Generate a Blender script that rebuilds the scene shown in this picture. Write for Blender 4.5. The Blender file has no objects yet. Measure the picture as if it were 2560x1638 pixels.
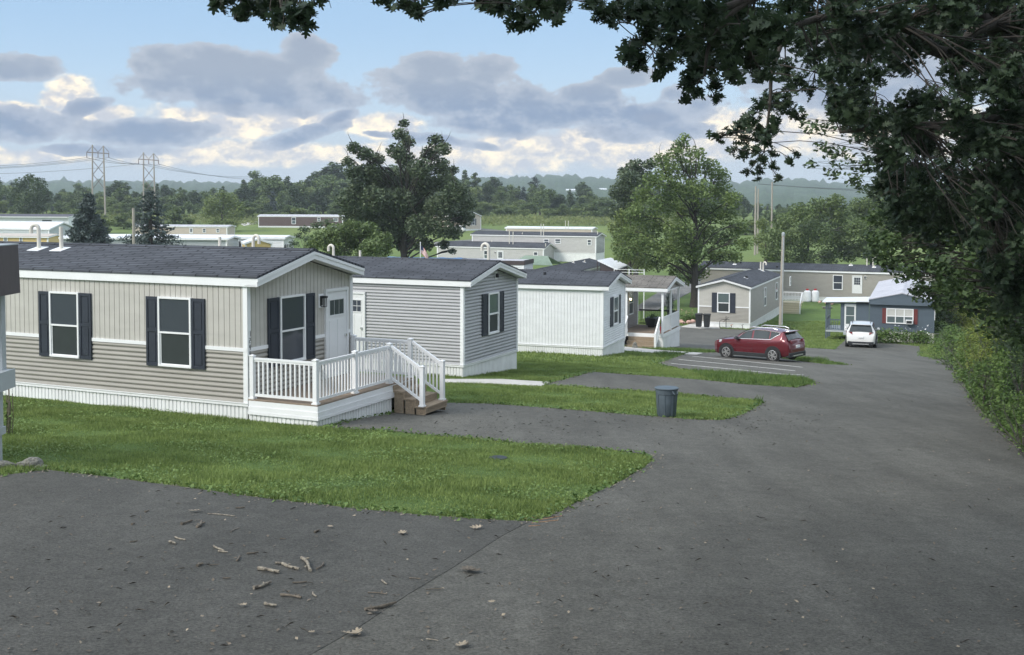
import bpy, bmesh, math, random
import numpy as np
from mathutils import Matrix, Vector
random.seed(7); rng = np.random.default_rng(7)
S = bpy.context.scene
col = S.collection
# ---------------------------------------------------------------- camera
F, CY, TILT, ROLL = 2799.247, 639.844, 0.0483129, 0.0028275   # focal length and principal point of the cropped photo, in its pixels
ca, sa, cr, sr = math.cos(TILT), math.sin(TILT), math.cos(ROLL), math.sin(ROLL)
fw = Vector((0, ca, -sa)); up0 = Vector((0, sa, ca)); rt0 = Vector((1, 0, 0))
rt = rt0 * cr + up0 * sr; up = up0 * cr - rt0 * sr
cd = bpy.data.cameras.new("camera"); cam = bpy.data.objects.new("camera", cd); col.objects.link(cam)
cam.matrix_world = Matrix(((rt.x, up.x, -fw.x, 0), (rt.y, up.y, -fw.y, 0), (rt.z, up.z, -fw.z, 0), (0, 0, 0, 1)))
cd.sensor_fit = 'HORIZONTAL'; cd.sensor_width = 36; cd.lens = 36 * F / 2560
cd.shift_y = -(819 - CY) / 2560
cd.clip_start = 0.05; cd.clip_end = 20000
S.camera = cam
S.view_settings.view_transform = 'Standard'; S.view_settings.look = 'None'
S.view_settings.exposure = 0.70; S.view_settings.gamma = 1
S.cycles.max_bounces = 6; S.cycles.diffuse_bounces = 3; S.cycles.glossy_bounces = 3
S.cycles.transmission_bounces = 3; S.cycles.transparent_max_bounces = 4; S.cycles.volume_bounces = 0
S.cycles.use_denoising = True
SUN_AZ, SUN_EL = math.radians(238), math.radians(38)     # compass azimuth from +Y towards +X
SUN_STRENGTH, SUN_ANGLE = 1.8, math.radians(20)
SKY_STRENGTH = 0.11
# ---------------------------------------------------------------- world: Nishita sky with a broken layer of cloud
W = bpy.data.worlds.new("World"); S.world = W; W.use_nodes = True; wn = W.node_tree; wn.nodes.clear(); WL = wn.links.new
def wm(op, a, b=None, c=None, clamp=False):
    n = wn.nodes.new('ShaderNodeMath'); n.operation = op; n.use_clamp = clamp
    for i, v in enumerate((a, b, c)):
        if v is None: continue
        if isinstance(v, (int, float)): n.inputs[i].default_value = v
        else: WL(v, n.inputs[i])
    return n.outputs[0]
def wmix(f, a, b):
    n = wn.nodes.new('ShaderNodeMix'); n.data_type = 'RGBA'
    for i, v in ((0, f), (6, a), (7, b)):
        if isinstance(v, tuple): n.inputs[i].default_value = v + (1,)
        elif isinstance(v, (int, float)): n.inputs[i].default_value = v
        else: WL(v, n.inputs[i])
    return n.outputs[2]
out_w = wn.nodes.new('ShaderNodeOutputWorld'); bg = wn.nodes.new('ShaderNodeBackground'); bg.inputs[1].default_value = SKY_STRENGTH
sky = wn.nodes.new('ShaderNodeTexSky'); sky.sky_type = 'NISHITA'; sky.sun_disc = False; sky.sun_elevation = SUN_EL; sky.sun_rotation = SUN_AZ; sky.air_density = 1.0; sky.dust_density = 1.2; sky.ozone_density = 1.5
tcw = wn.nodes.new('ShaderNodeTexCoord'); sp = wn.nodes.new('ShaderNodeSeparateXYZ'); WL(tcw.outputs['Generated'], sp.inputs[0])
AZ = wm('MULTIPLY', wm('ARCTAN2', sp.outputs[0], sp.outputs[1]), F); EL = wm('MULTIPLY', wm('ARCSINE', sp.outputs[2]), F)   # azimuth, elevation x F
def wnoise(sx, sy, scale, detail, rough, ox=0.0, lac=2.0):
    cb = wn.nodes.new('ShaderNodeCombineXYZ'); WL(wm('MULTIPLY', AZ, sx), cb.inputs[0]); WL(wm('MULTIPLY', EL, sy), cb.inputs[1]); cb.inputs[2].default_value = ox
    n = wn.nodes.new('ShaderNodeTexNoise'); n.inputs['Scale'].default_value = scale; n.inputs['Detail'].default_value = detail; n.inputs['Roughness'].default_value = rough; WL(cb.outputs[0], n.inputs['Vector']); return n
wa = wnoise(.004, .006, 1.0, 4, .6, 3.0); sc = wn.nodes.new('ShaderNodeSeparateColor'); WL(wa.outputs['Color'], sc.inputs[0])
AZw = wm('ADD', AZ, wm('MULTIPLY', wm('SUBTRACT', sc.outputs[0], .5), 110.0)); ELw = wm('ADD', EL, wm('MULTIPLY', wm('SUBTRACT', sc.outputs[1], .5), 60.0))
def blob(px, py, rx, ry, slant=0.0, amp=1.0):
    dx = wm('SUBTRACT', AZw, float(px - 1280)); dy = wm('SUBTRACT', ELw, float(505 - py))
    if slant: dy = wm('SUBTRACT', dy, wm('MULTIPLY', dx, slant))
    d = wm('ADD', wm('POWER', wm('ABSOLUTE', wm('DIVIDE', dx, rx)), 2.0), wm('POWER', wm('ABSOLUTE', wm('DIVIDE', dy, ry)), 2.0))
    return wm('MULTIPLY', wm('SUBTRACT', 1.0, wm('MINIMUM', d, 1.7)), amp * 1.7)
def union(L):
    r = L[0]
    for q in L[1:]: r = wm('SMOOTH_MAX', r, q, .25)
    return r
def sstep(v, a, b):
    n = wn.nodes.new('ShaderNodeMapRange'); n.interpolation_type = 'SMOOTHSTEP'; n.inputs['From Min'].default_value = a; n.inputs['From Max'].default_value = b; WL(v, n.inputs['Value']); return n.outputs[0]
fb = wnoise(.006, .0105, 1.0, 9, .62, 0.0).outputs[0]; fb2 = wnoise(.013, .020, 1.0, 8, .62, 7.0).outputs[0]; lo = wnoise(.0016, .0045, 1.0, 6, .6, 11.0).outputs[0]
SKYC = 1.0
dark = union([blob(640, 235, 330, 70, -.02), blob(590, 190, 250, 60), blob(770, 150, 80, 60), blob(430, 185, 90, 50), blob(1160, 245, 260, 70, -.12), blob(1090, 180, 110, 45), blob(1210, 190, 90, 50), blob(1330, 290, 260, 55, .10), blob(1460, 240, 90, 36), 
              blob(90, 205, 150, 34, .1), blob(20, 200, 60, 30), blob(110, 325, 150, 44), blob(268, 283, 62, 24, .25), blob(400, 345, 190, 40), blob(330, 385, 170, 18), blob(740, 350, 150, 24, .25), blob(860, 300, 60, 20, .3), blob(1620, 300, 190, 50, .2), blob(1690, 240, 60, 26), blob(1560, 200, 90, 26, .1), blob(1700, 330, 90, 30), blob(1100, 355, 160, 14, -.1), blob(2100, 200, 300, 120)])
cream = union([blob(232, 248, 62, 42), blob(210, 270, 50, 30), blob(50, 298, 120, 26), blob(235, 320, 130, 34), blob(700, 305, 320, 34), blob(560, 330, 140, 34), blob(960, 320, 110, 40), blob(620, 395, 300, 34, .03), blob(930, 390, 200, 28), blob(1320, 370, 260, 40, .06), blob(1200, 405, 250, 30), blob(1600, 375, 300, 50), blob(1500, 345, 140, 30), blob(1850, 330, 300, 60), blob(100, 400, 260, 24), blob(300, 300, 80, 24), blob(2200, 330, 300, 80)])
# beyond the part of the sky in the photograph the cloud carries on, made brighter and greyer to fill the scene with light
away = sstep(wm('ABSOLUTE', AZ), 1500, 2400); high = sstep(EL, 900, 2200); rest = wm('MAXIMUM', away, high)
gen = wm('MULTIPLY', wm('SUBTRACT', lo, .48), 9.0)
dk = wm('ADD', wm('MULTIPLY', dark, wm('SUBTRACT', 1.0, rest)), wm('MULTIPLY', gen, rest))
dk = wm('ADD', wm('ADD', dk, wm('MULTIPLY', wm('SUBTRACT', fb, .5), 3.5)), wm('MULTIPLY', wm('SUBTRACT', fb2, .5), 3.0))
dmask = wm('MULTIPLY', sstep(dk, -.05, .5), .94)
cm = wm('ADD', wm('ADD', cream, wm('MULTIPLY', wm('SUBTRACT', fb, .5), -3.0)), wm('MULTIPLY', wm('SUBTRACT', fb2, .5), 3.2))
cmask = wm('MULTIPLY', sstep(cm, -.3, 1.1), .95)
# thin veil thickening to the horizon
veil = wm('MULTIPLY', wm('SUBTRACT', 1.0, sstep(EL, 40, 330)), wm('ADD', .55, wm('MULTIPLY', lo, .8)), clamp=True)
K = 1.0 / SKY_STRENGTH
def C(r, g, b): return (r * K * SKYC, g * K * SKYC, b * K * SKYC)
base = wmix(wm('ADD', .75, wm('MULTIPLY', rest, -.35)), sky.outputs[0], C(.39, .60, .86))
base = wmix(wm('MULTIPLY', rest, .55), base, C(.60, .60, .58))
base = wmix(wm('MULTIPLY', sstep(EL, 480, 150), .62), base, C(.58, .73, .85))
base = wmix(veil, base, C(.52, .60, .68))
lit = wmix(sstep(fb2, .40, .66), C(.56, .58, .64), C(1.32, 1.12, .80))
base = wmix(cmask, base, lit)
shade = wmix(sstep(wm('ADD', dk, wm('MULTIPLY', wm('SUBTRACT', fb2, .5), 3.0)), .1, 2.0), C(.42, .48, .585), C(.20, .28, .43))
shade = wmix(sstep(EL, 200, 330), shade, wmix(sstep(dk, .1, 1.6), C(.47, .51, .58), C(.32, .375, .47)))
fin = wmix(dmask, base, shade)
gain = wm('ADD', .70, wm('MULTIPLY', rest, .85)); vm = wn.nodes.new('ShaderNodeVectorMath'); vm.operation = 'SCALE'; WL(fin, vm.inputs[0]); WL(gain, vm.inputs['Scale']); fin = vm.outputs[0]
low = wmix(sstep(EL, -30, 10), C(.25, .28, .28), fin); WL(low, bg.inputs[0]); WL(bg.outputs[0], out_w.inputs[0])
sl = bpy.data.lights.new('sun', 'SUN'); so_ = bpy.data.objects.new('sun', sl); col.objects.link(so_); sl.energy = SUN_STRENGTH; sl.angle = SUN_ANGLE; sl.color = (1, .95, .88)
sd = Vector((math.sin(SUN_AZ) * math.cos(SUN_EL), math.cos(SUN_AZ) * math.cos(SUN_EL), math.sin(SUN_EL))); so_.rotation_euler = sd.to_track_quat('Z', 'Y').to_euler(); so_.location = (0, -10, 40)
# ---------------------------------------------------------------- ray helpers (photo pixel -> ray of this camera)
def ray(x, y):
    X, Y = x - 1280, y - CY
    X, Y = X * cr + Y * sr, -X * sr + Y * cr
    d = Vector((X / F, 1, -Y / F))
    return Vector((d.x, ca + d.z * sa, -sa + d.z * ca))
def atd(x, y, depth):
    d = ray(x, y); return d * (depth / d.y)
# ---------------------------------------------------------------- terrain
PT = [(-60, 1.6), (0, -3.1), (80, -9.9), (92, -10.55), (105, -10.75), (150, -10.6), (185, -9.9), (230, -8.4), (280, -6.6), (350, -5.0), (500, -3.5), (900, -6), (6000, -12)]
PX = np.array([p[0] for p in PT]); PZ = np.array([p[1] for p in PT])
CP = [(-5.86, 24.7, -4.93), (-13, 28, -4.87), (-1.6, 36.7, -5.84), (0.3, 40.6, -6.0), (4.1, 50.4, -7.05), (6, 54.3, -7.25), (8.3, 60.8, -8.06), (19.4, 91, -10.4), (29, 80, -9.85), (3.9, 28, -5.35), (15.5, 91.2, -10.1), (30, 116.8, -10.25)]
def prof(t):
    return 0.25 * np.interp(t - 4, PX, PZ) + 0.5 * np.interp(t, PX, PZ) + 0.25 * np.interp(t + 4, PX, PZ)
def base_h(x, y):
    s = 0.4114 * x + 0.9114 * y
    k = np.clip((y - 90) / 70, 0, 1); k = k * k * (3 - 2 * k)
    return prof(s * (1 - k) + y * k)
CR = [c[2] - float(base_h(c[0], c[1])) for c in CP]
def hgt(x, y):
    x = np.asarray(x, float); y = np.asarray(y, float)
    h = base_h(x, y); num = 0; den = 0.35
    for c, r in zip(CP, CR):
        w = np.exp(-((x - c[0]) ** 2 + (y - c[1]) ** 2) / (2 * 6.0 ** 2)); num = num + w * r; den = den + w
    h = h + num / den
    k = np.clip((x - 14 - 0.33 * (y - 34)) / 14, 0, 1) * np.clip((75 - y) / 25, 0, 1)   # the wooded bank right of the road
    return h + 1.6 * k * k
def H1(x, y): return float(hgt(x, y))
def gnd(x, y, dz=0.0):
    """where the ray through a pixel meets the ground"""
    d = ray(x, y); a = 2.0; step = 1.0
    f = lambda t: d.z * t - H1(d.x * t, d.y * t) - dz
    while f(a) > 0 and a < 2500: a += step; step *= 1.04
    lo, hi = a - step, a
    for _ in range(40):
        m = (lo + hi) / 2
        if f(m) > 0: lo = m
        else: hi = m
    return d * lo
def attop(x, y, h, start=95):
    """the point at height h above the ground, beyond 'start' metres, that this ray meets"""
    d = ray(x, y); a = start
    f = lambda t: d.z * t - H1(d.x * t, d.y * t) - h
    s0 = f(a)
    while f(a) * s0 > 0 and a < 3000: a += 1.0
    return d * a
# ---------------------------------------------------------------- materials
def mat(name): 
    m = bpy.data.materials.new(name); m.use_nodes = True
    nt = m.node_tree; b = nt.nodes['Principled BSDF']; return m, nt, b
def N(nt, t, **k):
    n = nt.nodes.new(t)
    for a, v in k.items():
        if a.startswith('i_'): n.inputs[a[2:].replace('_', ' ')].default_value = v
        else: setattr(n, a, v)
    return n
def simple(name, c, rough=0.6, var=0.0, scale=8, metal=0, bump=0, coord='Object', spec=0.5, c2=None, stretch=None):
    m, nt, b = mat(name); b.inputs['Roughness'].default_value = rough; b.inputs['Metallic'].default_value = metal
    b.inputs['Specular IOR Level'].default_value = spec
    c = tuple(c) + (1,)
    b.inputs['Base Color'].default_value = c
    if var or bump or c2:
        tc = N(nt, 'ShaderNodeTexCoord'); no = N(nt, 'ShaderNodeTexNoise', i_Scale=scale, i_Detail=6, i_Roughness=0.6)
        src = tc.outputs[coord]
        if stretch:
            mp = N(nt, 'ShaderNodeMapping'); mp.inputs['Scale'].default_value = stretch; nt.links.new(src, mp.inputs[0]); src = mp.outputs[0]
        nt.links.new(src, no.inputs['Vector'])
        if var or c2:
            r = N(nt, 'ShaderNodeValToRGB'); lo = c2 + (1,) if c2 else tuple(v * (1 - var) for v in c[:3]) + (1,)
            hi = c if c2 else tuple(min(1, v * (1 + var)) for v in c[:3]) + (1,)
            r.color_ramp.elements[0].color = lo; r.color_ramp.elements[1].color = hi
            r.color_ramp.elements[0].position = 0.35; r.color_ramp.elements[1].position = 0.65
            nt.links.new(no.outputs[0], r.inputs[0]); nt.links.new(r.outputs[0], b.inputs['Base Color'])
        if bump:
            bp = N(nt, 'ShaderNodeBump', i_Strength=bump, i_Distance=0.02); nt.links.new(no.outputs[0], bp.inputs['Height']); nt.links.new(bp.outputs[0], b.inputs['Normal'])
    return m
def vinyl(name, c): return simple(name, c, 0.45, 0.05, 1.2, bump=0, stretch=(1, 1, 3), spec=0.35)
def shingles(name, c, sx=1.0):
    m, nt, b = mat(name); b.inputs['Roughness'].default_value = 0.92; b.inputs['Specular IOR Level'].default_value = 0.2
    tc = N(nt, 'ShaderNodeTexCoord'); L = nt.links.new
    br = N(nt, 'ShaderNodeTexBrick', offset=0.37, squash=1.0, i_Scale=1.0, i_Mortar_Size=0.022, i_Brick_Width=0.62, i_Row_Height=0.14, i_Bias=0.0, i_Mortar_Smooth=0.3)
    br.inputs['Color1'].default_value = tuple(v * 0.85 for v in c) + (1,); br.inputs['Color2'].default_value = tuple(v * 1.18 for v in c) + (1,)
    br.inputs['Mortar'].default_value = tuple(v * 0.28 for v in c) + (1,)  # dark lines put the shadows along the shingle courses into the colour
    wn = N(nt, 'ShaderNodeTexNoise', i_Scale=1.7, i_Detail=2); ad = N(nt, 'ShaderNodeVectorMath', operation='MULTIPLY_ADD')
    ad.inputs[1].default_value = (0.25, 0.0, 0); L(tc.outputs['Object'], wn.inputs['Vector']); L(wn.outputs['Color'], ad.inputs[0]); L(tc.outputs['Object'], ad.inputs[2]); L(ad.outputs[0], br.inputs['Vector'])
    n1 = N(nt, 'ShaderNodeTexNoise', i_Scale=90, i_Detail=2); n2 = N(nt, 'ShaderNodeTexNoise', i_Scale=0.9, i_Detail=5)
    L(tc.outputs['Object'], n1.inputs['Vector']); L(tc.outputs['Object'], n2.inputs['Vector'])
    mx = N(nt, 'ShaderNodeMix', data_type='RGBA', blend_type='MULTIPLY'); mx.inputs[0].default_value = 1
    r = N(nt, 'ShaderNodeMapRange', i_From_Min=0.3, i_From_Max=0.7, i_To_Min=0.8, i_To_Max=1.15); L(n2.outputs[0], r.inputs[0])
    r1 = N(nt, 'ShaderNodeMapRange', i_From_Min=0.3, i_From_Max=0.7, i_To_Min=0.8, i_To_Max=1.2); L(n1.outputs[0], r1.inputs[0])
    mu = N(nt, 'ShaderNodeMath', operation='MULTIPLY'); L(r.outputs[0], mu.inputs[0]); L(r1.outputs[0], mu.inputs[1])
    L(br.outputs['Color'], mx.inputs[6]); L(mu.outputs[0], mx.inputs[7]); L(mx.outputs[2], b.inputs['Base Color'])
    bp = N(nt, 'ShaderNodeBump', i_Strength=0.6, i_Distance=0.01); iv = N(nt, 'ShaderNodeMath', operation='SUBTRACT'); iv.inputs[0].default_value = 1
    L(br.outputs['Fac'], iv.inputs[1]); L(iv.outputs[0], bp.inputs['Height']); L(bp.outputs[0], b.inputs['Normal'])
    return m
def leafmat(name, c, c2, scale=0.8, trans=0.25, rough=0.55):
    m, nt, b = mat(name); L = nt.links.new; b.inputs['Roughness'].default_value = rough; b.inputs['Specular IOR Level'].default_value = 0.3
    ge = N(nt, 'ShaderNodeTexCoord'); n1 = N(nt, 'ShaderNodeTexNoise', i_Scale=scale, i_Detail=3); n2 = N(nt, 'ShaderNodeTexNoise', i_Scale=scale * 14, i_Detail=1)
    L(ge.outputs['Object'], n1.inputs['Vector']); L(ge.outputs['Object'], n2.inputs['Vector'])
    ad = N(nt, 'ShaderNodeMath', operation='MULTIPLY_ADD'); ad.inputs[1].default_value = 0.5; L(n2.outputs[0], ad.inputs[0])
    mu = N(nt, 'ShaderNodeMath', operation='MULTIPLY'); mu.inputs[1].default_value = 0.5; L(n1.outputs[0], mu.inputs[0]); L(mu.outputs[0], ad.inputs[2])
    r = N(nt, 'ShaderNodeValToRGB'); r.color_ramp.elements[0].position = 0.38; r.color_ramp.elements[1].position = 0.62
    r.color_ramp.elements[0].color = tuple(c) + (1,); r.color_ramp.elements[1].color = tuple(c2) + (1,)
    L(ad.outputs[0], r.inputs[0]); L(r.outputs[0], b.inputs['Base Color'])
    t = N(nt, 'ShaderNodeBsdfTranslucent'); mi = N(nt, 'ShaderNodeMixShader'); mi.inputs[0].default_value = trans
    L(r.outputs[0], t.inputs[0]); L(b.outputs[0], mi.inputs[1]); L(t.outputs[0], mi.inputs[2]); L(mi.outputs[0], nt.nodes['Material Output'].inputs[0])
    return m
M = {}
M['white'] = simple('white_vinyl', (0.78, 0.79, 0.79), 0.4, 0.03, 2)
M['skirt'] = simple('skirting_vinyl', (0.76, 0.77, 0.76), 0.45, 0.07, 1.5)
M['cream'] = vinyl('cream_siding', (0.47, 0.455, 0.415)); M['taupe'] = vinyl('taupe_siding', (0.345, 0.328, 0.292))
M['grey'] = vinyl('grey_siding', (0.40, 0.405, 0.415)); M['dgrey'] = vinyl('dark_grey_siding', (0.20, 0.205, 0.21)); M['lgrey'] = vinyl('light_grey_siding', (0.46, 0.455, 0.44))
M['wsid'] = vinyl('white_siding', (0.74, 0.755, 0.76)); M['brown'] = vinyl('brown_siding', (0.25, 0.225, 0.205)); M['choc'] = vinyl('chocolate_siding', (0.12, 0.085, 0.08))
M['blue'] = vinyl('slate_blue_siding', (0.095, 0.122, 0.15)); M['yellow'] = vinyl('yellow_siding', (0.62, 0.47, 0.20)); M['pink'] = vinyl('beige_siding', (0.50, 0.44, 0.37)); M['pale'] = vinyl('pale_blue_siding', (0.48, 0.52, 0.53))
M['roof'] = shingles('charcoal_shingles', (0.079, 0.085, 0.097)); M['broof'] = shingles('brown_shingles', (0.20, 0.185, 0.165)); M['wroof'] = simple('white_metal_roof', (0.72, 0.74, 0.76), 0.4, 0.08, 1.5)
M['oldroof'] = simple('weathered_coated_roof', (0.56, 0.56, 0.59), 0.7, 0.0, 1.1, c2=(0.34, 0.34, 0.37), stretch=(6, 0.6, 1))
M['shut'] = simple('navy_shutter_plastic', (0.022, 0.028, 0.042), 0.5, 0.1, 3); M['red'] = simple('red_shutter_paint', (0.15, 0.034, 0.032), 0.6, 0.1, 3)
M['door'] = simple('door_paint', (0.72, 0.73, 0.73), 0.4, 0.02, 2); M['dark'] = simple('black_metal', (0.015, 0.016, 0.018), 0.5); M['bplast'] = simple('black_plastic', (0.02, 0.022, 0.024), 0.5, 0.15, 4)
M['gplast'] = simple('grey_plastic', (0.080, 0.105, 0.122), 0.5, 0.12, 5); M['deck'] = simple('weathered_deck_boards', (0.30, 0.235, 0.17), 0.8, 0.0, 3, c2=(0.17, 0.13, 0.10), stretch=(1, 8, 8))
M['step'] = simple('treated_lumber', (0.27, 0.21, 0.145), 0.8, 0.25, 4, stretch=(8, 1, 8)); M['pale_wood'] = simple('new_treated_lumber', (0.50, 0.45, 0.31), 0.8, 0.15, 5, stretch=(8, 1, 8))
M['concrete'] = simple('concrete', (0.50, 0.485, 0.45), 0.9, 0.12, 1.5, bump=0.2); M['pole'] = simple('weathered_pole_wood', (0.32, 0.29, 0.25), 0.9, 0.25, 3, stretch=(8, 8, 0.6)); M['pvc'] = simple('cream_pvc_pipe', (0.62, 0.59, 0.52), 0.5, 0.05, 3)
M['steel'] = simple('pylon_wood', (0.17, 0.145, 0.13), 0.8, 0.1, 3); M['wire'] = simple('power_wire', (0.12, 0.13, 0.14), 0.6)
M['bark'] = simple('bark', (0.045, 0.039, 0.033), 0.95, 0.35, 6, bump=0.8, stretch=(3, 3, 0.7)); M['lbark'] = simple('grey_bark', (0.15, 0.13, 0.115), 0.95, 0.3, 5, bump=0.8, stretch=(3, 3, 0.7)); M['twig'] = simple('lichen_twig', (0.30, 0.27, 0.21), 0.95, 0.0, 20, c2=(0.10, 0.085, 0.07)); M['dtwig'] = simple('dark_twig', (0.13, 0.11, 0.085), 0.95, 0.3, 20)
M['dleaf'] = simple('dry_leaf', (0.30, 0.25, 0.18), 0.8, 0.2, 15); M['rock'] = simple('field_stone', (0.26, 0.25, 0.22), 0.95, 0.0, 6, c2=(0.10, 0.10, 0.085), bump=0.8)
M['brownmetal'] = simple('brown_painted_metal', (0.062, 0.046, 0.048), 0.45, 0.12, 2, stretch=(5, 5, 1)); M['gstrip'] = vinyl('grey_trim_siding', (0.38, 0.41, 0.42))
M['blind'] = simple('window_blind', (0.50, 0.50, 0.47), 0.8, 0.05, 3); M['curtain'] = simple('pale_curtain', (0.16, 0.19, 0.20), 0.8, 0.2, 3, stretch=(12, 12, 1)); M['tarp'] = simple('blue_tarp', (0.22, 0.42, 0.72), 0.6, 0.12, 2); M['gtarp'] = simple('green_canopy_cloth', (0.22, 0.29, 0.22), 0.7, 0.1, 2)
M['tank'] = simple('white_tank_paint', (0.78, 0.79, 0.80), 0.35, 0.03, 3); M['redp'] = simple('red_plastic', (0.42, 0.03, 0.03), 0.5); M['orange'] = simple('orange_plastic', (0.75, 0.16, 0.04), 0.5); M['pinkfl'] = simple('pink_stone_edging', (0.55, 0.36, 0.30), 0.9, 0.3, 5)
M['paint'] = simple('white_road_paint', (0.52, 0.52, 0.50), 0.8, 0.15, 8); M['mulch'] = simple('dark_mulch', (0.05, 0.04, 0.03), 0.95, 0.4, 9, bump=0.5)
def glass(name, c, rough=0.06, streak=False):
    m, nt, b = mat(name); b.inputs['Roughness'].default_value = rough; b.inputs['Specular IOR Level'].default_value = 0.7; b.inputs['Base Color'].default_value = tuple(c) + (1,)
    tc = N(nt, 'ShaderNodeTexCoord'); no = N(nt, 'ShaderNodeTexNoise', i_Scale=0.9, i_Detail=1); bp = N(nt, 'ShaderNodeBump', i_Strength=0.06, i_Distance=0.05)
    nt.links.new(tc.outputs['Object'], no.inputs['Vector']); nt.links.new(no.outputs[0], bp.inputs['Height']); nt.links.new(bp.outputs[0], b.inputs['Normal']); return m
M['glass'] = glass('dark_window_glass', (0.050, 0.058, 0.075), 0.1); M['screen'] = simple('insect_screen', (0.022, 0.030, 0.030), 0.5, 0.1, 3); M['cglass'] = glass('car_glass', (0.03, 0.04, 0.04), 0.03); M['lglass'] = glass('curtained_glass', (0.10, 0.13, 0.135), 0.08)
def carpaint(name, c):
    m, nt, b = mat(name); b.inputs['Base Color'].default_value = tuple(c) + (1,); b.inputs['Metallic'].default_value = 0.35; b.inputs['Roughness'].default_value = 0.32
    b.inputs['Coat Weight'].default_value = 1; b.inputs['Coat Roughness'].default_value = 0.04; return m
M['cred'] = carpaint('red_car_paint', (0.13, 0.009, 0.018)); M['cwhite'] = carpaint('white_car_paint', (0.70, 0.70, 0.68)); M['cwhite'].node_tree.nodes['Principled BSDF'].inputs['Metallic'].default_value = 0
M['csilver'] = carpaint('silver_car_paint', (0.42, 0.47, 0.50)); M['cblack'] = carpaint('dark_car_paint', (0.03, 0.035, 0.04)); M['tyre'] = simple('tyre_rubber', (0.018, 0.018, 0.018), 0.85); M['rim'] = simple('alloy_rim', (0.62, 0.62, 0.62), 0.3, metal=0.7); M['chrome'] = simple('bright_trim', (0.75, 0.75, 0.75), 0.2, metal=0.8)
M['tail'] = simple('tail_lamp_plastic', (0.16, 0.01, 0.012), 0.2); M['head'] = simple('headlamp_plastic', (0.55, 0.58, 0.60), 0.12)
# asphalt with aggregate speckle, patches and cracks
def asphalt(name, c, c2, seam=True):
    m, nt, b = mat(name); L = nt.links.new; b.inputs['Roughness'].default_value = 0.88; b.inputs['Specular IOR Level'].default_value = 0.3
    tc = N(nt, 'ShaderNodeTexCoord'); o = tc.outputs['Object']
    a1 = N(nt, 'ShaderNodeTexNoise', i_Scale=30, i_Detail=6, i_Roughness=0.85); a2 = N(nt, 'ShaderNodeTexNoise', i_Scale=0.35, i_Detail=6, i_Roughness=0.6); a3 = N(nt, 'ShaderNodeTexNoise', i_Scale=4.5, i_Detail=5, i_Roughness=0.7)
    vo = N(nt, 'ShaderNodeTexVoronoi', i_Scale=70); mp = N(nt, 'ShaderNodeMapping'); mp.inputs['Rotation'].default_value = (0, 0, 0.39); mp.inputs['Scale'].default_value = (1.0, 0.12, 1)
    a4 = N(nt, 'ShaderNodeTexNoise', i_Scale=1.1, i_Detail=4, i_Roughness=0.6)
    for n in (a1, a2, a3, vo): L(o, n.inputs['Vector'])
    L(o, mp.inputs[0]); L(mp.outputs[0], a4.inputs['Vector'])
    r = N(nt, 'ShaderNodeValToRGB'); r.color_ramp.elements[0].position = 0.36; r.color_ramp.elements[1].position = 0.66
    r.color_ramp.elements[0].color = tuple(c) + (1,); r.color_ramp.elements[1].color = tuple(c2) + (1,)
    s1 = N(nt, 'ShaderNodeMath', operation='ADD'); L(a2.outputs[0], s1.inputs[0]); L(a4.outputs[0], s1.inputs[1]); s2 = N(nt, 'ShaderNodeMath', operation='MULTIPLY'); s2.inputs[1].default_value = 0.5; L(s1.outputs[0], s2.inputs[0]); L(s2.outputs[0], r.inputs[0])
    k1 = N(nt, 'ShaderNodeMapRange', i_From_Min=0.28, i_From_Max=0.72, i_To_Min=0.2, i_To_Max=1.9); L(a1.outputs[0], k1.inputs[0])
    k3 = N(nt, 'ShaderNodeMapRange', i_From_Min=0.3, i_From_Max=0.7, i_To_Min=0.82, i_To_Max=1.16); L(a3.outputs[0], k3.inputs[0])
    kk = N(nt, 'ShaderNodeMath', operation='MULTIPLY'); L(k1.outputs[0], kk.inputs[0]); L(k3.outputs[0], kk.inputs[1])
    mx = N(nt, 'ShaderNodeMix', data_type='RGBA', blend_type='MULTIPLY'); mx.inputs[0].default_value = 1; L(r.outputs[0], mx.inputs[6]); L(kk.outputs[0], mx.inputs[7])
    L(mx.outputs[2], b.inputs['Base Color'])
    bp = N(nt, 'ShaderNodeBump', i_Strength=1.0, i_Distance=0.02); L(a1.outputs[0], bp.inputs['Height'])
    L(bp.outputs[0], b.inputs['Normal']); return m
M['asph'] = asphalt('asphalt', (0.084, 0.082, 0.071), (0.140, 0.137, 0.119)); M['asph2'] = asphalt('driveway_asphalt', (0.070, 0.069, 0.061), (0.106, 0.104, 0.092)); M['asph3'] = asphalt('old_asphalt', (0.12, 0.118, 0.11), (0.19, 0.186, 0.175))
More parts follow.
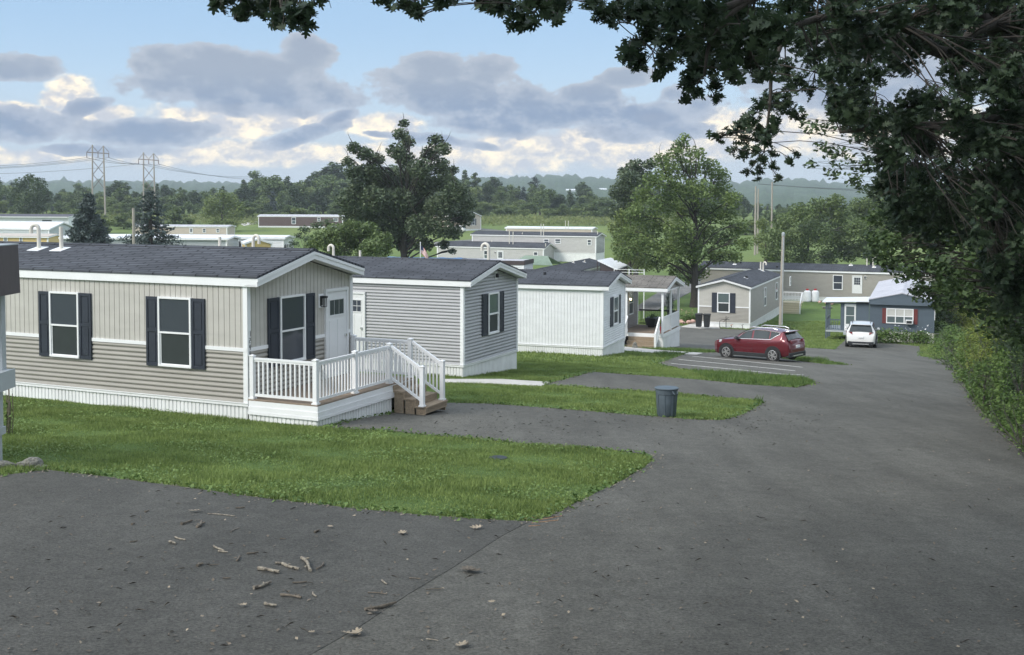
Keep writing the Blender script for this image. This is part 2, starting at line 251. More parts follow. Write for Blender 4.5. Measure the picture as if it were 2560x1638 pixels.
def grassmat(name, c, c2, c3):
    m, nt, b = mat(name); L = nt.links.new; b.inputs['Roughness'].default_value = 0.9; b.inputs['Specular IOR Level'].default_value = 0.15
    tc = N(nt, 'ShaderNodeTexCoord'); o = tc.outputs['Object']
    n1 = N(nt, 'ShaderNodeTexNoise', i_Scale=0.35, i_Detail=8, i_Roughness=0.65); n2 = N(nt, 'ShaderNodeTexNoise', i_Scale=9, i_Detail=5, i_Roughness=0.8); n3 = N(nt, 'ShaderNodeTexNoise', i_Scale=0.03, i_Detail=5, i_Roughness=0.6)
    for n in (n1, n2, n3): L(o, n.inputs['Vector'])
    ad = N(nt, 'ShaderNodeMath', operation='ADD'); L(n1.outputs[0], ad.inputs[0]); L(n2.outputs[0], ad.inputs[1]); mu = N(nt, 'ShaderNodeMath', operation='MULTIPLY'); mu.inputs[1].default_value = 0.5; L(ad.outputs[0], mu.inputs[0])
    r = N(nt, 'ShaderNodeValToRGB'); r.color_ramp.elements[0].position = 0.36; r.color_ramp.elements[1].position = 0.64
    r.color_ramp.elements[0].color = tuple(c) + (1,); r.color_ramp.elements[1].color = tuple(c2) + (1,); L(mu.outputs[0], r.inputs[0])
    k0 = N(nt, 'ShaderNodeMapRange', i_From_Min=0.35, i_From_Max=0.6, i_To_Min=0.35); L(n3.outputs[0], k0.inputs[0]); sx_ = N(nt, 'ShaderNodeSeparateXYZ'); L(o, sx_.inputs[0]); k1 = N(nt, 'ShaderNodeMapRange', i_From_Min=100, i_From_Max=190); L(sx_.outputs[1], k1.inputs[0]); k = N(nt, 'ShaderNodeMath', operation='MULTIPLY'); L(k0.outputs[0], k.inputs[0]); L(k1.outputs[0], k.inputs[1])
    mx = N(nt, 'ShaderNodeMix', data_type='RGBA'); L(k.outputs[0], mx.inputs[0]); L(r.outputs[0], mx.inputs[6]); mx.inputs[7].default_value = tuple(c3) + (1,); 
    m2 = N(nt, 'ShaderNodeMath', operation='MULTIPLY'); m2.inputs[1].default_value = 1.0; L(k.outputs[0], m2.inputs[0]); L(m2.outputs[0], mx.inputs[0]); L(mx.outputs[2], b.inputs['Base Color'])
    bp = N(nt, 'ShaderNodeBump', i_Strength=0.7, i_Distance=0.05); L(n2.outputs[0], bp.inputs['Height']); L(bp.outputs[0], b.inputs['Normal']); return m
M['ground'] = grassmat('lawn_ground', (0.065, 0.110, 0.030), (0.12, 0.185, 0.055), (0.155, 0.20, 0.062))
M['blade'] = leafmat('grass_blades', (0.115, 0.168, 0.046), (0.26, 0.335, 0.105), 1.3, 0.3, 0.7)
M['tallgrass'] = leafmat('tall_meadow_grass', (0.12, 0.16, 0.05), (0.26, 0.28, 0.12), 0.35, 0.3, 0.8)
M['weed'] = leafmat('weed_leaves', (0.055, 0.110, 0.028), (0.16, 0.24, 0.065), 2.0); M['brightbush'] = leafmat('yellow_green_leaves', (0.10, 0.15, 0.03), (0.30, 0.34, 0.08), 1.2, 0.35)  # brightbush is the yellow-green leaf colour of the lane-side bushes
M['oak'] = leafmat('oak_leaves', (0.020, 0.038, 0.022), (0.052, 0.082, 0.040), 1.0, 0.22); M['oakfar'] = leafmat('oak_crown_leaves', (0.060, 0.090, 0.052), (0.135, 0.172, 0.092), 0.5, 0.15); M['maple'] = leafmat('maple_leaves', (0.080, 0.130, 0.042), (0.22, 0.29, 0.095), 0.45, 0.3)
M['spruce'] = leafmat('spruce_needles', (0.045, 0.066, 0.058), (0.12, 0.15, 0.14), 1.5, 0.05); M['treeA'] = leafmat('far_leaves_dark', (0.052, 0.085, 0.038), (0.11, 0.155, 0.065), 0.25, 0.15); M['treeB'] = leafmat('far_leaves_mid', (0.085, 0.130, 0.045), (0.17, 0.225, 0.08), 0.25, 0.2); M['treeC'] = leafmat('far_leaves_light', (0.12, 0.17, 0.05), (0.23, 0.28, 0.095), 0.25, 0.25)
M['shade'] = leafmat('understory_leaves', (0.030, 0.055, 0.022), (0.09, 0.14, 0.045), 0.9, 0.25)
# ---------------------------------------------------------------- object helpers
def props(o, label=None, cat=None, group=None, kind=None):
    for k, v in (('label', label), ('category', cat), ('group', group), ('kind', kind)):
        if v: o[k] = v
    return o
def empty(name, loc, rz=0, label=None, cat=None, group=None):
    o = bpy.data.objects.new(name, None); col.objects.link(o); o.location = loc; o.rotation_euler = (0, 0, rz)
    o.empty_display_size = 0.3; return props(o, label, cat, group)
class MB:
    def __init__(s): s.v = []; s.f = []; s.mi = []
    def poly(s, pts, mi=0):
        n = len(s.v); s.v += [tuple(p) for p in pts]; s.f.append(tuple(range(n, n + len(pts)))); s.mi.append(mi)
    def hexa(s, c, mi=0):
        n = len(s.v); s.v += [tuple(p) for p in c]
        for q in ((0, 3, 2, 1), (4, 5, 6, 7), (0, 1, 5, 4), (1, 2, 6, 5), (2, 3, 7, 6), (3, 0, 4, 7)): s.f.append(tuple(n + i for i in q)); s.mi.append(mi)
    def box(s, x0, x1, y0, y1, z0, z1, mi=0):
        s.hexa([(x0, y0, z0), (x1, y0, z0), (x1, y1, z0), (x0, y1, z0), (x0, y0, z1), (x1, y0, z1), (x1, y1, z1), (x0, y1, z1)], mi)
    def bar(s, a, b, w, h=None, mi=0):
        """a rectangular bar from a to b, w wide and h high"""
        a, b = Vector(a), Vector(b); h = h or w; d = (b - a).normalized(); u = Vector((0, 0, 1)) if abs(d.z) < 0.95 else Vector((1, 0, 0))
        r = d.cross(u).normalized() * w / 2; t = r.cross(d).normalized() * h / 2
        s.hexa([a - r - t, a + r - t, a + r + t, a - r + t, b - r - t, b + r - t, b + r + t, b - r + t], mi)
    def tube(s, pts, rad, seg=8, mi=0, cap=True):
        pts = [Vector(p) for p in pts]; rad = rad if isinstance(rad, (list, tuple)) else [rad] * len(pts); rings = []; r = None
        for i, p in enumerate(pts):
            d = (pts[min(i + 1, len(pts) - 1)] - pts[max(i - 1, 0)]).normalized()
            if r is None: r = d.cross(Vector((0.31, 0.2, 0.9))).normalized()
            else: r = (r - d * r.dot(d)).normalized()
            t = d.cross(r); n = len(s.v); rings.append(n)
            for k in range(seg):
                a = 2 * math.pi * k / seg; s.v.append(tuple(p + (r * math.cos(a) + t * math.sin(a)) * rad[i]))
        for i in range(len(pts) - 1):
            for k in range(seg):
                a, b = rings[i], rings[i + 1]; s.f.append((a + k, a + (k + 1) % seg, b + (k + 1) % seg, b + k)); s.mi.append(mi)
        if cap: s.f.append(tuple(rings[0] + k for k in reversed(range(seg)))); s.mi.append(mi); s.f.append(tuple(rings[-1] + k for k in range(seg))); s.mi.append(mi)
    def lathe(s, prof_, seg=20, c=(0, 0, 0), mi=0, squash=None):
        rings = []
        for r, z in prof_:
            rings.append(len(s.v))
            for k in range(seg):
                a = 2 * math.pi * k / seg; s.v.append((c[0] + r * math.cos(a), c[1] + r * math.sin(a), c[2] + z))
        for i in range(len(prof_) - 1):
            for k in range(seg):
                a, b = rings[i], rings[i + 1]; s.f.append((a + k, a + (k + 1) % seg, b + (k + 1) % seg, b + k)); s.mi.append(mi)
        s.f.append(tuple(rings[0] + k for k in reversed(range(seg)))); s.mi.append(mi); s.f.append(tuple(rings[-1] + k for k in range(seg))); s.mi.append(mi)
    def build(s, name, m, parent=None, smooth=False, loc=None, bevel=0):
        me = bpy.data.meshes.new(name); me.from_pydata(s.v, [], s.f)
        ms = m if isinstance(m, (list, tuple)) else [m]
        for q in ms: me.materials.append(M[q])
        if len(ms) > 1: me.polygons.foreach_set('material_index', s.mi)
        if smooth: me.polygons.foreach_set('use_smooth', [True] * len(s.f))
        me.update(); o = bpy.data.objects.new(name, me); col.objects.link(o)
        if parent: o.parent = parent
        if loc: o.location = loc
        if bevel: b = o.modifiers.new('bevel', 'BEVEL'); b.width = bevel; b.segments = 1; b.limit_method = 'ANGLE'
        if smooth:
            try: me.set_sharp_from_angle(angle=math.radians(40))
            except Exception: pass
        return o
def rawmesh(name, V, faces_k, nf, m, parent=None, idx=None, smooth=False):
    """fast mesh: V (n,3) float, idx flat loop indices of nf faces with faces_k corners each"""
    me = bpy.data.meshes.new(name); me.vertices.add(len(V)); me.vertices.foreach_set('co', np.asarray(V, np.float32).ravel())
    if idx is None: idx = np.arange(len(V))
    me.loops.add(len(idx)); me.loops.foreach_set('vertex_index', np.asarray(idx, np.int32).ravel())
    if np.isscalar(faces_k): tot = np.full(nf, faces_k, np.int32)
    else: tot = np.asarray(faces_k, np.int32)
    me.polygons.add(nf); st = np.zeros(nf, np.int32); st[1:] = np.cumsum(tot)[:-1]
    me.polygons.foreach_set('loop_start', st); me.polygons.foreach_set('loop_total', tot)
    me.materials.append(M[m]); me.update(calc_edges=True)
    o = bpy.data.objects.new(name, me); col.objects.link(o)
    if parent: o.parent = parent
    return o
def copy_tree(o, parent=None):
    c = o.copy(); col.objects.link(c)
    if parent: c.parent = parent
    for ch in list(o.children): copy_tree(ch, c)
    return c
# ---------------------------------------------------------------- mobile homes
class Home:
    """long axis from x=0 to x=-L, width from y=0 to y=w, wall bottom at local z=sk. Faces: S (y=0), E (x=0), N (y=w), W (x=-L)"""
    def __init__(s, name, label, o, rz, L, w, Hh, rise, oe=0.3, os_=0.08, fz=0.18, sk=0.5, cat='mobile home', group=None):
        s.o = Vector(o); s.sk = sk; s.L, s.w, s.H, s.rise, s.oe, s.os, s.fz = L, w, Hh, rise, oe, os_, fz
        s.rz = rz; s.base = s.o - Vector((0, 0, sk))
        s.e = empty(name, s.base, rz, label, cat, group); s.mw = Matrix.Translation(s.base) @ Matrix.Rotation(rz, 4, 'Z'); s.inv = s.mw.inverted()
    def p(s, face, u, z, n=0.0):
        if face == 'S': return (-s.L + u, -n, z)
        if face == 'E': return (n, u, z)
        if face == 'N': return (-u, s.w + n, z)
        return (-s.L - n, s.w - u, z)
    def width(s, face): return s.L if face in 'SN' else s.w
    def hit(s, face, px, py):
        d = ray(px, py); d2 = s.inv.to_3x3() @ d; c = s.inv @ Vector((0, 0, 0))
        if face == 'S': t = -c.y / d2.y; q = c + d2 * t; return q.x + s.L, q.z
        if face == 'E': t = -c.x / d2.x; q = c + d2 * t; return q.y, q.z
        if face == 'N': t = (s.w - c.y) / d2.y; q = c + d2 * t; return -q.x, q.z
    def rect(s, face, x0, y0, x1, y1):
        ym, xm = (y0 + y1) / 2, (x0 + x1) / 2
        return s.hit(face, x0, ym)[0], s.hit(face, x1, ym)[0], s.hit(face, xm, y1)[1], s.hit(face, xm, y0)[1]
    def top(s, face, u):
        return s.sk + s.H + (s.rise * (1 - abs(u - s.w / 2) / (s.w / 2)) if face in 'EW' else 0.0)
    def fbox(s, mb, face, u0, u1, z0, z1, n0, n1, mi=0):
        c = [s.p(face, u0, z0, n1), s.p(face, u1, z0, n1), s.p(face, u1, z0, n0), s.p(face, u0, z0, n0), s.p(face, u0, z1, n1), s.p(face, u1, z1, n1), s.p(face, u1, z1, n0), s.p(face, u0, z1, n0)]
        mb.hexa(c, mi)
    def lap(s, mb, face, z0, z1, mi, pitch=0.11, dep=0.024):
        W = s.width(face); n = max(1, round((z1 - z0) / pitch)); h = (z1 - z0) / n
        zt = s.sk + s.H
        for i in range(n):
            a, b = z0 + i * h, z0 + (i + 1) * h
            def rng_(z):
                if face in 'SN' or z <= zt: return 0, W
                k = min(1, (z - zt) / s.rise) * W / 2; return k, W - k
            if face in 'EW' and a >= zt + s.rise: break
            l0, r0 = rng_(a); l1, r1 = rng_(b)
            q_ = [(a, -0.012), (a, dep * 0.7), (a + (b - a) * 0.22, dep), (a + (b - a) * 0.70, dep * 0.45), (a + (b - a) * 0.72, -0.012), (b, -0.012)]
            for (za, na), (zb_, nb_) in zip(q_[:-1], q_[1:]):
                la, ra = rng_(za); lb, rb = rng_(zb_)
                mb.poly([s.p(face, la, za, na), s.p(face, ra, za, na), s.p(face, rb, zb_, nb_), s.p(face, lb, zb_, nb_)], mi)
    def batten(s, mb, face, z0, mi, sp=0.152, dep=0.012, gr=0.014, z1=None):
        W = s.width(face); n = max(1, round(W / sp)); sp = W / n
        T = (lambda u: z1) if z1 else (lambda u: s.top(face, u))
        for i in range(n):
            a, b = i * sp, (i + 1) * sp - gr
            pts = [a, b] if not (face in 'EW' and a < W / 2 < b) else [a, W / 2, b]
            mb.poly([s.p(face, a, z0, dep), s.p(face, b, z0, dep)] + [s.p(face, u, T(u), dep) for u in reversed(pts)], mi)
            mb.poly([s.p(face, b, z0, dep), s.p(face, b, z0, -0.006), s.p(face, b, T(b), -0.006), s.p(face, b, T(b), dep)], mi)
            mb.poly([s.p(face, b, z0, -0.006), s.p(face, b + gr, z0, -0.006), s.p(face, b + gr, T(b + gr), -0.006), s.p(face, b, T(b), -0.006)], mi)
            if i: mb.poly([s.p(face, a, z0, -0.006), s.p(face, a, z0, dep), s.p(face, a, T(a), dep), s.p(face, a, T(a), -0.006)], mi)
    def walls(s, low, high=None, split=None, vert='', plain='NW', pitch=0.11):
        """low/high: materials; faces in vert get vertical boards above the split (or everywhere when no split)"""
        mb = MB(); ms = [low, high or low]
        L, w = s.L, s.w; z0, zt = s.sk, s.sk + s.H
        # solid core a little inside the cladding
        e = 0.03
        core = [(-L + e, e), (-e, e), (-e, w - e), (-L + e, w - e)]
        for i in range(4):
            a, b = core[i], core[(i + 1) % 4]; mb.poly([(a[0], a[1], z0), (b[0], b[1], z0), (b[0], b[1], zt), (a[0], a[1], zt)])
        for x in (-L + e, -e): mb.poly([(x, e, zt), (x, w - e, zt), (x, w / 2, zt + s.rise - 0.01)])
        for f in 'SENW':
            if f in vert:
                if split: s.lap(mb, f, z0, z0 + split, 0, pitch); s.batten(mb, f, z0 + split, 1)
                else: s.batten(mb, f, z0, 1 if high else 0)
            else: s.lap(mb, f, z0, zt if f in 'SN' else zt + s.rise, 0, pitch)
        s.wall = mb.build('wall', ms, s.e)
        if split:
            t = MB()
            for f in vert: s.fbox(t, f, 0.0, s.width(f), z0 + split - 0.035, z0 + split + 0.045, 0.010, 0.036)
            t.build('belt_trim', 'white', s.e)
    def corners(s, which=('SE', 'NE', 'SW', 'NW'), m='white', wd=0.09):
        z0, z1 = s.sk - 0.01, s.sk + s.H - 0.002
        for c in which:
            t = MB()
            x = 0 if 'E' in c else -s.L; y = 0 if 'S' in c else s.w
            sx = 1 if 'E' in c else -1; sy = -1 if 'S' in c else 1
            xs = sorted((x + sx * 0.030, x - sx * wd)); ys = sorted((y + sy * 0.030, y + sy * 0.0)); t.box(xs[0], xs[1], ys[0], ys[1], z0, z1)
            xs = sorted((x + sx * 0.030, x)); ys = sorted((y - sy * 0.002, y - sy * wd)); t.box(xs[0], xs[1], ys[0], ys[1], z0, z1)
            t.build('corner_trim', m, s.e)
    def skirt(s, depth=1.2, m='skirt', band=True, rows=True):
        mb = MB(); z1 = s.sk - 0.02; z0 = -depth + s.sk
        n0 = -0.03
        for f in 'SENW':
            W = s.width(f); n = max(2, round(W / 0.11)); sp = W / n
            for i in range(n):
                a = i * sp; m1, m2, b = a + sp * 0.68, a + sp * 0.76, a + sp
                q = [(a, 0), (m1, 0), (m2, -0.018), (b - sp * 0.06, -0.018), (b, 0)]
                for (ua, na), (ub, nb) in zip(q[:-1], q[1:]):
                    mb.poly([s.p(f, ua, z0, na + n0 + .03), s.p(f, ub, z0, nb + n0 + .03), s.p(f, ub, z1, nb + n0 + .03), s.p(f, ua, z1, na + n0 + .03)])
        o = mb.build('skirting', m, s.e)
        if band:
            t = MB()
            for f in 'SENW':
                a, b = (0.0, s.width(f)) if f in 'EW' else (-0.034, s.width(f) + 0.034)
                s.fbox(t, f, a, b, s.sk - 0.075, s.sk - 0.012, 0.0, 0.034); s.fbox(t, f, a, b, s.sk - 0.012, s.sk + 0.006, 0.0, 0.050)
            t.build('skirting_rail', 'white', s.e)
    def roof(s, m='roof', fm='white', th=0.05, gable_board=True, soffit=True):
        L, w, os_, oe, fz = s.L, s.w, s.os, s.oe, s.fz
        zE = s.sk + s.H + fz; zR = zE + s.rise * (1 + 2 * os_ / w) ; x0, x1 = -L - oe, oe
        mb = MB(); x0b, x1b = x0 - 0.03, x1 + 0.03
        for sgn in (0, 1):
            ye, yr = (-os_ - 0.04, w / 2) if sgn == 0 else (w + os_ + 0.04, w / 2)
            c = [(x0b, ye, zE), (x1b, ye, zE), (x1b, yr, zR), (x0b, yr, zR)]; d = [(a, b, z + th) for a, b, z in c]
            if sgn == 1: c = [c[1], c[0], c[3], c[2]]; d = [d[1], d[0], d[3], d[2]]
            mb.hexa(c + d)
        s.rf = mb.build('roof', m, s.e)
        cap = MB(); cap.hexa([(x0b, w / 2 - 0.13, zR + th - 0.028), (x1b, w / 2 - 0.13, zR + th - 0.028), (x1b, w / 2, zR + th + 0.004), (x0b, w / 2, zR + th + 0.004), (x0b, w / 2 - 0.13, zR + th - 0.012), (x1b, w / 2 - 0.13, zR + th - 0.012), (x1b, w / 2, zR + th + 0.02), (x0b, w / 2, zR + th + 0.02)])
        cap.hexa([(x1b, w / 2 + 0.13, zR + th - 0.028), (x0b, w / 2 + 0.13, zR + th - 0.028), (x0b, w / 2, zR + th + 0.004), (x1b, w / 2, zR + th + 0.004), (x1b, w / 2 + 0.13, zR + th - 0.012), (x0b, w / 2 + 0.13, zR + th - 0.012), (x0b, w / 2, zR + th + 0.02), (x1b, w / 2, zR + th + 0.02)])
        cap.build('ridge_cap', m, s.rf)
        t = MB()
        for ye, sg in ((-os_, -1), (w + os_, 1)):
            ys = sorted((ye, ye + sg * 0.025)); t.box(x0, x1, ys[0], ys[1], zE - fz, zE - 0.002)
            y2 = sorted((0.0 if sg < 0 else w, ye)); t.box(x0 + 0.01, x1 - 0.01, y2[0] - (0.0), y2[1], zE - fz + 0.01, zE - fz + 0.025)
        if gable_board:
            for xe, sg in ((x1, 1), (x0, -1)):
                for (ya, za), (yb, zb) in (((-os_ - 0.025, zE), (w / 2, zR)), ((w + os_ + 0.025, zE), (w / 2, zR))):
                    for dz0, dz1, n0, n1 in ((-fz, -0.004, 0.0, 0.028), (-fz * 0.42, -0.008, 0.028, 0.046)):
                        xa, xb = xe + sg * n0, xe + sg * n1
                        c = [(xa, ya, za + dz0), (xb, ya, za + dz0), (xb, yb, zb + dz0), (xa, yb, zb + dz0), (xa, ya, za + dz1), (xb, ya, za + dz1), (xb, yb, zb + dz1), (xa, yb, zb + dz1)]
                        t.hexa(c)
                    # soffit panel under the rake overhang
                    xi = (0.0 if sg > 0 else -L) ; zz = -fz + 0.012
                    c = [(xi, ya, za + zz), (xe, ya, za + zz), (xe, yb, zb + zz), (xi, yb, zb + zz)]; t.hexa(c + [(a, b, z + 0.02) for a, b, z in c])
        t.build('fascia', fm, s.rf)
    def window(s, face, u0, u1, z0, z1, panes=('glass', 'screen'), fr=0.045, cols=1, shut=None, sw=0.36, sm='shut', rows=2):
        """double-hung window; u0..z1 is the outer frame"""
        f = MB(); n0, n1 = 0.012, 0.080
        s.fbox(f, face, u0, u1, z1 - fr, z1, n0, n1); s.fbox(f, face, u0, u1, z0, z0 + fr, n0, n1 + 0.006)
        s.fbox(f, face, u0, u0 + fr, z0 + fr, z1 - fr, n0, n1); s.fbox(f, face, u1 - fr, u1, z0 + fr, z1 - fr, n0, n1)
        zm = z0 + (z1 - z0) * 0.49
        if rows == 2: s.fbox(f, face, u0 + fr, u1 - fr, zm - fr * 0.5, zm + fr * 0.4, n0, n1 - 0.004)
        cw = (u1 - u0 - fr) / cols
        for i in range(1, cols): s.fbox(f, face, u0 + fr / 2 + i * cw - fr / 2, u0 + fr / 2 + i * cw + fr / 2, z0 + fr, z1 - fr, n0, n1)
        fo = f.build('window', 'white', s.e)
        for i in range(cols):
            a, b = u0 + fr / 2 + i * cw + fr / 2 + 0.001, u0 + fr / 2 + (i + 1) * cw - fr / 2 - 0.001
            if rows == 2:
                q = MB(); s.fbox(q, face, a, b, zm + fr * 0.4, z1 - fr, 0.014, 0.052); q.build('pane', panes[0], fo)
                q = MB(); s.fbox(q, face, a, b, z0 + fr, zm - fr * 0.5, 0.014, 0.042); q.build('pane', panes[1], fo)
                if fr > 0.03 and u1 - u0 > 0.6 and cols == 1:
                    q = MB(); s.fbox(q, face, a, a + 0.03, z0 + fr, zm - fr * 0.5, 0.042, 0.056); s.fbox(q, face, b - 0.02, b, z0 + fr, zm - fr * 0.5, 0.042, 0.056); s.fbox(q, face, a + .03, b - .02, z0 + fr, z0 + fr + .02, 0.042, 0.056); q.build('sash', 'white', fo)
            else:
                q = MB(); s.fbox(q, face, a, b, z0 + fr, z1 - fr, 0.014, 0.045); q.build('pane', panes[0], fo)
        for sd in (shut or ''):
            q = MB(); a, b = (u0 - sw - 0.01, u0 - 0.01) if sd == 'l' else (u1 + 0.01, u1 + sw + 0.01)
            zb, zt = z0 - 0.01, z1 - 0.01; s.fbox(q, face, a, b, zb, zt, 0.012, 0.040); r = 0.055; zm2 = zb + (zt - zb) * 0.52
            s.fbox(q, face, a, a + r, zb, zt, 0.040, 0.056); s.fbox(q, face, b - r, b, zb, zt, 0.040, 0.056)
            for za, zc in ((zb, zb + r * 1.3), (zm2 - r * 0.7, zm2 + r * 0.7), (zt - r * 1.3, zt)): s.fbox(q, face, a + r, b - r, za, zc, 0.040, 0.056)
            for za, zc in ((zb + r * 1.3 + 0.03, zm2 - r * 0.7 - 0.03), (zm2 + r * 0.7 + 0.03, zt - r * 1.3 - 0.03)): s.fbox(q, face, a + r + 0.03, b - r - 0.03, za, zc, 0.040, 0.051)
            q.build('shutter', sm, s.e)
        return fo
    def pxwin(s, face, x0, y0, x1, y1, **k):
        u0, u1, z0, z1 = s.rect(face, x0, y0, x1, y1); return s.window(face, u0, u1, z0, z1, **k)
    def door(s, face, u0, u1, z0, z1, lites=(3, 1), lz=(0.70, 0.88), handle=True, tall=False):
        f = MB(); fr = 0.07
        s.fbox(f, face, u0, u0 + fr, z0, z1, 0.012, 0.07); s.fbox(f, face, u1 - fr, u1, z0, z1, 0.012, 0.07); s.fbox(f, face, u0, u1, z1, z1 + fr, 0.012, 0.078)
        a, b = u0 + fr, u1 - fr; s.fbox(f, face, a, b, z0, z1, 0.012, 0.042); h = z1 - z0
        la, lb = a + (b - a) * 0.14, b - (b - a) * 0.14; z2, z3 = z0 + h * lz[0], z0 + h * lz[1]
        s.fbox(f, face, la - 0.03, lb + 0.03, z2 - 0.03, z2, 0.042, 0.054); s.fbox(f, face, la - 0.03, lb + 0.03, z3, z3 + 0.03, 0.042, 0.054)
        s.fbox(f, face, la - 0.03, la, z2, z3, 0.042, 0.054); s.fbox(f, face, lb, lb + 0.03, z2, z3, 0.042, 0.054)
        # raised panels below
        zl = z2 - 0.12
        for i in range(2):
            pa = a + (b - a) * (0.12 + 0.42 * i); pb = pa + (b - a) * 0.34
            if not tall: s.fbox(f, face, pa, pb, z0 + 0.18, zl, 0.042, 0.050)
        d = f.build('door', 'door', s.e)
        q = MB(); nx, nz = lites; g = 0.022
        cw, ch = (lb - la) / nx, (z3 - z2) / nz
        for i in range(nx):
            for j in range(nz): s.fbox(q, face, la + i * cw + g / 2, la + (i + 1) * cw - g / 2, z2 + j * ch + g / 2, z2 + (j + 1) * ch - g / 2, 0.042, 0.048)
        q.build('pane', 'glass', d)
        if handle:
            q = MB(); s.fbox(q, face, b - 0.1, b - 0.05, z0 + h * 0.45, z0 + h * 0.48, 0.042, 0.10); q.build('handle', 'chrome', d)
        return d
    def pxdoor(s, face, x0, y0, x1, y1, **k):
        u0, u1, z0, z1 = s.rect(face, x0, y0, x1, y1); z0 = max(z0, s.sk + 0.02); return s.door(face, u0, u1, z0, z1, **k)
    def lamp(s, face, u, z, m='dark'):
        b = MB(); s.fbox(b, face, u - 0.11, u + 0.11, z - 0.17, z + 0.17, 0.010, 0.025); o = b.build('wall_light', 'white', s.e)
        b = MB(); s.fbox(b, face, u - 0.055, u + 0.055, z - 0.12, z + 0.12, 0.025, 0.035)
        s.fbox(b, face, u - 0.07, u + 0.07, z + 0.07, z + 0.12, 0.035, 0.17); s.fbox(b, face, u - 0.05, u + 0.05, z - 0.15, z - 0.135, 0.05, 0.15)
        for du in (-0.06, 0.05):
            for dn in (0.05, 0.14): s.fbox(b, face, u + du, u + du + 0.012, z - 0.14, z + 0.08, dn, dn + 0.012)
        b.build('lamp_shade', m, o)
    def zroof(s, y):
        return s.sk + s.H + s.fz + 0.05 + s.rise * (1 + 2 * s.os / s.w) * (1 - abs(y - s.w / 2) / (s.w / 2 + s.os))
    def vent(s, x, y, h, hook=0, r=0.05, m='pvc', boot=True, hdir=(-1, 0)):
        z = s.zroof(y); b = MB(); pts = [(x, y, z - 0.08), (x, y, z + h)]
        if hook:
            R = hook
            for k in range(1, 9):
                a = math.pi * k / 8; d = R * (1 - math.cos(a)); pts.append((x + hdir[0] * d, y + hdir[1] * d, z + h + R * math.sin(a)))
            pts.append((x + hdir[0] * 2 * R, y + hdir[1] * 2 * R, z + h - 0.12))
        b.tube(pts, r, 10); o = b.build('vent_pipe', m, s.rf, smooth=True)
        if boot:
            c = MB(); k = s.rise / (s.w / 2) * (1 if y < s.w / 2 else -1); q = 0.2
            c.hexa([(x - q, y - q * 1.1, z - k * q * 1.1 + 0.004), (x + q, y - q * 1.1, z - k * q * 1.1 + 0.004), (x + q, y + q * .7, z + k * q * .7 + 0.004), (x - q, y + q * .7, z + k * q * .7 + 0.004),
                    (x - q, y - q * 1.1, z - k * q * 1.1 + 0.015), (x + q, y - q * 1.1, z - k * q * 1.1 + 0.015), (x + q, y + q * .7, z + k * q * .7 + 0.015), (x - q, y + q * .7, z + k * q * .7 + 0.015)])
            c.build('flashing', 'white', o)
    def pxvent(s, px, py, h, **k):
        """foot of the pipe where this ray meets the near roof slope"""
        d = s.inv.to_3x3() @ ray(px, py); c = s.inv @ Vector((0, 0, 0)); best = None
        for t in np.linspace(5, 400, 8000):
            q = c + d * t
            if -s.os <= q.y <= s.w + s.os and q.z <= s.zroof(q.y): best = q; break
        if best is None: return
        s.vent(best.x, best.y, h, **k)
def railing(parent, a, b, posts=(1, 1), h=0.92, m='white', name='railing', sp=0.115, z_off=0.09, bal=0.032, ph=None):
    """rail from a to b (local points on the deck), balusters vertical"""
    a, b = Vector(a), Vector(b); mb = MB(); up_ = Vector((0, 0, 1)); d = (b - a); n = max(2, int(d.length / sp))
    mb.bar(a + up_ * (h - 0.02), b + up_ * (h - 0.02), 0.055, 0.045); mb.bar(a + up_ * (h - 0.06), b + up_ * (h - 0.06), 0.03, 0.05); mb.bar(a + up_ * z_off, b + up_ * z_off, 0.035, 0.06)
    for i in range(1, n):
        q = a + d * (i / n); mb.box(q.x - bal / 2, q.x + bal / 2, q.y - bal / 2, q.y + bal / 2, q.z + z_off, q.z + h - 0.05)
    o = mb.build(name, m, parent)
    return o
def post(parent, p, h, w=0.10, m='white', cap=True):
    mb = MB(); x, y, z = p; mb.box(x - w / 2, x + w / 2, y - w / 2, y + w / 2, z, z + h)
    if cap:
        mb.box(x - w / 2 - 0.012, x + w / 2 + 0.012, y - w / 2 - 0.012, y + w / 2 + 0.012, z + h, z + h + 0.02)
        c = w / 2; n = len(mb.v); mb.v += [(x - c, y - c, z + h + 0.02), (x + c, y - c, z + h + 0.02), (x + c, y + c, z + h + 0.02), (x - c, y + c, z + h + 0.02), (x, y, z + h + 0.045)]
        for i in range(4): mb.f.append((n + i, n + (i + 1) % 4, n + 4)); mb.mi.append(0)
        mb.box(x - w / 2 - 0.02, x + w / 2 + 0.02, y - w / 2 - 0.02, y + w / 2 + 0.02, z, z + 0.035)
    return mb.build('post', m, parent)
def stairs(parent, x0, y0, y1, z_top, n, run, riser, m='step', dirx=1):
    """n treads going down in +x from (x0, z_top)"""
    mb = MB()
    for i in range(n):
        z = z_top - riser * (i + 1); xa, xb = x0 + dirx * run * i, x0 + dirx * run * (i + 1)
        a, b = sorted((xa, xb)); mb.box(a - 0.0, b + 0.03, y0, y1, z - 0.04, z); mb.box(a, a + 0.025, y0 + .01, y1 - .01, z, z + riser - 0.042)
        mb.box(b - 0.02, b, y0 + 0.01, y1 - 0.01, z - riser, z - 0.041)
    for y in (y0 + 0.03, y1 - 0.07):
        for i in range(n): mb.box(x0 + run * i + 0.026, x0 + run * (i + 1) - 0.021, y, y + 0.04, z_top - riser * n - 0.25, z_top - riser * (i + 1) - 0.041)
    return mb.build('steps', m, parent)
# ---------------------------------------------------------------- homes
TH = 0.42405
def rzU(th): return -th                       # local +x along U = (cos th, -sin th)
def rzV(th): return math.atan2(-math.cos(th), -math.sin(th))   # local +x towards the camera: gable faces the viewer
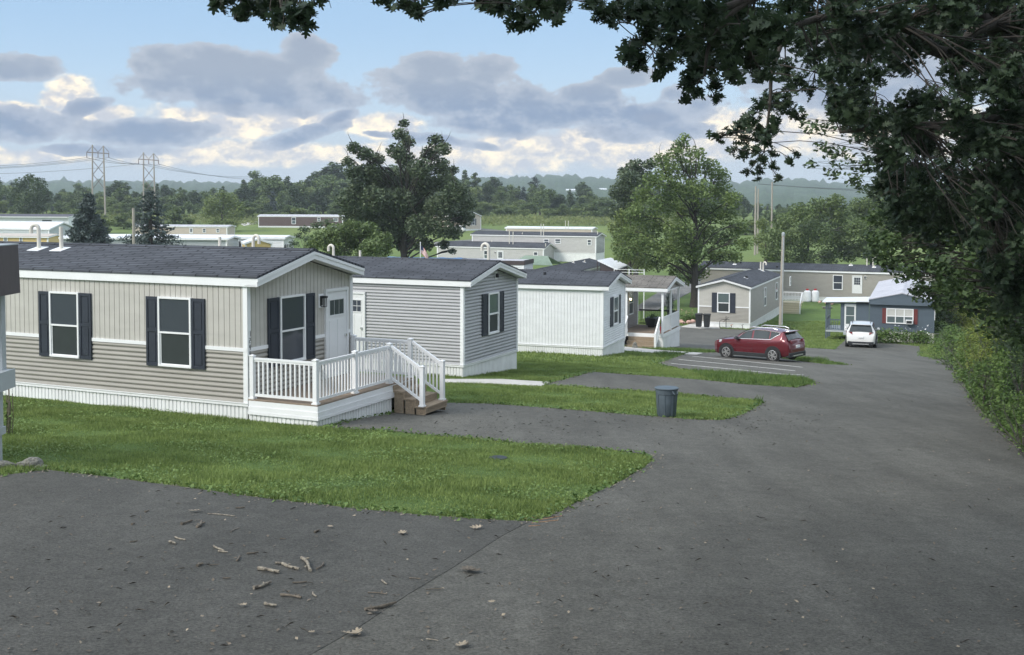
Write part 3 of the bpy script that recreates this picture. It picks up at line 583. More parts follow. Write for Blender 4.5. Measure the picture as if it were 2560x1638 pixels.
# 1 beige two-tone home with the deck
h = Home('mobile_home', 'beige home with navy shutters and white railed entry deck, by the front lawn', (-5.86, 24.676, -4.485), rzU(TH), 18.3, 4.253, 2.6, 0.506, 0.314, 0.05, 0.183, 0.42)
h.walls('taupe', 'cream', 1.18, 'SE'); h.corners(); h.skirt(1.3); h.roof('roof')
h.pxwin('S', 129.2, 729.5, 201.8, 892.5, shut='lr'); h.pxwin('S', 400.2, 742.7, 482.3, 917, shut='lr')
h.pxwin('E', 695.5, 738, 757.8, 906, panes=('glass', 'glass'), shut='lr', sw=0.42)
u0, u1, z0, z1 = h.rect('E', 809.5, 727, 866, 888); h.door('E', u0, u1, h.sk + 0.12, z1, lites=(3, 1), lz=(0.72, 0.90))
lu, lz = h.hit('E', 801, 752); h.lamp('E', lu, lz)
h.pxvent(97.5, 622, .52, hook=0.10, r=0.05, hdir=(-0.9, -0.4)); h.pxvent(153.5, 623, .58, r=0.05)
h.vent(-3.15, 3.0, 0.42, r=0.04); h.vent(-2.1, 3.0, 0.38, hook=0.09, r=0.04, hdir=(1, 0))
b = MB()                       # house number plate: 1 2 4 4 stacked down the corner trim
nu = h.hit('E', 623.5, 860)
f = MB(); h.fbox(f, 'E', 0.012, 0.082, nu[1] - 0.30, nu[1] + 0.32, 0.031, 0.036); plate = f.build('number_plate', 'white', h.e)
def seg(mb, ch, u, z, sz):
    A = {'0': 'abcdef', '1': 'bc', '2': 'abged', '4': 'fgbc', '7': 'abc', '3': 'abgcd'}[ch]; w_, t = sz * 0.42, sz * 0.13
    R = {'a': (0, w_, sz - t, sz), 'g': (0, w_, sz / 2 - t / 2, sz / 2 + t / 2), 'd': (0, w_, 0, t), 'f': (0, t, sz / 2, sz), 'e': (0, t, 0, sz / 2), 'b': (w_ - t, w_, sz / 2, sz), 'c': (w_ - t, w_, 0, sz / 2)}
    for k in A: r = R[k]; h.fbox(mb, 'E', u + r[0], u + r[1], z + r[2], z + r[3], 0.0361, 0.040)
q = MB()
for i, ch in enumerate('1244'): seg(q, ch, 0.024, nu[1] + 0.17 - i * 0.15, 0.12)
q.build('digits', 'dark', plate)
# deck (own top-level thing beside the home)
D = empty('entry_deck', h.base, h.rz, 'white railed deck with wooden steps on the gable end of the beige home', 'deck')
zd = h.sk + 0.10; DX = 1.87; DY = 4.24
mb = MB()
for i in range(14):
    xa = 0.032 + i * (DX - 0.032) / 14; mb.box(xa, xa + (DX - 0.032) / 14 - 0.006, -0.03, DY, zd - 0.03, zd)
mb.build('deck_boards', 'deck', D)
mb = MB(); zb = zd - 0.031
for z0_, z1_, o_ in ((zb - 0.125, zb, 0.0), (zb - 0.235, zb - 0.127, 0.018), (zb - 0.30, zb - 0.237, 0.03)):
    mb.box(0.05, DX + o_ - 0.0, -0.03 - o_, -0.005 - o_, z0_, z1_); mb.box(DX - 0.03 + o_, DX - 0.005 + o_ + 0.0, -0.004 - o_, DY, z0_, z1_); mb.box(0.05, DX - .04, DY - 0.03 + o_, DY - 0.004 + o_, z0_, z1_)
mb.build('deck_fascia', 'white', D)
mb = MB()
for (ax, ay, bx, by) in ((0.05, -0.02, DX - 0.02, -0.02), (DX - 0.02, -0.02, DX - 0.02, 3.12), (DX - 0.02, DY - 0.05, 0.05, DY - 0.05)):
    L_ = math.hypot(bx - ax, by - ay); n = int(L_ / 0.11); dx, dy = (bx - ax) / n, (by - ay) / n; nx, ny = dy / math.hypot(dx, dy) * -0.018, -dx / math.hypot(dx, dy) * -0.018
    for i in range(n):
        pts = [(0, 0), (0.68, 0), (0.76, 1), (0.94, 1), (1, 0)]
        for (ta, na), (tb, nb) in zip(pts[:-1], pts[1:]):
            pa = (ax + dx * (i + ta) + nx * na, ay + dy * (i + ta) + ny * na); pb = (ax + dx * (i + tb) + nx * nb, ay + dy * (i + tb) + ny * nb)
            mb.poly([(pa[0], pa[1], -0.9), (pb[0], pb[1], -0.9), (pb[0], pb[1], zb - 0.237), (pa[0], pa[1], zb - 0.237)])
mb.build('skirting', 'skirt', D)
SY0, SY1 = 3.16, 4.18
P_ = [(0.10, 0.05), (DX - 0.10, 0.05), (DX - 0.10, 1.62), (DX - 0.10, SY0), (DX - 0.10, SY1), (0.12, SY1)]
for x, y in P_: post(D, (x, y, zd), 0.95)
for i in (0, 1, 2, 4):
    a, b_ = P_[i], P_[i + 1]
    dx, dy = b_[0] - a[0], b_[1] - a[1]; L_ = math.hypot(dx, dy); ux, uy = dx / L_ * 0.05, dy / L_ * 0.05
    railing(D, (a[0] + ux, a[1] + uy, zd), (b_[0] - ux, b_[1] - uy, zd))
zs = zd
stairs(D, DX + 0.0, SY0 - 0.02, SY1 + 0.06, zd, 3, 0.30, 0.165)
sx = DX + 0.80; zt_ = zd - 0.165 * 3
for y in (SY0, SY1):
    post(D, (sx, y, zt_), 0.95)
    railing(D, (DX - 0.05, y, zd + 0.0), (sx - 0.05, y, zt_ + 0.02), h=0.93, name='stair_railing', z_off=0.14)
# door mat-like dark bench on the deck
# 2 grey home
h2 = Home('mobile_home', 'grey lap-sided home with charcoal roof and one shuttered gable window, behind the deck', (-1.607, 36.695, -5.387), rzU(TH), 17.5, 4.354, 2.6, 0.508, 0.305, 0.08, 0.179, 0.46)
h2.walls('grey'); h2.corners(); h2.skirt(1.4); h2.roof('roof')
h2.pxwin('E', 1217.2, 731, 1243.6, 834, panes=('lglass', 'screen'), shut='lr', sw=0.44, fr=0.06)
h2.pxdoor('S', 863, 734, 915, 905, lites=(3, 2), lz=(0.72, 0.90)); 
c_ = h2.hit('E', 1239, 688); f = MB(); h2.fbox(f, 'E', c_[0] - .09, c_[0] + .09, c_[1] - .14, c_[1] + .14, .012, .03); sc_ = f.build('security_camera', 'white', h2.e); f = MB(); h2.fbox(f, 'E', c_[0] - .06, c_[0] + .04, c_[1] - .08, c_[1] + .06, .03, .12); f.build('lens', 'dark', sc_)
h2.vent(-7.0, 3.0, 0.45, hook=0.11, r=0.05, hdir=(-1, 0)); h2.vent(-5.7, 2.8, 0.35, r=0.045, hdir=(1, 0)); h2.vent(-0.55, 3.1, 0.62, hook=0.13, r=0.055, hdir=(-1, 0), boot=False)
# 3 white home
h3 = Home('mobile_home', 'white home with vertical panels, black shutters and charcoal roof, beside the covered porch', (4.14, 50.756, -6.612), rzU(0.335), 16.5, 4.259, 2.6, 0.474, 0.277, 0.13, 0.179, 0.62)
h3.walls('wsid', 'wsid', None, 'S'); 
t = MB(); h3.batten(t, 'E', h3.sk + 1.35, 0, 0.152); t.build('gable_cladding', 'wsid', h3.e); h3.corners(); h3.skirt(1.6); h3.roof('roof')
t = MB(); h3.fbox(t, 'E', 0, h3.w, h3.sk + 1.31, h3.sk + 1.39, 0.013, 0.03); t.build('belt_trim', 'wsid', h3.e)
h3.pxwin('E', 1531, 740, 1543, 812, panes=('lglass', 'screen'), shut='lr', sw=0.5, fr=0.07)
h3.pxvent(1362, 687, 0.12, r=0.07, m='dark', boot=False)
# 4 porch home
zc4 = -7.30
a4 = hitp = None
def hitz(px, py, z): d = ray(px, py); return d * (z / d.z)
th4 = 0.36; c4 = hitz(1658.6, 836, -7.28); U4 = Vector((math.cos(th4), -math.sin(th4), 0)); V4 = Vector((math.sin(th4), math.cos(th4), 0))
o4 = c4 - U4 * 2.55
h4 = Home('mobile_home', 'brown sided home with brown shingle roof and white covered porch', (o4.x, o4.y, c4.z), rzU(th4), 14.5, 4.25, 2.34, 0.47, 2.75, 0.12, 0.2, 0.85)
h4.walls('brown'); h4.corners(); h4.skirt(1.8)
h4.roof('broof')
P4 = empty('porch', h4.base, h4.rz, 'white covered porch with wooden steps, black planter and panelled railing, on the brown home', 'porch'); zp = h4.sk + 0.02; PX4 = 2.55
mb = MB()
for i in range(18): xa = 0.04 + i * (PX4 - .04) / 18; mb.box(xa, xa + (PX4 - .04) / 18 - 0.006, 0, 4.25, zp - 0.04, zp)
mb.build('deck_boards', 'deck', P4)
mb = MB(); mb.box(0.05, PX4, -0.03, 0.0, zp - 0.2, zp - 0.005); mb.box(PX4, PX4 + 0.03, -0.03, 4.28, zp - 0.2, zp - 0.005); mb.box(0.05, PX4, 4.25, 4.28, zp - 0.2, zp - 0.005); mb.build('deck_fascia', 'white', P4)
mb = MB(); mb.box(PX4 - 0.04, PX4 - 0.01, 0, 4.25, -1.0, zp - 0.2); mb.box(1.35, PX4 - 0.04, 0.0, 0.03, -1.0, zp - 0.2); mb.box(0.05, PX4 - 0.04, 4.22, 4.25, -1.0, zp - 0.2)
for i in range(28): mb.box(PX4 - 0.01, PX4 + 0.004, 0.05 + i * 0.15, 0.13 + i * 0.15, -1.0, zp - 0.2)
mb.build('skirting', 'skirt', P4)
for x, y in ((PX4 - 0.08, 0.08), (PX4 - 0.08, 2.12), (PX4 - 0.08, 4.17), (0.16, 0.08), (0.42, 0.08)): post(P4, (x, y, zp), 2.34, 0.11, cap=False)
mb = MB(); mb.box(0.05, PX4, 0.02, 0.14, zp + 2.28, zp + 2.36); mb.box(PX4 - 0.14, PX4, 0.14, 4.23, zp + 2.28, zp + 2.36); mb.build('porch_beam', 'white', P4)
g = MB(); g.poly([(PX4 - 0.02, -0.08, zp + 2.37), (PX4 - 0.02, 4.33, zp + 2.37), (PX4 - 0.02, 2.125, zp + 2.37 + 0.6)]); g.poly([(PX4 - 0.05, -0.08, zp + 2.37), (PX4 - 0.05, 4.33, zp + 2.37), (PX4 - 0.05, 2.125, zp + 2.37 + 0.6)])
for i in range(6):
    z_ = zp + 2.40 + i * .1; k = (z_ - zp - 2.37) / .6 * 2.2; g.poly([(PX4 + 0.0, -0.05 + k, z_), (PX4 + 0.0, 4.3 - k, z_), (PX4 - 0.018, 4.3 - k - .3, z_ + .1), (PX4 - 0.018, -0.05 + k + .3, z_ + .1)])
g.build('gable_panel', 'brown', P4)
for (ya, yb) in ((0.14, 2.06), (2.18, 4.11)):
    railing(P4, (PX4 - 0.08, ya, zp), (PX4 - 0.08, yb, zp), sp=0.10, h=0.9, bal=0.05)
railing(P4, (0.12, 4.17, zp), (PX4 - .14, 4.17, zp), sp=0.12, m='dark', name='back_railing')
# steps on the camera-facing side, between x=0.3 and 1.35
mb = MB()
for i in range(4):
    z_ = zp - 0.2 * (i + 1); ya = -0.28 * i; mb.box(0.62, 2.2, ya - 0.29, ya, z_ - 0.04, z_); mb.box(0.62, 2.2, ya - 0.29, ya - 0.265, z_ - 0.2, z_ - 0.041)
mb.build('steps', 'step', P4)
for x in (0.5, 2.33):
    a = (x, 0.02, zp); b_ = (x, -1.0, zp - 0.72); mb = MB(); mb.bar((x, 0.02, zp + 0.9), (x, -1.0, zp + 0.1), 0.08, 0.09); mb.bar((x, 0.02, zp + 0.15), (x, -1.0, zp - 0.65), 0.06, 0.08)
    for i in range(1, 9): t_ = i / 9; mb.box(x - .02, x + .02, 0.02 - 1.02 * t_ - .03, 0.02 - 1.02 * t_ + .03, zp + .15 - .8 * t_, zp + .9 - .8 * t_)
    mb.box(x - .055, x + .055, -1.08, -0.97, zp - 0.95, zp + 0.12); mb.build('stair_railing', 'white', P4)
h4.window('E', 2.0, 3.0, zp + 0.75, zp + 2.15, panes=('glass', 'screen')); h4.door('E', 0.55, 1.5, zp + 0.03, zp + 2.1)
lmp = MB(); lmp.lathe([(0.03, 0), (0.07, 0.03), (0.07, 0.13), (0.03, 0.17)], 10, (0.12, 1.72, zp + 1.62)); lo = lmp.build('porch_light', 'white', h4.e)
em, nt_, bb_ = mat('lit_bulb'); bb_.inputs['Emission Color'].default_value = (1, 0.8, 0.5, 1); bb_.inputs['Emission Strength'].default_value = 6; M['bulb'] = em
lmp = MB(); lmp.lathe([(0.02, 0), (0.05, 0.03), (0.05, 0.08), (0.02, 0.11)], 8, (0.24, 1.72, zp + 1.65)); lmp.build('bulb', 'bulb', lo)
# 5 beige home at the far lawn: gable towards the viewer
th5 = 0.377; w5 = 4.268; U5 = Vector((math.cos(th5), -math.sin(th5), 0)); o5 = Vector((19.422, 90.982, -9.864)) - U5 * w5
h5 = Home('mobile_home', 'two-tone beige home with gable and dark shutters behind the red car', o5, rzV(th5), 16.5, w5, 2.8, 0.577, 0.286, 0.12, 0.151, 0.55)
h5.walls('taupe', 'cream', 1.28, 'E'); h5.corners(); h5.skirt(1.6); h5.roof('roof')
c8 = lambda x, y: (1650 + x / 5.923, 640 + y / 5.923)
h5.pxwin('E', *c8(848, 545), *c8(1035, 838), panes=('lglass', 'screen'), shut='lr', sw=0.44, fr=0.07)
for xa, ya, xb, yb in ((1533, 465, 1562, 742), (1703, 392, 1733, 648), (1915, 305, 1930, 440)): h5.pxwin('N', *c8(xa, ya), *c8(xb, yb), panes=('lglass', 'screen'), fr=0.07)
h5.pxvent(*c8(1490, 205), 0.75, r=0.07); h5.pxvent(*c8(1528, 225), 0.7, hook=0.16, r=0.07, hdir=(0.4, 0.9)); h5.pxvent(*c8(1280, 330), 0.2, r=0.12, m='dark'); h5.pxvent(*c8(1735, 165), 0.12, r=0.1, m='dark', boot=False)
# 6 long taupe home across the far lawn
c4b = lambda x, y: (1760 + x / 4.298, 600 + y / 4.298)
U6 = Vector((math.cos(TH), -math.sin(TH), 0)); o6 = atd(*c4b(1000, 603), 119.5) + U6 * 20.5
h6 = Home('mobile_home', 'long taupe home with charcoal roof set crosswise behind the two propane tanks', o6, rzU(TH), 31, 4.3, 2.6, 0.55, 0.3, 0.12, 0.18, 0.55)
h6.walls('taupe'); h6.corners(('SE',)); h6.skirt(1.6); h6.roof('roof')
h6.pxwin('S', *c4b(1385, 377), *c4b(1492, 538), panes=('glass', 'glass'), fr=0.07); h6.pxdoor('S', *c4b(1592, 390), *c4b(1700, 575), lites=(3, 3), lz=(0.5, 0.92))
lu, lz = h6.hit('S', *c4b(1730, 403)); h6.lamp('S', lu, lz)
h6.pxvent(*c4b(1750, 275), 0.75, r=0.06, boot=False); h6.pxvent(*c4b(1815, 278), 0.75, hook=0.15, r=0.06, hdir=(1, 0), boot=False); h6.pxvent(*c4b(1578, 272), 0.15, r=0.12); h6.pxvent(*c4b(1828, 293), 0.15, r=0.12); h6.pxvent(*c4b(330, 262), 0.15, r=0.1); h6.pxvent(*c4b(395, 252), 0.15, r=0.12, m='dark', boot=False)
# 7 blue home with side porch
th7 = 0.352; w7 = 4.27; U7 = Vector((math.cos(th7), -math.sin(th7), 0)); c7b = lambda x, y: (2050 + x / 7.7, 680 + y / 7.7)
nl = atd(*c7b(945, 1200), 79.6); zc = atd(*c7b(2120, 1175), 78.2).z; wB = 4.35
h7 = Home('mobile_home', 'slate blue home with red shutters, weathered pale roof and window air conditioner', (nl.x, nl.y, zc), rzV(th7), 18.5, wB, 2.12, 0.50, 0.25, 0.02, 0.10, 0.32)
h7.walls('blue', 'blue', None, 'SENW'); h7.skirt(1.2, 'concrete', band=False); h7.roof('oldroof', 'blue')
q = MB(); zg = h7.sk + h7.H; q.hexa([(0.0, -0.02, zg - 0.22), (0.27, -0.02, zg - 0.22), (0.27, wB + .02, zg - .22), (0, wB + .02, zg - .22), (0.0, -0.02, zg + .09), (0.27, -0.02, zg + .09), (0.27, wB + .02, zg + .09), (0, wB + .02, zg + .09)])
q.poly([(0.271, 0, zg + .09), (0.271, wB, zg + .09), (0.271, wB / 2, zg + .58)]); q.build('gable_overhang', 'blue', h7.e)
u0, u1, z0, z1 = h7.rect('E', *c7b(1275, 705), *c7b(1800, 995)); h7.window('E', u0, u1, z0, z1, panes=('blind', 'lglass'), cols=3, fr=0.065, shut='lr', sw=0.26, sm='red')
f = MB(); h7.fbox(f, 'E', u1 - 0.52, u1 - 0.06, z0 + 0.02, z0 + 0.30, 0.06, 0.34); ac = f.build('air_conditioner', 'white', h7.e); f = MB(); h7.fbox(f, 'E', u1 - 0.46, u1 - 0.10, z0 + 0.06, z0 + 0.25, 0.34, 0.345); f.build('grille', 'bplast', ac)
f = MB(); h7.fbox(f, 'E', wB - .01, wB + .03, h7.sk + .9, h7.sk + 2.0, -0.05, .03); f.build('corner_trim', 'white', h7.e)
# its side porch: awning, enclosed entry, dark railing
A7 = empty('side_porch', h7.base, h7.rz, 'open side porch of the blue home under a white metal awning', 'porch')
zq = h7.sk - 0.08; q = MB(); q.hexa([(-3.6, -3.25, zq + 2.02), (0.35, -3.25, zq + 2.02), (0.35, -0.03, zq + 2.16), (-3.6, -0.03, zq + 2.16), (-3.6, -3.25, zq + 2.07), (0.35, -3.25, zq + 2.07), (0.35, -0.03, zq + 2.21), (-3.6, -0.03, zq + 2.21)]); q.build('awning', 'wroof', A7)
q = MB(); q.box(-3.5, 0.0, -3.0, -0.05, zq - 0.12, zq); q.build('floor', 'gstrip', A7)
q = MB(); q.box(-0.10, 0.0, -1.98, -1.72, zq, zq + 2.04); q.box(-0.10, 0.0, -0.92, -0.03, zq, zq + 2.1); q.box(-0.10, 0, -3.02, -0.03, zq + 1.93, zq + 2.03); q.build('front_wall', 'blue', A7)
q = MB(); q.box(-0.08, 0.02, -1.71, -0.93, zq + 0.02, zq + 1.93); dr = q.build('screen_door', 'door', A7)
q = MB(); q.box(0.02, 0.026, -1.60, -1.04, zq + 1.12, zq + 1.75); q.box(0.02, 0.026, -1.60, -1.04, zq + 0.5, zq + 1.08); q.build('pane', 'lglass', dr)
for x, y in ((-0.06, -2.98), (-3.4, -2.98), (-1.7, -2.98)): 
    q = MB(); q.box(x - .05, x + .05, y - .05, y + .05, -0.6, zq + 2.03); q.build('post', 'blue', A7)
railing(A7, (-0.06, -2.9, zq), (-0.06, -2.03, zq), m='blue', sp=0.14, h=0.8); railing(A7, (-3.35, -2.98, zq), (-0.12, -2.98, zq), m='blue', sp=0.14, h=0.8)
q = MB(); q.box(0.02, 0.42, -1.75, -0.9, zq - 0.25, zq - 0.1); q.build('step', 'gstrip', A7)
# distant homes --------------------------------------------------------------
c7 = lambda x, y: (1050 + x / 3.4386, 400 + y / 3.4386)
def far_home(label, cpx, cpy, D, th, L, w, Hh, rise, wall, roofm, sk=0.5, wins=(), doors=(), vents=(), split=None, high=None, oe=0.25, os_=0.12, fz=0.17, ground=False, vert=''):
    """cpx,cpy: bottom of the wall at the near right corner; D its distance"""
    o = atd(cpx, cpy, D)
    hh = Home('mobile_home', label, o, rzU(th), L, w, Hh, rise, oe, os_, fz, sk)
    hh.walls(wall, high, split, vert or ('E' if split else ''), pitch=0.2); hh.corners(('SE', 'NE', 'SW'), wd=0.14); hh.skirt(2.0, rows=False); hh.roof(roofm)
    for wn in wins: hh.pxwin(*wn, fr=0.08, panes=('glass', 'lglass'))
    for d in doors: hh.pxdoor(*d, lites=(3, 3), lz=(0.25, 0.9), handle=False)
    for v in vents: hh.pxvent(v[0], v[1], v[2], r=0.07, hook=(v[3] if len(v) > 3 else 0), hdir=(1, 0), boot=False)
    return hh
g1 = far_home('light grey home with charcoal roof and glazed door, behind the flagpole', *c7(1062, 907), 182, 0.46, 20.0, 4.3, 2.6, 0.75, 'lgrey', 'roof', wins=[('S',) + c7(550, 778) + c7(602, 850), ('S',) + c7(977, 790) + c7(1013, 848)], doors=[('S',) + c7(665, 785) + c7(718, 860)], vents=[c7(768, 722) + (2.1,), c7(800, 725) + (2.1,), c7(617, 705) + (0.3,), c7(1080, 745) + (0.5,)])
lu, lz = g1.hit('S', *c7(647, 797)); g1.lamp('S', lu, lz)
g2 = far_home('tan grey home peeking out behind the light grey one', *c7(1312, 872), 197, 0.43, 12, 4.3, 2.6, 0.7, 'taupe', 'roof', wins=[('S',) + c7(1232, 755) + c7(1268, 810)], vents=[c7(1330, 712) + (0.4,), c7(1200, 725) + (0.3,)])
g3 = far_home('pale grey home with dark grey gable end, near the maple tree', *c7(1512, 803), 183, 0.416, 22.5, 4.27, 2.6, 0.5, 'lgrey', 'roof', wins=[('S',) + c7(1438, 685) + c7(1474, 735), ('S',) + c7(1065, 680) + c7(1108, 720), ('S',) + c7(1160, 678) + c7(1210, 720)], vents=[c7(1527, 640) + (0.5,), c7(1040, 690) + (1.9,), c7(1062, 690) + (1.9,), c7(880, 640) + (0.3,)])
q = MB(); g3.lap(q, 'E', g3.sk + 0.02, g3.sk + g3.H + g3.rise, 0, 0.2, 0.03); q.build('gable_cladding', 'dgrey', g3.e)
V4_ = Vector((math.sin(.305), math.cos(.305), 0)); U4_ = Vector((math.cos(.305), -math.sin(.305), 0)); e4 = atd(*c7(1612, 897), 125)
o_ = e4 - V4_ * 22 - U4_ * 4.27; g4 = Home('mobile_home', 'grey home with charcoal roof low behind the white home, beside the white canopy', (o_.x, o_.y, e4.z - 2.77), rzV(.305), 22, 4.27, 2.6, 0.55, .25, .1, .17, .8)
g4.walls('grey', pitch=.2); g4.corners(); g4.skirt(1.8); g4.roof('roof'); g4.pxvent(*c7(1320, 885), .2, r=.08); g4.pxvent(*c7(1415, 880), .2, r=.08)
wn_ = g4.hit('N', *c7(1585, 955)); g4.window('N', wn_[0] - .2, wn_[0] + .2, wn_[1] - .5, wn_[1] + .5, fr=.05)
g5 = far_home('cream trailer with white rolled roof beyond the dark roofed home', *c7(1478, 700), 236, 0.30, 19, 4.2, 2.5, 0.25, 'pink', 'wroof', vents=[c7(1250, 615) + (1.6,), c7(1275, 615) + (1.6,)])
g6 = far_home('beige home end with black shutters seen at the edge of the big oak', *c7(380, 595), 268, 0.85, 12, 5.2, 3.0, 0.9, 'pink', 'roof', sk=1.0)
g6.window('E', 2.3, 3.3, g6.sk + 0.9, g6.sk + 2.5, fr=0.08, shut='lr', sw=0.4)
c6 = lambda x, y: (600 + x / 4.0117, 480 + y / 4.0117)
b1 = far_home('long chocolate brown trailer with white trim on the far grass', *c6(1030, 352), 278, 0.10, 21.5, 4.2, 2.45, 0.35, 'choc', 'oldroof', wins=[('S',) + c6(775, 258) + c6(808, 295), ('S',) + c6(935, 262) + c6(985, 298), ('S',) + c6(518, 255) + c6(560, 322)], os_=0.05)
q = MB(); b1.fbox(q, 'S', 0, b1.L, b1.sk - .05, b1.sk + .16, 0.02, 0.06); q.build('base_trim', 'white', b1.e)
cc = lambda x, y: (440 + x / 7.079, 560 + y / 7.079)
t1 = far_home('beige trailer with small windows in front of the round tree', *cc(905, 255), 236, 0.16, 21, 4.0, 2.3, 0.25, 'pink', 'oldroof', wins=[('S',) + cc(712, 82) + cc(768, 152), ('S',) + cc(472, 82) + cc(530, 155)], doors=[('S',) + cc(240, 75) + cc(298, 170)])
t2 = far_home('long white-roofed trailer with bay front window, behind the beige home', *cc(1905, 590), 150, 0.12, 25.5, 4.2, 2.4, 0.22, 'wsid', 'wroof', os_=0.2, fz=0.2)
t2.window('E', 0.9, 2.9, t2.sk + 0.75, t2.sk + 1.75, cols=2, fr=0.08, panes=('lglass', 'lglass'), shut='l', sw=0.2)
q = MB(); t2.fbox(q, 'E', 0.25, 0.55, t2.sk + 1.1, t2.sk + 1.6, .03, .12); q.build('wall_light', 'dark', t2.e)
for i in range(5): q = MB(); t2.fbox(q, 'S', 16.5 + i * .9, 16.9 + i * .9, t2.sk + 0.3, t2.sk + 2.1, .03, .06); q.build('dark_panel', 'bplast', t2.e)
t3 = far_home('low trailer with wide white roof and sage walls, in front of the bay window trailer', *cc(900, 610), 141, 0.12, 22, 4.0, 2.3, 0.25, 'gstrip', 'wroof', os_=0.3)
s1 = far_home('small yellow gabled shed with white trim, behind the beige home', *cc(1230, 640), 138, 1.25, 4.5, 3.2, 1.9, 0.55, 'yellow', 'wroof', sk=0.3)
cl = lambda x, y: (x / 8.023, 560 + y / 8.023)
t4 = far_home('yellow trailer with shuttered window at the left edge, behind the roof vents', *cl(965, 620), 155, 0.15, 20, 4.0, 2.35, 0.25, 'yellow', 'pink', wins=[('S',) + cl(72, 245) + cl(158, 352)], doors=[('S',) + cl(390, 262) + cl(455, 400)], os_=0.25)
t5 = far_home('white-roofed home with pale siding beyond the yellow trailer', *cl(985, 440), 178, 0.34, 20, 6.2, 2.5, 1.0, 'pale', 'wroof')
c5 = lambda x, y: (x / 3.4386, 340 + y / 3.4386)
t6 = far_home('dark roofed carport style home above the white roof, left of the blue spruce', *c5(590, 815), 205, 0.10, 22, 5, 2.4, 0.3, 'wsid', 'brownmetal', wins=[('S',) + c5(360, 718) + c5(450, 752)], os_=0.6)
t7 = far_home('flat white trailer roof at the far left edge', *c5(110, 808), 215, 0.10, 12, 4, 2.4, 0.25, 'wsid', 'wroof')
# trailer with blue tarps and old brown parapet between grey home and light grey home
ct = lambda x, y: (1040 + x / 8.023, 580 + y / 8.023)
tb = far_home('old trailer with patched roof, blue tarps and brown parapet, behind the grey home', 1309, 706, 112, 0.27, 16, 3.6, 1.9, 0.05, 'wsid', 'oldroof', sk=0.4, oe=0.05, os_=0.02)
q = MB(); tb.fbox(q, 'E', -0.05, 3.65, tb.sk + 1.75, tb.sk + 2.2, .02, .12); tb.fbox(q, 'S', tb.L - 3.0, tb.L + .1, tb.sk + 1.72, tb.sk + 2.15, .0, .08); q.build('parapet', 'brownmetal', tb.e)
tb.window('E', 0.5, 1.0, tb.sk + 0.5, tb.sk + 1.4, fr=0.06)
tp = MB()
for i in range(9):
    for j in range(4):
        xs = [-15.5 + i * .95, -15.5 + (i + 1) * .95]; ys = [j * 0.9, (j + 1) * 0.9]; zf = lambda x, y: tb.zroof(min(max(y, 0), 3.6)) + 0.03 + 0.05 * math.sin(x * 3.1 + y * 2)
        tp.poly([(xs[0], ys[0], zf(xs[0], ys[0])), (xs[1], ys[0], zf(xs[1], ys[0])), (xs[1], ys[1], zf(xs[1], ys[1])), (xs[0], ys[1], zf(xs[0], ys[1]))])
o = tp.build('tarp', 'tarp', tb.rf)
# white shed roof on posts
KP = [atd(1541.5, 675.7, 110), atd(1569, 665.2, 112.5), atd(1527, 646.6, 116), atd(1493.5, 653, 113.5)]
kb = Vector((KP[0].x, KP[0].y, H1(KP[0].x, KP[0].y))); K = empty('canopy', kb, 0, 'white sloping metal canopy on posts, left of the maple tree', 'canopy'); KP = [p - kb for p in KP]
q = MB(); q.hexa(KP + [p + Vector((0, 0, .1)) for p in KP]); rr2 = KP[1] + Vector((1.1, 0.9, -.75)); rr3 = KP[2] + Vector((1.1, .9, -.75))
q.hexa([KP[1] + Vector((.004, 0, 0)), rr2, rr3, KP[2] + Vector((.004, 0, 0)), KP[1] + Vector((.004, 0, .1)), rr2 + Vector((0, 0, .1)), rr3 + Vector((0, 0, .1)), KP[2] + Vector((.004, 0, .1))]); q.build('roof', 'wroof', K)
for p in (KP[0], KP[3], rr2, rr3): q = MB(); q.box(p.x - .05, p.x + .05, p.y - .05, p.y + .05, -.8, p.z); q.build('post', 'brownmetal', K)
q = MB(); q.hexa([KP[0] + Vector((.3, .2, -1.0)), KP[1] + Vector((0, 0, -1.0)), KP[2] + Vector((0, 0, -1)), KP[3] + Vector((.3, .3, -1)), KP[0] + Vector((.3, .2, -.02)), KP[1] + Vector((0, 0, -.02)), KP[2] + Vector((0, 0, -.02)), KP[3] + Vector((.3, .3, -.02))]); q.build('side_panel', 'brownmetal', K)
# green cloth canopy
gp = atd(*c7(1000, 920), 128); G = empty('green_canopy', Vector((gp.x, gp.y, H1(gp.x, gp.y))), -0.4, 'faded green cloth canopy beside the light grey home', 'canopy'); zk = gp.z - G.location.z + 0.3
q = MB(); q.hexa([(-2.6, -1.6, zk), (2.6, -1.6, zk), (1.4, 0, zk + .95), (-1.4, 0, zk + .95), (-2.6, -1.6, zk + .04), (2.6, -1.6, zk + .04), (1.4, 0, zk + .99), (-1.4, 0, zk + .99)]); q.hexa([(2.6, 1.6, zk), (-2.6, 1.6, zk), (-1.4, 0, zk + .95), (1.4, 0, zk + .95), (2.6, 1.6, zk + .04), (-2.6, 1.6, zk + .04), (-1.4, 0, zk + .99), (1.4, 0, zk + .99)]); q.build('cloth', 'gtarp', G)
for x in (-2.5, 2.5):
    for y in (-1.5, 1.5): q = MB(); q.tube([(x, y, 0), (x, y, zk + .04)], 0.04, 6); q.build('pole', 'white', G)
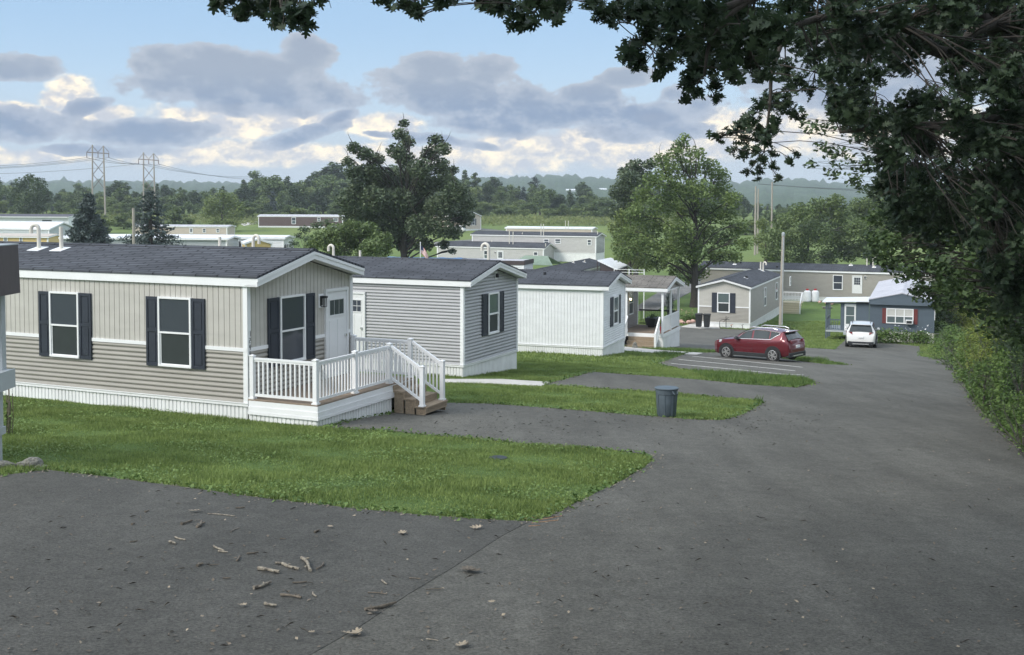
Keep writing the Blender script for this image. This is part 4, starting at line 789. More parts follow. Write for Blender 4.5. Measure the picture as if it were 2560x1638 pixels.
# neighbour's house corner at the left edge
DN = gnd(10, 1160).y; nb = atd(30, 640, DN); NBx = atd(8, 830, DN).x
gz = H1(NBx, DN)
NB = empty('porch_corner', (NBx, DN, gz), 0, 'grey porch corner post under a dark brown metal roof edge, by the field stone', 'porch')
def nz(py, x=20): return atd(x, py, DN).z - gz
def nx(px, py=800): return atd(px, py, DN).x - NBx
W_ = -4.0; ex = nx(51, 730)
q = MB(); q.hexa([(W_, -0.9, nz(732)), (ex, -0.9, nz(732)), (ex, 0, nz(732)), (W_, 0, nz(732)), (W_, -0.85, nz(612)), (nx(45, 612), -0.85, nz(612)), (nx(45, 612), 0, nz(612)), (W_, 0, nz(612))]); q.build('roof_edge', 'brownmetal', NB)
q = MB(); q.box(W_, nx(46, 612), -0.88, .01, nz(612) + .002, nz(609)); q.build('drip_edge', 'gstrip', NB)
q = MB(); q.box(-0.60, nx(14, 800), -.15, 0.0, nz(926), nz(733)); q.build('post', 'gstrip', NB)
q = MB(); xr = nx(36, 940)
for i in range(3): za = nz(966) + (nz(922) - nz(966)) * i / 3; zb_ = nz(966) + (nz(922) - nz(966)) * (i + 1) / 3; q.hexa([(W_, -0.62, za), (xr, -0.62, za), (xr, 0, za), (W_, 0, za), (W_, -0.60, zb_ - .004), (xr, -0.60, zb_ - .004), (xr, 0, zb_ - .004), (W_, 0, zb_ - .004)])
q.box(nx(35.5, 940), nx(38.5, 940), -0.63, 0.0, nz(967), nz(921)); q.build('rim_board', 'gstrip', NB)
q = MB(); q.box(-1.5, nx(8, 1020), -.3, 0.0, nz(1066), nz(967)); q.box(-1.5, nx(13, 1075), -0.33, 0.03, nz(1084), nz(1066)); q.box(-1.5, nx(6, 1130), -.3, 0.0, -0.2, nz(1084)); q.build('lower_post', 'gstrip', NB)
q = MB(); zt_ = nz(733) - .01; n_ = 26
for i in range(n_): za, zb_ = -.4 + (zt_ + .4) * i / n_, -.4 + (zt_ + .4) * (i + 1) / n_; q.hexa([(-4, -.53, za), (-1.7, -.53, za), (-1.7, -.02, za), (-4, -.02, za), (-4, -.50, zb_), (-1.7, -.50, zb_), (-1.7, -.02, zb_), (-4, -.02, zb_)])
q.build('wall', 'gstrip', NB)
M['spray'] = simple('faded_orange_spray_paint', (0.28, 0.16, 0.08), 0.9, 0.3, 30)
# ---------------------------------------------------------------- ground sheets
def axis(pts):
    out = [pts[0][0]]
    for (a, _), (b, st) in zip(pts[:-1], pts[1:]):
        n = max(1, int(round((b - a) / st))); out += list(np.linspace(a, b, n + 1)[1:])
    return np.array(out)
ax_ = axis([(-3500, 0), (-900, 260), (-300, 40), (-60, 8), (-20, 2), (50, 1.0), (110, 4), (400, 24), (1000, 100), (3500, 300)])
ay_ = axis([(-300, 0), (-40, 20), (0, 4), (8, 1), (105, 1.0), (300, 5), (600, 20), (1200, 60), (3300, 300)])
X, Y = np.meshgrid(ax_, ay_); Z = hgt(X, Y)
nx_, ny_ = len(ax_), len(ay_); V = np.stack([X, Y, Z], -1).reshape(-1, 3)
I = np.arange(nx_ * ny_).reshape(ny_, nx_); Q = np.stack([I[:-1, :-1], I[:-1, 1:], I[1:, 1:], I[1:, :-1]], -1).reshape(-1, 4)
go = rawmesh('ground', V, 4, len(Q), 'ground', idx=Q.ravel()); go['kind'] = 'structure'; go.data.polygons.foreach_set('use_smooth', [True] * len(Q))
def interp_z(x, y):      # height of the faceted ground sheet (bilinear)
    i = np.clip(np.searchsorted(ax_, x) - 1, 0, nx_ - 2); j = np.clip(np.searchsorted(ay_, y) - 1, 0, ny_ - 2)
    tx = (x - ax_[i]) / (ax_[i + 1] - ax_[i]); ty = (y - ay_[j]) / (ay_[j + 1] - ay_[j])
    return (Z[j, i] * (1 - tx) + Z[j, i + 1] * tx) * (1 - ty) + (Z[j + 1, i] * (1 - tx) + Z[j + 1, i + 1] * tx) * ty
SHEETS = []
def sheet(name, pts, off, m, kind='structure', wob=0.0, step=None, **kw):
    """a paved sheet following the ground; pts are (x,y) world points"""
    if wob:
        P2 = []; n = len(pts)
        for i in range(n):
            a, b = Vector(pts[i]), Vector(pts[(i + 1) % n]); L_ = (b - a).length; k = max(1, int(L_ / 0.35)) if L_ < 60 else 1
            nrm = Vector((-(b - a).y, (b - a).x)).normalized()
            for j in range(k):
                w = (rng.normal() * wob * 0.6) if j else 0
                P2.append(tuple(a + (b - a) * (j / k) + nrm * w))
        pts = P2
    bm = bmesh.new(); vs = [bm.verts.new((p[0], p[1], 0)) for p in pts]; bm.faces.new(vs); bmesh.ops.triangulate(bm, faces=bm.faces[:])
    xs = [p[0] for p in pts]; ys = [p[1] for p in pts]
    for A, lo, hi, k in ((ax_, min(xs), max(xs), 0), (ay_, min(ys), max(ys), 1)):
        for c in A:
            if lo < c < hi: bmesh.ops.bisect_plane(bm, geom=bm.verts[:] + bm.edges[:] + bm.faces[:], plane_co=(c, c, 0), plane_no=((1, 0, 0) if k == 0 else (0, 1, 0)), dist=1e-5)
    for v in bm.verts: v.co.z = float(interp_z(v.co.x, v.co.y)) + off
    ex_ = bmesh.ops.extrude_edge_only(bm, edges=[e for e in bm.edges if e.is_boundary])
    for v in ex_['geom']:
        if isinstance(v, bmesh.types.BMVert): v.co.z -= .05
    me = bpy.data.meshes.new(name); bm.normal_update(); bm.to_mesh(me); bm.free(); me.materials.append(M[m]); me.polygons.foreach_set('use_smooth', [True] * len(me.polygons)); me.set_sharp_from_angle(angle=math.radians(30))
    o = bpy.data.objects.new(name, me); col.objects.link(o); props(o, kind=kind, **kw); SHEETS.append(np.array(pts)); return o
K_ = 2560 / 2407
def G2(lst): return [tuple(gnd(a * K_, b * K_).xy) for a, b in lst]
LEFT = [(-150, 1134), (0, 1120), (110, 1106), (250, 1122), (400, 1142), (550, 1164), (700, 1182), (850, 1199), (1000, 1213), (1130, 1223), (1245, 1227)]
ISL1 = [(1290, 1216), (1400, 1160), (1500, 1109), (1534, 1084), (1524, 1069), (1440, 1059), (1300, 1050), (1050, 1027), (900, 1012), (775, 1008), (800, 996), (870, 982), (950, 968), (1035, 948), (1150, 950), (1250, 957), (1500, 977), (1640, 988), (1700, 988), (1750, 974), (1793, 947)]
MID = [(1760, 941), (1600, 927), (1400, 913), (1280, 905), (1392, 875), (1520, 884), (1650, 894), (1760, 905), (1870, 912), (1917, 902), (1885, 889), (1740, 880), (1600, 869), (1545, 855), (1620, 830), (1700, 829), (1780, 835), (1870, 848), (1940, 857), (1992, 859), (1940, 849), (1880, 841), (1780, 833), (1700, 826), (1600, 820), (1560, 816), (1560, 762), (1640, 770), (1770, 777), (1800, 790), (1840, 806), (1879, 817), (1962, 822), (1990, 797), (2030, 799), (2066, 804), (2163, 815), (2163, 838), (2220, 846), (2262, 851), (2272, 880), (2270, 910), (2290, 945), (2325, 985), (2407, 1062), (2500, 1150), (2700, 1340)]
mainp = G2(LEFT + ISL1 + MID)
e = mainp[-1]; mainp += [(e[0] - 1.5, 4.0), (e[0] - 6, -25), (-14, -25), (mainp[0][0] - 1, 4.0)]
sheet('road', mainp, 0.012, 'asph', wob=0.035)
# smoother newer parking surface (slightly darker), lying on the road sheet
drv = [tuple(gnd(a * K_, b * K_).xy) for a, b in [(-150, 1136), (0, 1122), (110, 1108), (400, 1144), (700, 1184), (1000, 1215), (1243, 1229), (1180, 1262), (1060, 1340), (960, 1400), (840, 1480), (700, 1560), (600, 1640)]]
drv += [(-3, 5), (-12, 5)]
sheet('driveway', drv, 0.0165, 'asph2')
sheet('path', G2([(1035, 893), (1180, 893), (1292, 900), (1272, 909), (1150, 903), (1035, 900)]), 0.03, 'concrete', label=None)
sheet('path', [tuple(gnd(a, b).xy) for a, b in [(1560, 868), (1640, 876), (1757, 884), (1742, 888), (1640, 884), (1560, 878)]], 0.035, 'concrete')
sheet('pavement', [tuple(gnd(a, b).xy) for a, b in [(1702, 818), (1738, 806), (1800, 808), (1800, 822), (1752, 822)]], 0.04, 'concrete')
# painted parking lines
for q in ([(2167, 1225 / 1), 0],): pass
c9 = lambda x, y: tuple(gnd(1550 + x / 2.6744, 620 + y / 2.6744).xy)
for a, b in (((485, 726), (1222, 800)), ((395, 748), (1170, 824)), ((345, 775), (1080, 845)), ((1080, 845), (1230, 852))):
    A, B = Vector(c9(*a)), Vector(c9(*b)); n_ = Vector((-(B - A).y, (B - A).x)).normalized() * 0.045
    sheet('road_marking', [tuple(A - n_), tuple(B - n_), tuple(B + n_), tuple(A + n_)], 0.020, 'paint')
for a, b in (((1312, 1300), (1345, 1293)), ((1350, 1302), (1405, 1292)), ((1330, 1310), (1395, 1303)), ((1322, 1318), (1350, 1316))):
    A, B = gnd(*a), gnd(*b); n_ = Vector((-(B - A).y, (B - A).x)).normalized() * 0.012; sheet('road_marking', [tuple(A.xy - n_), tuple(B.xy - n_), tuple(B.xy + n_), tuple(A.xy + n_)], 0.0165, 'spray')
# far roads
G3 = lambda l: [tuple(gnd(a, b).xy) for a, b in l]
sheet('road', G3([(1575, 778), (1660, 722), (1752, 690), (1800, 680), (1800, 694), (1760, 712), (1700, 745), (1640, 778)]), 0.05, 'asph3')
sheet('road', G3([(1186, 570), (1260, 577), (1300, 584), (1262, 596), (1210, 604), (1190, 606), (1225, 596), (1246, 586), (1220, 579), (1186, 575)]), 0.06, 'asph3')
sheet('road', G3([(1085, 606), (1200, 598), (1262, 590), (1255, 600), (1190, 612), (1085, 616)]), 0.07, 'asph3')
sheet('road', G3([(600, 560), (637, 553), (655, 552), (655, 557), (610, 565)]), 0.06, 'concrete')
# ---------------------------------------------------------------- wooded hills on the skyline
az = np.linspace(-0.75, 0.75, 520); rr = np.array([620, 760, 900, 1100, 1300, 1500, 1750, 2000, 2300, 2700])
pxs = 1280 + F * np.tan(az)
sky_y = np.interp(pxs, [-2000, 0, 120, 260, 380, 600, 900, 1240, 1320, 1410, 1520, 1700, 1900, 2010, 2130, 2560, 4000], [468, 462, 460, 457, 460, 462, 458, 449, 446, 441, 449, 462, 452, 449, 466, 470, 470])
HV = []
for r_ in rr:
    hy = (506 - sky_y) / F * 2300
    k = np.clip((r_ - 620) / 1700, 0, 1); k = k * k * (3 - 2 * k)
    hz = -9 + (hy + 9) * k + rng.normal(0, 1.2, len(az)) * (r_ / 1000) + 4 * np.sin(az * 90 + r_ * .01) * (1 - k) 
    if r_ == 2700: hz = hz * 0 - 20
    HV.append(np.stack([r_ * np.tan(az), np.full(len(az), r_), hz], -1))
HV = np.concatenate(HV); I = np.arange(len(az) * len(rr)).reshape(len(rr), len(az)); Q = np.stack([I[:-1, :-1], I[:-1, 1:], I[1:, 1:], I[1:, :-1]], -1).reshape(-1, 4)
M['hill'] = leafmat('distant_forest', (0.020, 0.044, 0.018), (0.055, 0.095, 0.036), 0.025, 0.0, 0.9)
ho = rawmesh('hills', HV, 4, len(Q), 'hill', idx=Q.ravel()); ho['kind'] = 'structure'
# ---------------------------------------------------------------- foliage
OAK = np.array([(.02, 0), (.05, .14), (.24, .16), (.30, .26), (.08, .30), (.34, .42), (.42, .56), (.10, .52), (.30, .70), (.32, .82), (.09, .76), (.10, .92), (0, 1.04), (-.10, .92), (-.09, .76), (-.32, .82), (-.30, .70), (-.10, .52), (-.42, .56), (-.34, .42), (-.08, .30), (-.30, .26), (-.24, .16), (-.05, .14), (-.02, 0)])
OAK = np.column_stack([OAK[:, 0] * .92, OAK[:, 1] - 0.5, 0.10 * np.abs(OAK[:, 0]) ** 1])
DIA = np.array([(0, -.5, 0), (.30, -.05, .06), (0, .5, 0), (-.30, -.05, .06)])
TRI = np.array([(0, -.5, 0), (.42, .1, .08), (.12, .5, 0), (-.34, .3, .05)])
def rand_rot(n, up_bias=0.6):
    nrm = rng.normal(size=(n, 3)); nrm[:, 2] = np.abs(nrm[:, 2]) + up_bias; nrm /= np.linalg.norm(nrm, axis=1)[:, None]
    a = rng.normal(size=(n, 3)); a -= nrm * np.sum(a * nrm, 1)[:, None]; a /= np.linalg.norm(a, axis=1)[:, None]
    return np.stack([a, np.cross(nrm, a), nrm], -1)
def leafmesh(name, C, size, m, parent=None, shape=DIA, up=0.6, sv=0.35):
    n = len(C); R = rand_rot(n, up); sz = size * (1 + sv * rng.uniform(-1, 1, n))
    V = np.einsum('nij,kj->nki', R, shape) * sz[:, None, None] + C[:, None, :]
    return rawmesh(name, V.reshape(-1, 3).astype(np.float32), len(shape), n, m, parent)
def lobe_pts(lobes, dens, shell=0.5, clump=0):
    out = []
    for (c, r) in lobes:
        r = np.array([r, r, r * 0.8]) if np.isscalar(r) else np.array(r)
        n = max(6, int(dens * r[0] * r[2])); d = rng.normal(size=(n, 3)); d /= np.linalg.norm(d, axis=1)[:, None]
        rad = rng.uniform(0, 1, n) ** shell
        P = np.array(c) + d * rad[:, None] * r
        if clump: P = P + rng.normal(0, clump, (n, 3)) * np.sin(P * 3.1)
        out.append(P)
    return np.concatenate(out)
def limb(mb, a, b, r0, r1, sag=0.12, n=5, seg=6):
    a, b = Vector(a), Vector(b); L_ = (b - a).length; off = Vector((random.uniform(-1, 1), random.uniform(-1, 1), random.uniform(.2, 1))) * L_ * sag
    pts = []; rad = []
    for i in range(n + 1):
        t = i / n; p = a.lerp(b, t) + off * math.sin(t * math.pi) + Vector([random.uniform(-1, 1) * L_ * 0.012 for _ in range(3)]) * (0 < i < n)
        pts.append(p); rad.append(r0 + (r1 - r0) * t)
    mb.tube(pts, rad, seg, cap=False); return pts
def lobe_tree(name, label, base, lobes, leaf, size, dens, tr, trunk_top=0.55, barkm='bark', group=None, shape=DIA, cat='tree', lean=(0, 0), shell=0.5, bare=0, forks=None):
    """base world; lobes [(center, radius)] in world; crown in one leaf mesh, trunk with a limb to every lobe"""
    B = Vector(base); e_ = empty(name, B, 0, label, cat, group)
    L2 = [(Vector(c) - B, r) for c, r in lobes]; zmax = max(c.z for c, r in L2)
    mb = MB(); zt = zmax * trunk_top; top = Vector((lean[0], lean[1], zt)); n = 7
    tp_ = [Vector((lean[0] * (i / n) ** 1.3, lean[1] * (i / n), -0.3 + (zt + .3) * i / n)) for i in range(n + 1)]
    mb.tube(tp_, [tr * (1.35 if i == 0 else 1 - 0.55 * i / n) for i in range(n + 1)], 9, cap=False)
    for c, r in L2:
        rr_ = r if np.isscalar(r) else r[0]
        k = min(1, max(0.25, (c.z - rr_) / zt * 0.8)); i = k * n; p0 = tp_[int(min(n - 1, i))].lerp(tp_[int(min(n - 1, i)) + 1], i - int(min(n - 1, i)))
        pp = limb(mb, p0, c + Vector((0, 0, rr_ * 0.3)), tr * (0.30 - .16 * k), tr * 0.04)
        for q in range(3): limb(mb, pp[3], c + Vector([random.uniform(-1, 1) * rr_ * .8 for _ in range(3)]), tr * .12, tr * 0.03, n=3, seg=4)
    for q in range(bare):
        c, r = random.choice(L2); rr_ = r if np.isscalar(r) else r[0]; a = c + Vector((0, 0, rr_ * 0.4)); limb(mb, a, a + Vector((random.uniform(-1, 1), random.uniform(-1, 1), 1.6)) * rr_, tr * 0.09, tr * 0.015, n=4, seg=4)
    mb.build('trunk', barkm, e_, smooth=True)
    P = lobe_pts([(tuple(c), r) for c, r in L2], dens, shell)
    leafmesh('crown', P, size, leaf, e_, shape)
    return e_
def pl(lst, depth, spread, dz=0.0):
    """lobes given as (px, py, radius px) in a crown 'spread' metres deep at 'depth'"""
    out = []
    for px, py, rp in lst:
        d = depth + random.uniform(-1, 1) * spread; out.append((tuple(atd(px, py, d)), rp * d / F))
    return out
# big oak in the middle distance
ok = [(1010, 308, 14), (1000, 335, 20), (1018, 355, 22), (990, 378, 26), (1012, 398, 28), (1090, 352, 22), (1108, 372, 22), (1075, 385, 26), (1050, 420, 34), (1100, 415, 28), (885, 370, 20), (912, 385, 24), (940, 400, 24), (870, 405, 18), (885, 430, 26), (925, 432, 34), (960, 450, 40), (1010, 445, 40), (1060, 462, 40), (1110, 455, 34), (1135, 425, 14), (1140, 480, 36), (1165, 510, 28), (900, 475, 38), (870, 500, 34), (935, 500, 45), (990, 505, 48), (1050, 515, 48), (1100, 520, 44), (1150, 545, 34), (880, 535, 34), (930, 545, 44), (990, 560, 46), (1050, 565, 40), (1100, 570, 34), (1135, 583, 22), (1010, 600, 38), (1060, 612, 26), (1110, 612, 16), (1130, 628, 11), (960, 590, 40), (1170, 540, 18)]
b_ = gnd(1008, 735); D_ = 116
def base_at(px, D): q = atd(px, 600, D); return (q.x, q.y, H1(q.x, q.y))
lobe_tree('oak_tree', 'large dark oak with ragged spires, rising behind the roof of the grey home', base_at(1010, D_), pl(ok, D_, 3.5), 'oakfar', 0.28, 620, 0.5, bare=16, shape=TRI)
lobe_tree('maple_sapling', 'bright rounded tree at the foot of the big dark oak', base_at(900, 96), pl([(800, 600, 30), (840, 585, 34), (880, 575, 34), (920, 580, 34), (955, 600, 30), (830, 615, 30), (880, 610, 34), (930, 620, 34), (780, 615, 22), (960, 625, 25), (850, 640, 30), (910, 645, 30)], 96, 2), 'treeB', 0.24, 900, 0.2)
lobe_tree('shade_tree', 'small loose tree between the brown trailer and the big oak', base_at(760, 150), pl([(760, 575, 16), (790, 565, 16), (820, 560, 20), (745, 590, 12), (850, 575, 22), (770, 600, 16), (735, 610, 14), (800, 590, 16)], 150, 2), 'treeA', 0.28, 350, 0.18)
# maple right of centre
mp_ = [(1712, 345, 16), (1700, 365, 24), (1740, 385, 26), (1690, 392, 30), (1650, 400, 22), (1670, 425, 34), (1720, 425, 38), (1770, 420, 34), (1800, 440, 30), (1640, 450, 34), (1690, 470, 42), (1745, 475, 42), (1800, 480, 38), (1830, 500, 28), (1610, 490, 34), (1655, 515, 42), (1710, 525, 44), (1765, 530, 42), (1815, 540, 36), (1850, 570, 28), (1590, 540, 34), (1640, 565, 42), (1700, 575, 44), (1760, 585, 42), (1815, 595, 36), (1860, 610, 24), (1565, 590, 34), (1610, 615, 40), (1670, 625, 42), (1730, 630, 40), (1790, 638, 34), (1640, 655, 34), (1700, 672, 34), (1750, 680, 28), (1725, 700, 18), (1835, 640, 24), (1560, 635, 30), (1700, 600, 40)]
lobe_tree('maple_tree', 'broad bright green maple standing left of the two-tone beige home', base_at(1738, 113), pl(mp_, 113, 3.4), 'maple', 0.28, 360, 0.42, shape=TRI, bare=4)
lobe_tree('pine_tree', 'dull green tree with flat top behind the maple, left side', base_at(1590, 150), pl([(1590, 420, 28), (1570, 450, 34), (1610, 450, 30), (1550, 480, 30), (1590, 490, 40), (1560, 530, 40), (1600, 545, 40), (1555, 575, 34), (1600, 600, 40), (1560, 430, 18), (1625, 410, 18)], 150, 4), 'oakfar', 0.34, 420, 0.4, shape=TRI)
lobe_tree('ash_tree', 'light green tree leaning left at the foot of the maple', base_at(1575, 122), pl([(1560, 540, 26), (1585, 520, 22), (1545, 570, 30), (1580, 580, 34), (1555, 615, 32), (1590, 630, 36), (1570, 655, 30), (1610, 660, 30), (1600, 600, 30)], 122, 2.5), 'treeC', 0.26, 560, 0.25)
for i, (lab, px, D, L_) in enumerate([
    ('wide green tree between the wooden pole and the mown field', 2020, 165, [(1960, 560, 34), (2000, 535, 36), (2050, 520, 36), (2090, 505, 26), (2100, 540, 36), (1940, 600, 34), (1985, 600, 40), (2040, 585, 44), (2095, 590, 44), (2140, 570, 34), (1960, 640, 28), (2010, 645, 34), (2070, 640, 34), (2120, 630, 34), (1925, 635, 24)]),
    ('olive green tree at the left end of the mown field, behind the charcoal roof', 2180, 170, [(2150, 520, 34), (2190, 505, 34), (2230, 520, 34), (2170, 560, 38), (2220, 570, 38), (2200, 600, 34), (2250, 590, 30), (2160, 620, 34), (2180, 640, 24), (2270, 540, 34)]),
    ('small pale tree just right of the twin poles', 1915, 185, [(1900, 600, 22), (1925, 585, 22), (1915, 620, 22), (1905, 560, 18), (1930, 640, 18)])]):
    lobe_tree('field_tree', lab, base_at(px, D), pl(L_, D, 4), ['treeB', 'treeB', 'treeC'][i], 0.36, 300, 0.3, shape=TRI)
lobe_tree('round_tree', 'bright round tree beside the pale drive, left of the brown trailer', base_at(555, 262), pl([(555, 488, 18), (530, 505, 22), (575, 500, 24), (600, 515, 16), (520, 530, 22), (555, 530, 30), (590, 535, 22), (540, 560, 24), (575, 562, 22), (560, 575, 18)], 262, 3), 'treeC', 0.45, 150, 0.35)
lobe_tree('round_tree', 'large dark rounded tree at the left edge of the far wood', base_at(72, 300), pl([(75, 446, 16), (55, 462, 24), (95, 462, 24), (45, 490, 28), (80, 495, 32), (110, 490, 22), (60, 520, 24), (95, 520, 20)], 300, 4), 'treeA', 0.6, 120, 0.4)
# spruces
def spruce(label, base, hgt_, rad, leaf, dens=1.0, gap=0.0):
    e_ = empty('spruce_tree', base, 0, label, 'tree'); mb = MB(); mb.tube([(0, 0, -.2), (0, 0, hgt_ * .5), (0, 0, hgt_)], [rad * .09, rad * .05, 0.02], 8); P = []
    nl = int(hgt_ / 0.42)
    for i in range(nl):
        z = hgt_ * (0.06 + 0.94 * i / nl); R_ = rad * (1 - (z / hgt_)) ** 0.8 * random.uniform(.8, 1.12) + 0.15; nb = int(13 * dens)
        for k in range(nb):
            if random.random() < gap: continue
            a = random.uniform(0, 6.283); L_ = R_ * random.uniform(.7, 1.1); d = Vector((math.cos(a), math.sin(a), 0)); tip = d * L_ + Vector((0, 0, z - L_ * 0.28 + (0.12 * L_)))
            mb.tube([(0, 0, z), tuple(tip * .5 + Vector((0, 0, z * .5 - .08 * L_))), tuple(tip)], [.035, .025, .01], 4, cap=False)
            m_ = int(130 * L_ / rad * dens) + 10
            t = rng.uniform(.15, 1, m_)[:, None]; q = np.array([0, 0, z]) * (1 - t) + np.array(tip) * t; q += rng.normal(0, .5, (m_, 3)) * np.array([.4, .4, .42]) * (0.25 + 0.5 * L_ / rad); P.append(q)
    mb.build('trunk', 'bark', e_); leafmesh('crown', np.concatenate(P), 0.40, leaf, e_, np.array([(0, -.5, 0), (.17, 0, 0), (0, .5, 0), (-.17, 0, 0)]), up=0.3)
    return e_
bs = base_at(222, 118); tz = atd(222, 478, 118).z
spruce('dense blue-grey spruce behind the beige home roof', bs, tz - bs[2], 4.4, 'spruce', 1.3)
bs = base_at(377, 108); tz = atd(377, 470, 108).z
spruce('thin ragged spruce with bare gaps, right of the blue-grey spruce', bs, tz - bs[2], 5.2, 'spruce', 0.75, 0.30)
# far treeline: individual trees, five shared forms
forms = []
def unit_tree(leaf, seed, kind):
    random.seed(seed); L_ = []
    if kind == 'round':
        for i in range(11): a = random.uniform(0, 6.28); r = random.uniform(0, .3); L_.append(((math.cos(a) * r, math.sin(a) * r, random.uniform(.3, .82)), random.uniform(.13, .2)))
        L_.append(((0, 0, .88), .12))
    elif kind == 'tall':
        for i in range(10): z = .25 + .07 * i; r = random.uniform(0, .16 * (1.15 - z)); a = random.uniform(0, 6.28); L_.append(((math.cos(a) * r, math.sin(a) * r, z), .16 * (1.25 - z)))
    else:
        for i in range(10): a = random.uniform(0, 6.28); r = random.uniform(.05, .42); L_.append(((math.cos(a) * r, math.sin(a) * r, random.uniform(.2, .62)), random.uniform(.13, .22)))
    return L_
kinds = [('treeA', 'round'), ('treeB', 'round'), ('treeC', 'wide'), ('treeA', 'tall'), ('treeB', 'wide'), ('spruce', 'tall'), ('treeB', 'tall')]
protos = []
for i, (lf, kd) in enumerate(kinds):
    e_ = lobe_tree('far_tree', None, (0, 0, 0), [(c, r) for c, r in unit_tree(lf, 40 + i, kd)], lf, 0.05, 14000, 0.03, shape=TRI, cat=None); protos.append(e_)
random.seed(11)
landm = [(-60, 120, 'left of the pylons'), (120, 330, 'behind the pylons'), (330, 520, 'above the ragged spruce'), (520, 700, 'above the bright round tree'), (700, 900, 'behind the long brown trailer'), (900, 1190, 'behind the big dark oak'), (1190, 1330, 'above the pale curving drive'), (1330, 1540, 'above the charcoal roofs in the middle'), (1540, 1800, 'behind the maple'), (1800, 2050, 'around the twin poles'), (2050, 2330, 'beyond the mown field')]
kname = {'round': 'rounded', 'wide': 'low spreading', 'tall': 'slim upright'}; lname = {'treeA': 'dark green', 'treeB': 'mid green', 'treeC': 'light green', 'spruce': 'blue-green'}
skyln = ([-60, 0, 60, 130, 180, 300, 420, 520, 560, 620, 700, 780, 850, 1000, 1150, 1230, 1290, 1340, 1400, 1450, 1500, 1560, 1650, 1800, 1900, 2000, 2100, 2350],
         [435, 440, 470, 478, 470, 465, 468, 462, 475, 440, 425, 420, 420, 425, 425, 445, 470, 442, 480, 470, 478, 470, 450, 468, 505, 505, 500, 500])
ntree = 0; firstuse = set()
for row, (D0, dl, mult) in enumerate([(450, 24, 1.0), (400, 27, 0.80), (365, 32, 0.55), (348, 38, 0.33)]):
    px = -60 + row * 9
    while px < 2340:
        D = D0 + random.uniform(-15, 15); k = random.choices(range(7), [4, 5, 2, 2, 4, 1.2, 2])[0] if row < 2 else random.choices(range(7), [2, 4, 4, 1, 5, 1, 1])[0]
        q = atd(px, 500, D); zb = H1(q.x, q.y); ty = np.interp(px, *skyln) + random.uniform(-7, 14)
        topz = atd(px, ty, D).z; Hh = max(3.5, (topz - zb) * mult * random.uniform(.95, 1.15)); 
        lm = next((t for a, b, t in landm if a <= px < b), landm[-1][2]); nm = '%s %s tree of the far wood %s' % (kname[kinds[k][1]], lname[kinds[k][0]], lm)
        if not (1880 < px and D < 300):
            c_ = protos[k] if k not in firstuse else copy_tree(protos[k]); firstuse.add(k)
            c_.location = (q.x, q.y, zb - .1); s_ = Hh; c_.scale = (s_ * random.uniform(1.1, 1.6),) * 2 + (s_ * 1.06,); c_.rotation_euler = (0, 0, random.uniform(0, 6.28)); props(c_, nm, 'tree', 'trees of the far wood ' + lm); ntree += 1
        px += dl * random.uniform(.7, 1.3) * (1.0 if row < 3 else 1.4)
# thickets scattered over the meadow in front of the wood
sk_ = [(k, kinds[k]) for k in (1, 2, 4, 6)]
for i, (x0, x1, Da, Db, n, lm) in enumerate([(-30, 215, 235, 320, 12, 'left of the pylons'), (215, 460, 250, 325, 12, 'between the pylons and the bright round tree'), (600, 900, 318, 338, 9, 'behind the brown trailer'), (1200, 1600, 338, 350, 14, 'beyond the pale curving drive'), (1860, 2320, 250, 330, 18, 'beyond the mown field')]):
    for q_ in range(n):
        px, D = random.uniform(x0, x1), random.uniform(Da, Db); k = random.choice((1, 2, 4, 4)); q = atd(px, 500, D); c_ = copy_tree(protos[k]) if k in firstuse else protos[k]; firstuse.add(k)
        c_.location = (q.x, q.y, H1(q.x, q.y) - .6); s_ = random.uniform(3.0, 6.5); c_.scale = (s_ * 1.5, s_ * 1.5, s_); c_.rotation_euler = (0, 0, random.uniform(0, 6.28)); props(c_, '%s %s thicket on the meadow %s' % (kname[kinds[k][1]], lname[kinds[k][0]], lm), 'thicket', 'thickets on the meadow ' + lm)
# field edge beyond the mown field and roadside bushes of the valley
for k in range(7):
    if k not in firstuse: bpy.data.objects.remove(protos[k])
# tall meadow grass band
P = []
for px in np.linspace(-40, 1700, 340):
    for _ in range(42):
        p_ = px + random.uniform(-4, 4); D = random.uniform(292, 345); q = atd(p_, 540, D); P.append((q.x, q.y, H1(q.x, q.y) + random.uniform(.1, 1.1)))
P = np.array(P); leafmesh('tall_grass', P, 1.3, 'tallgrass', None, np.array([(-.12, -.5, 0), (.12, -.5, 0), (.02, .6, 0)]), up=-0.2)['kind'] = 'stuff'
M['litter'] = simple('bark_litter', (.13, .115, .09), .95, 0, 2.5, c2=(.035, .03, .025))
M['clover'] = leafmat('clover_leaves', (0.11, 0.18, 0.05), (0.23, 0.32, 0.10), 1.1, .3)
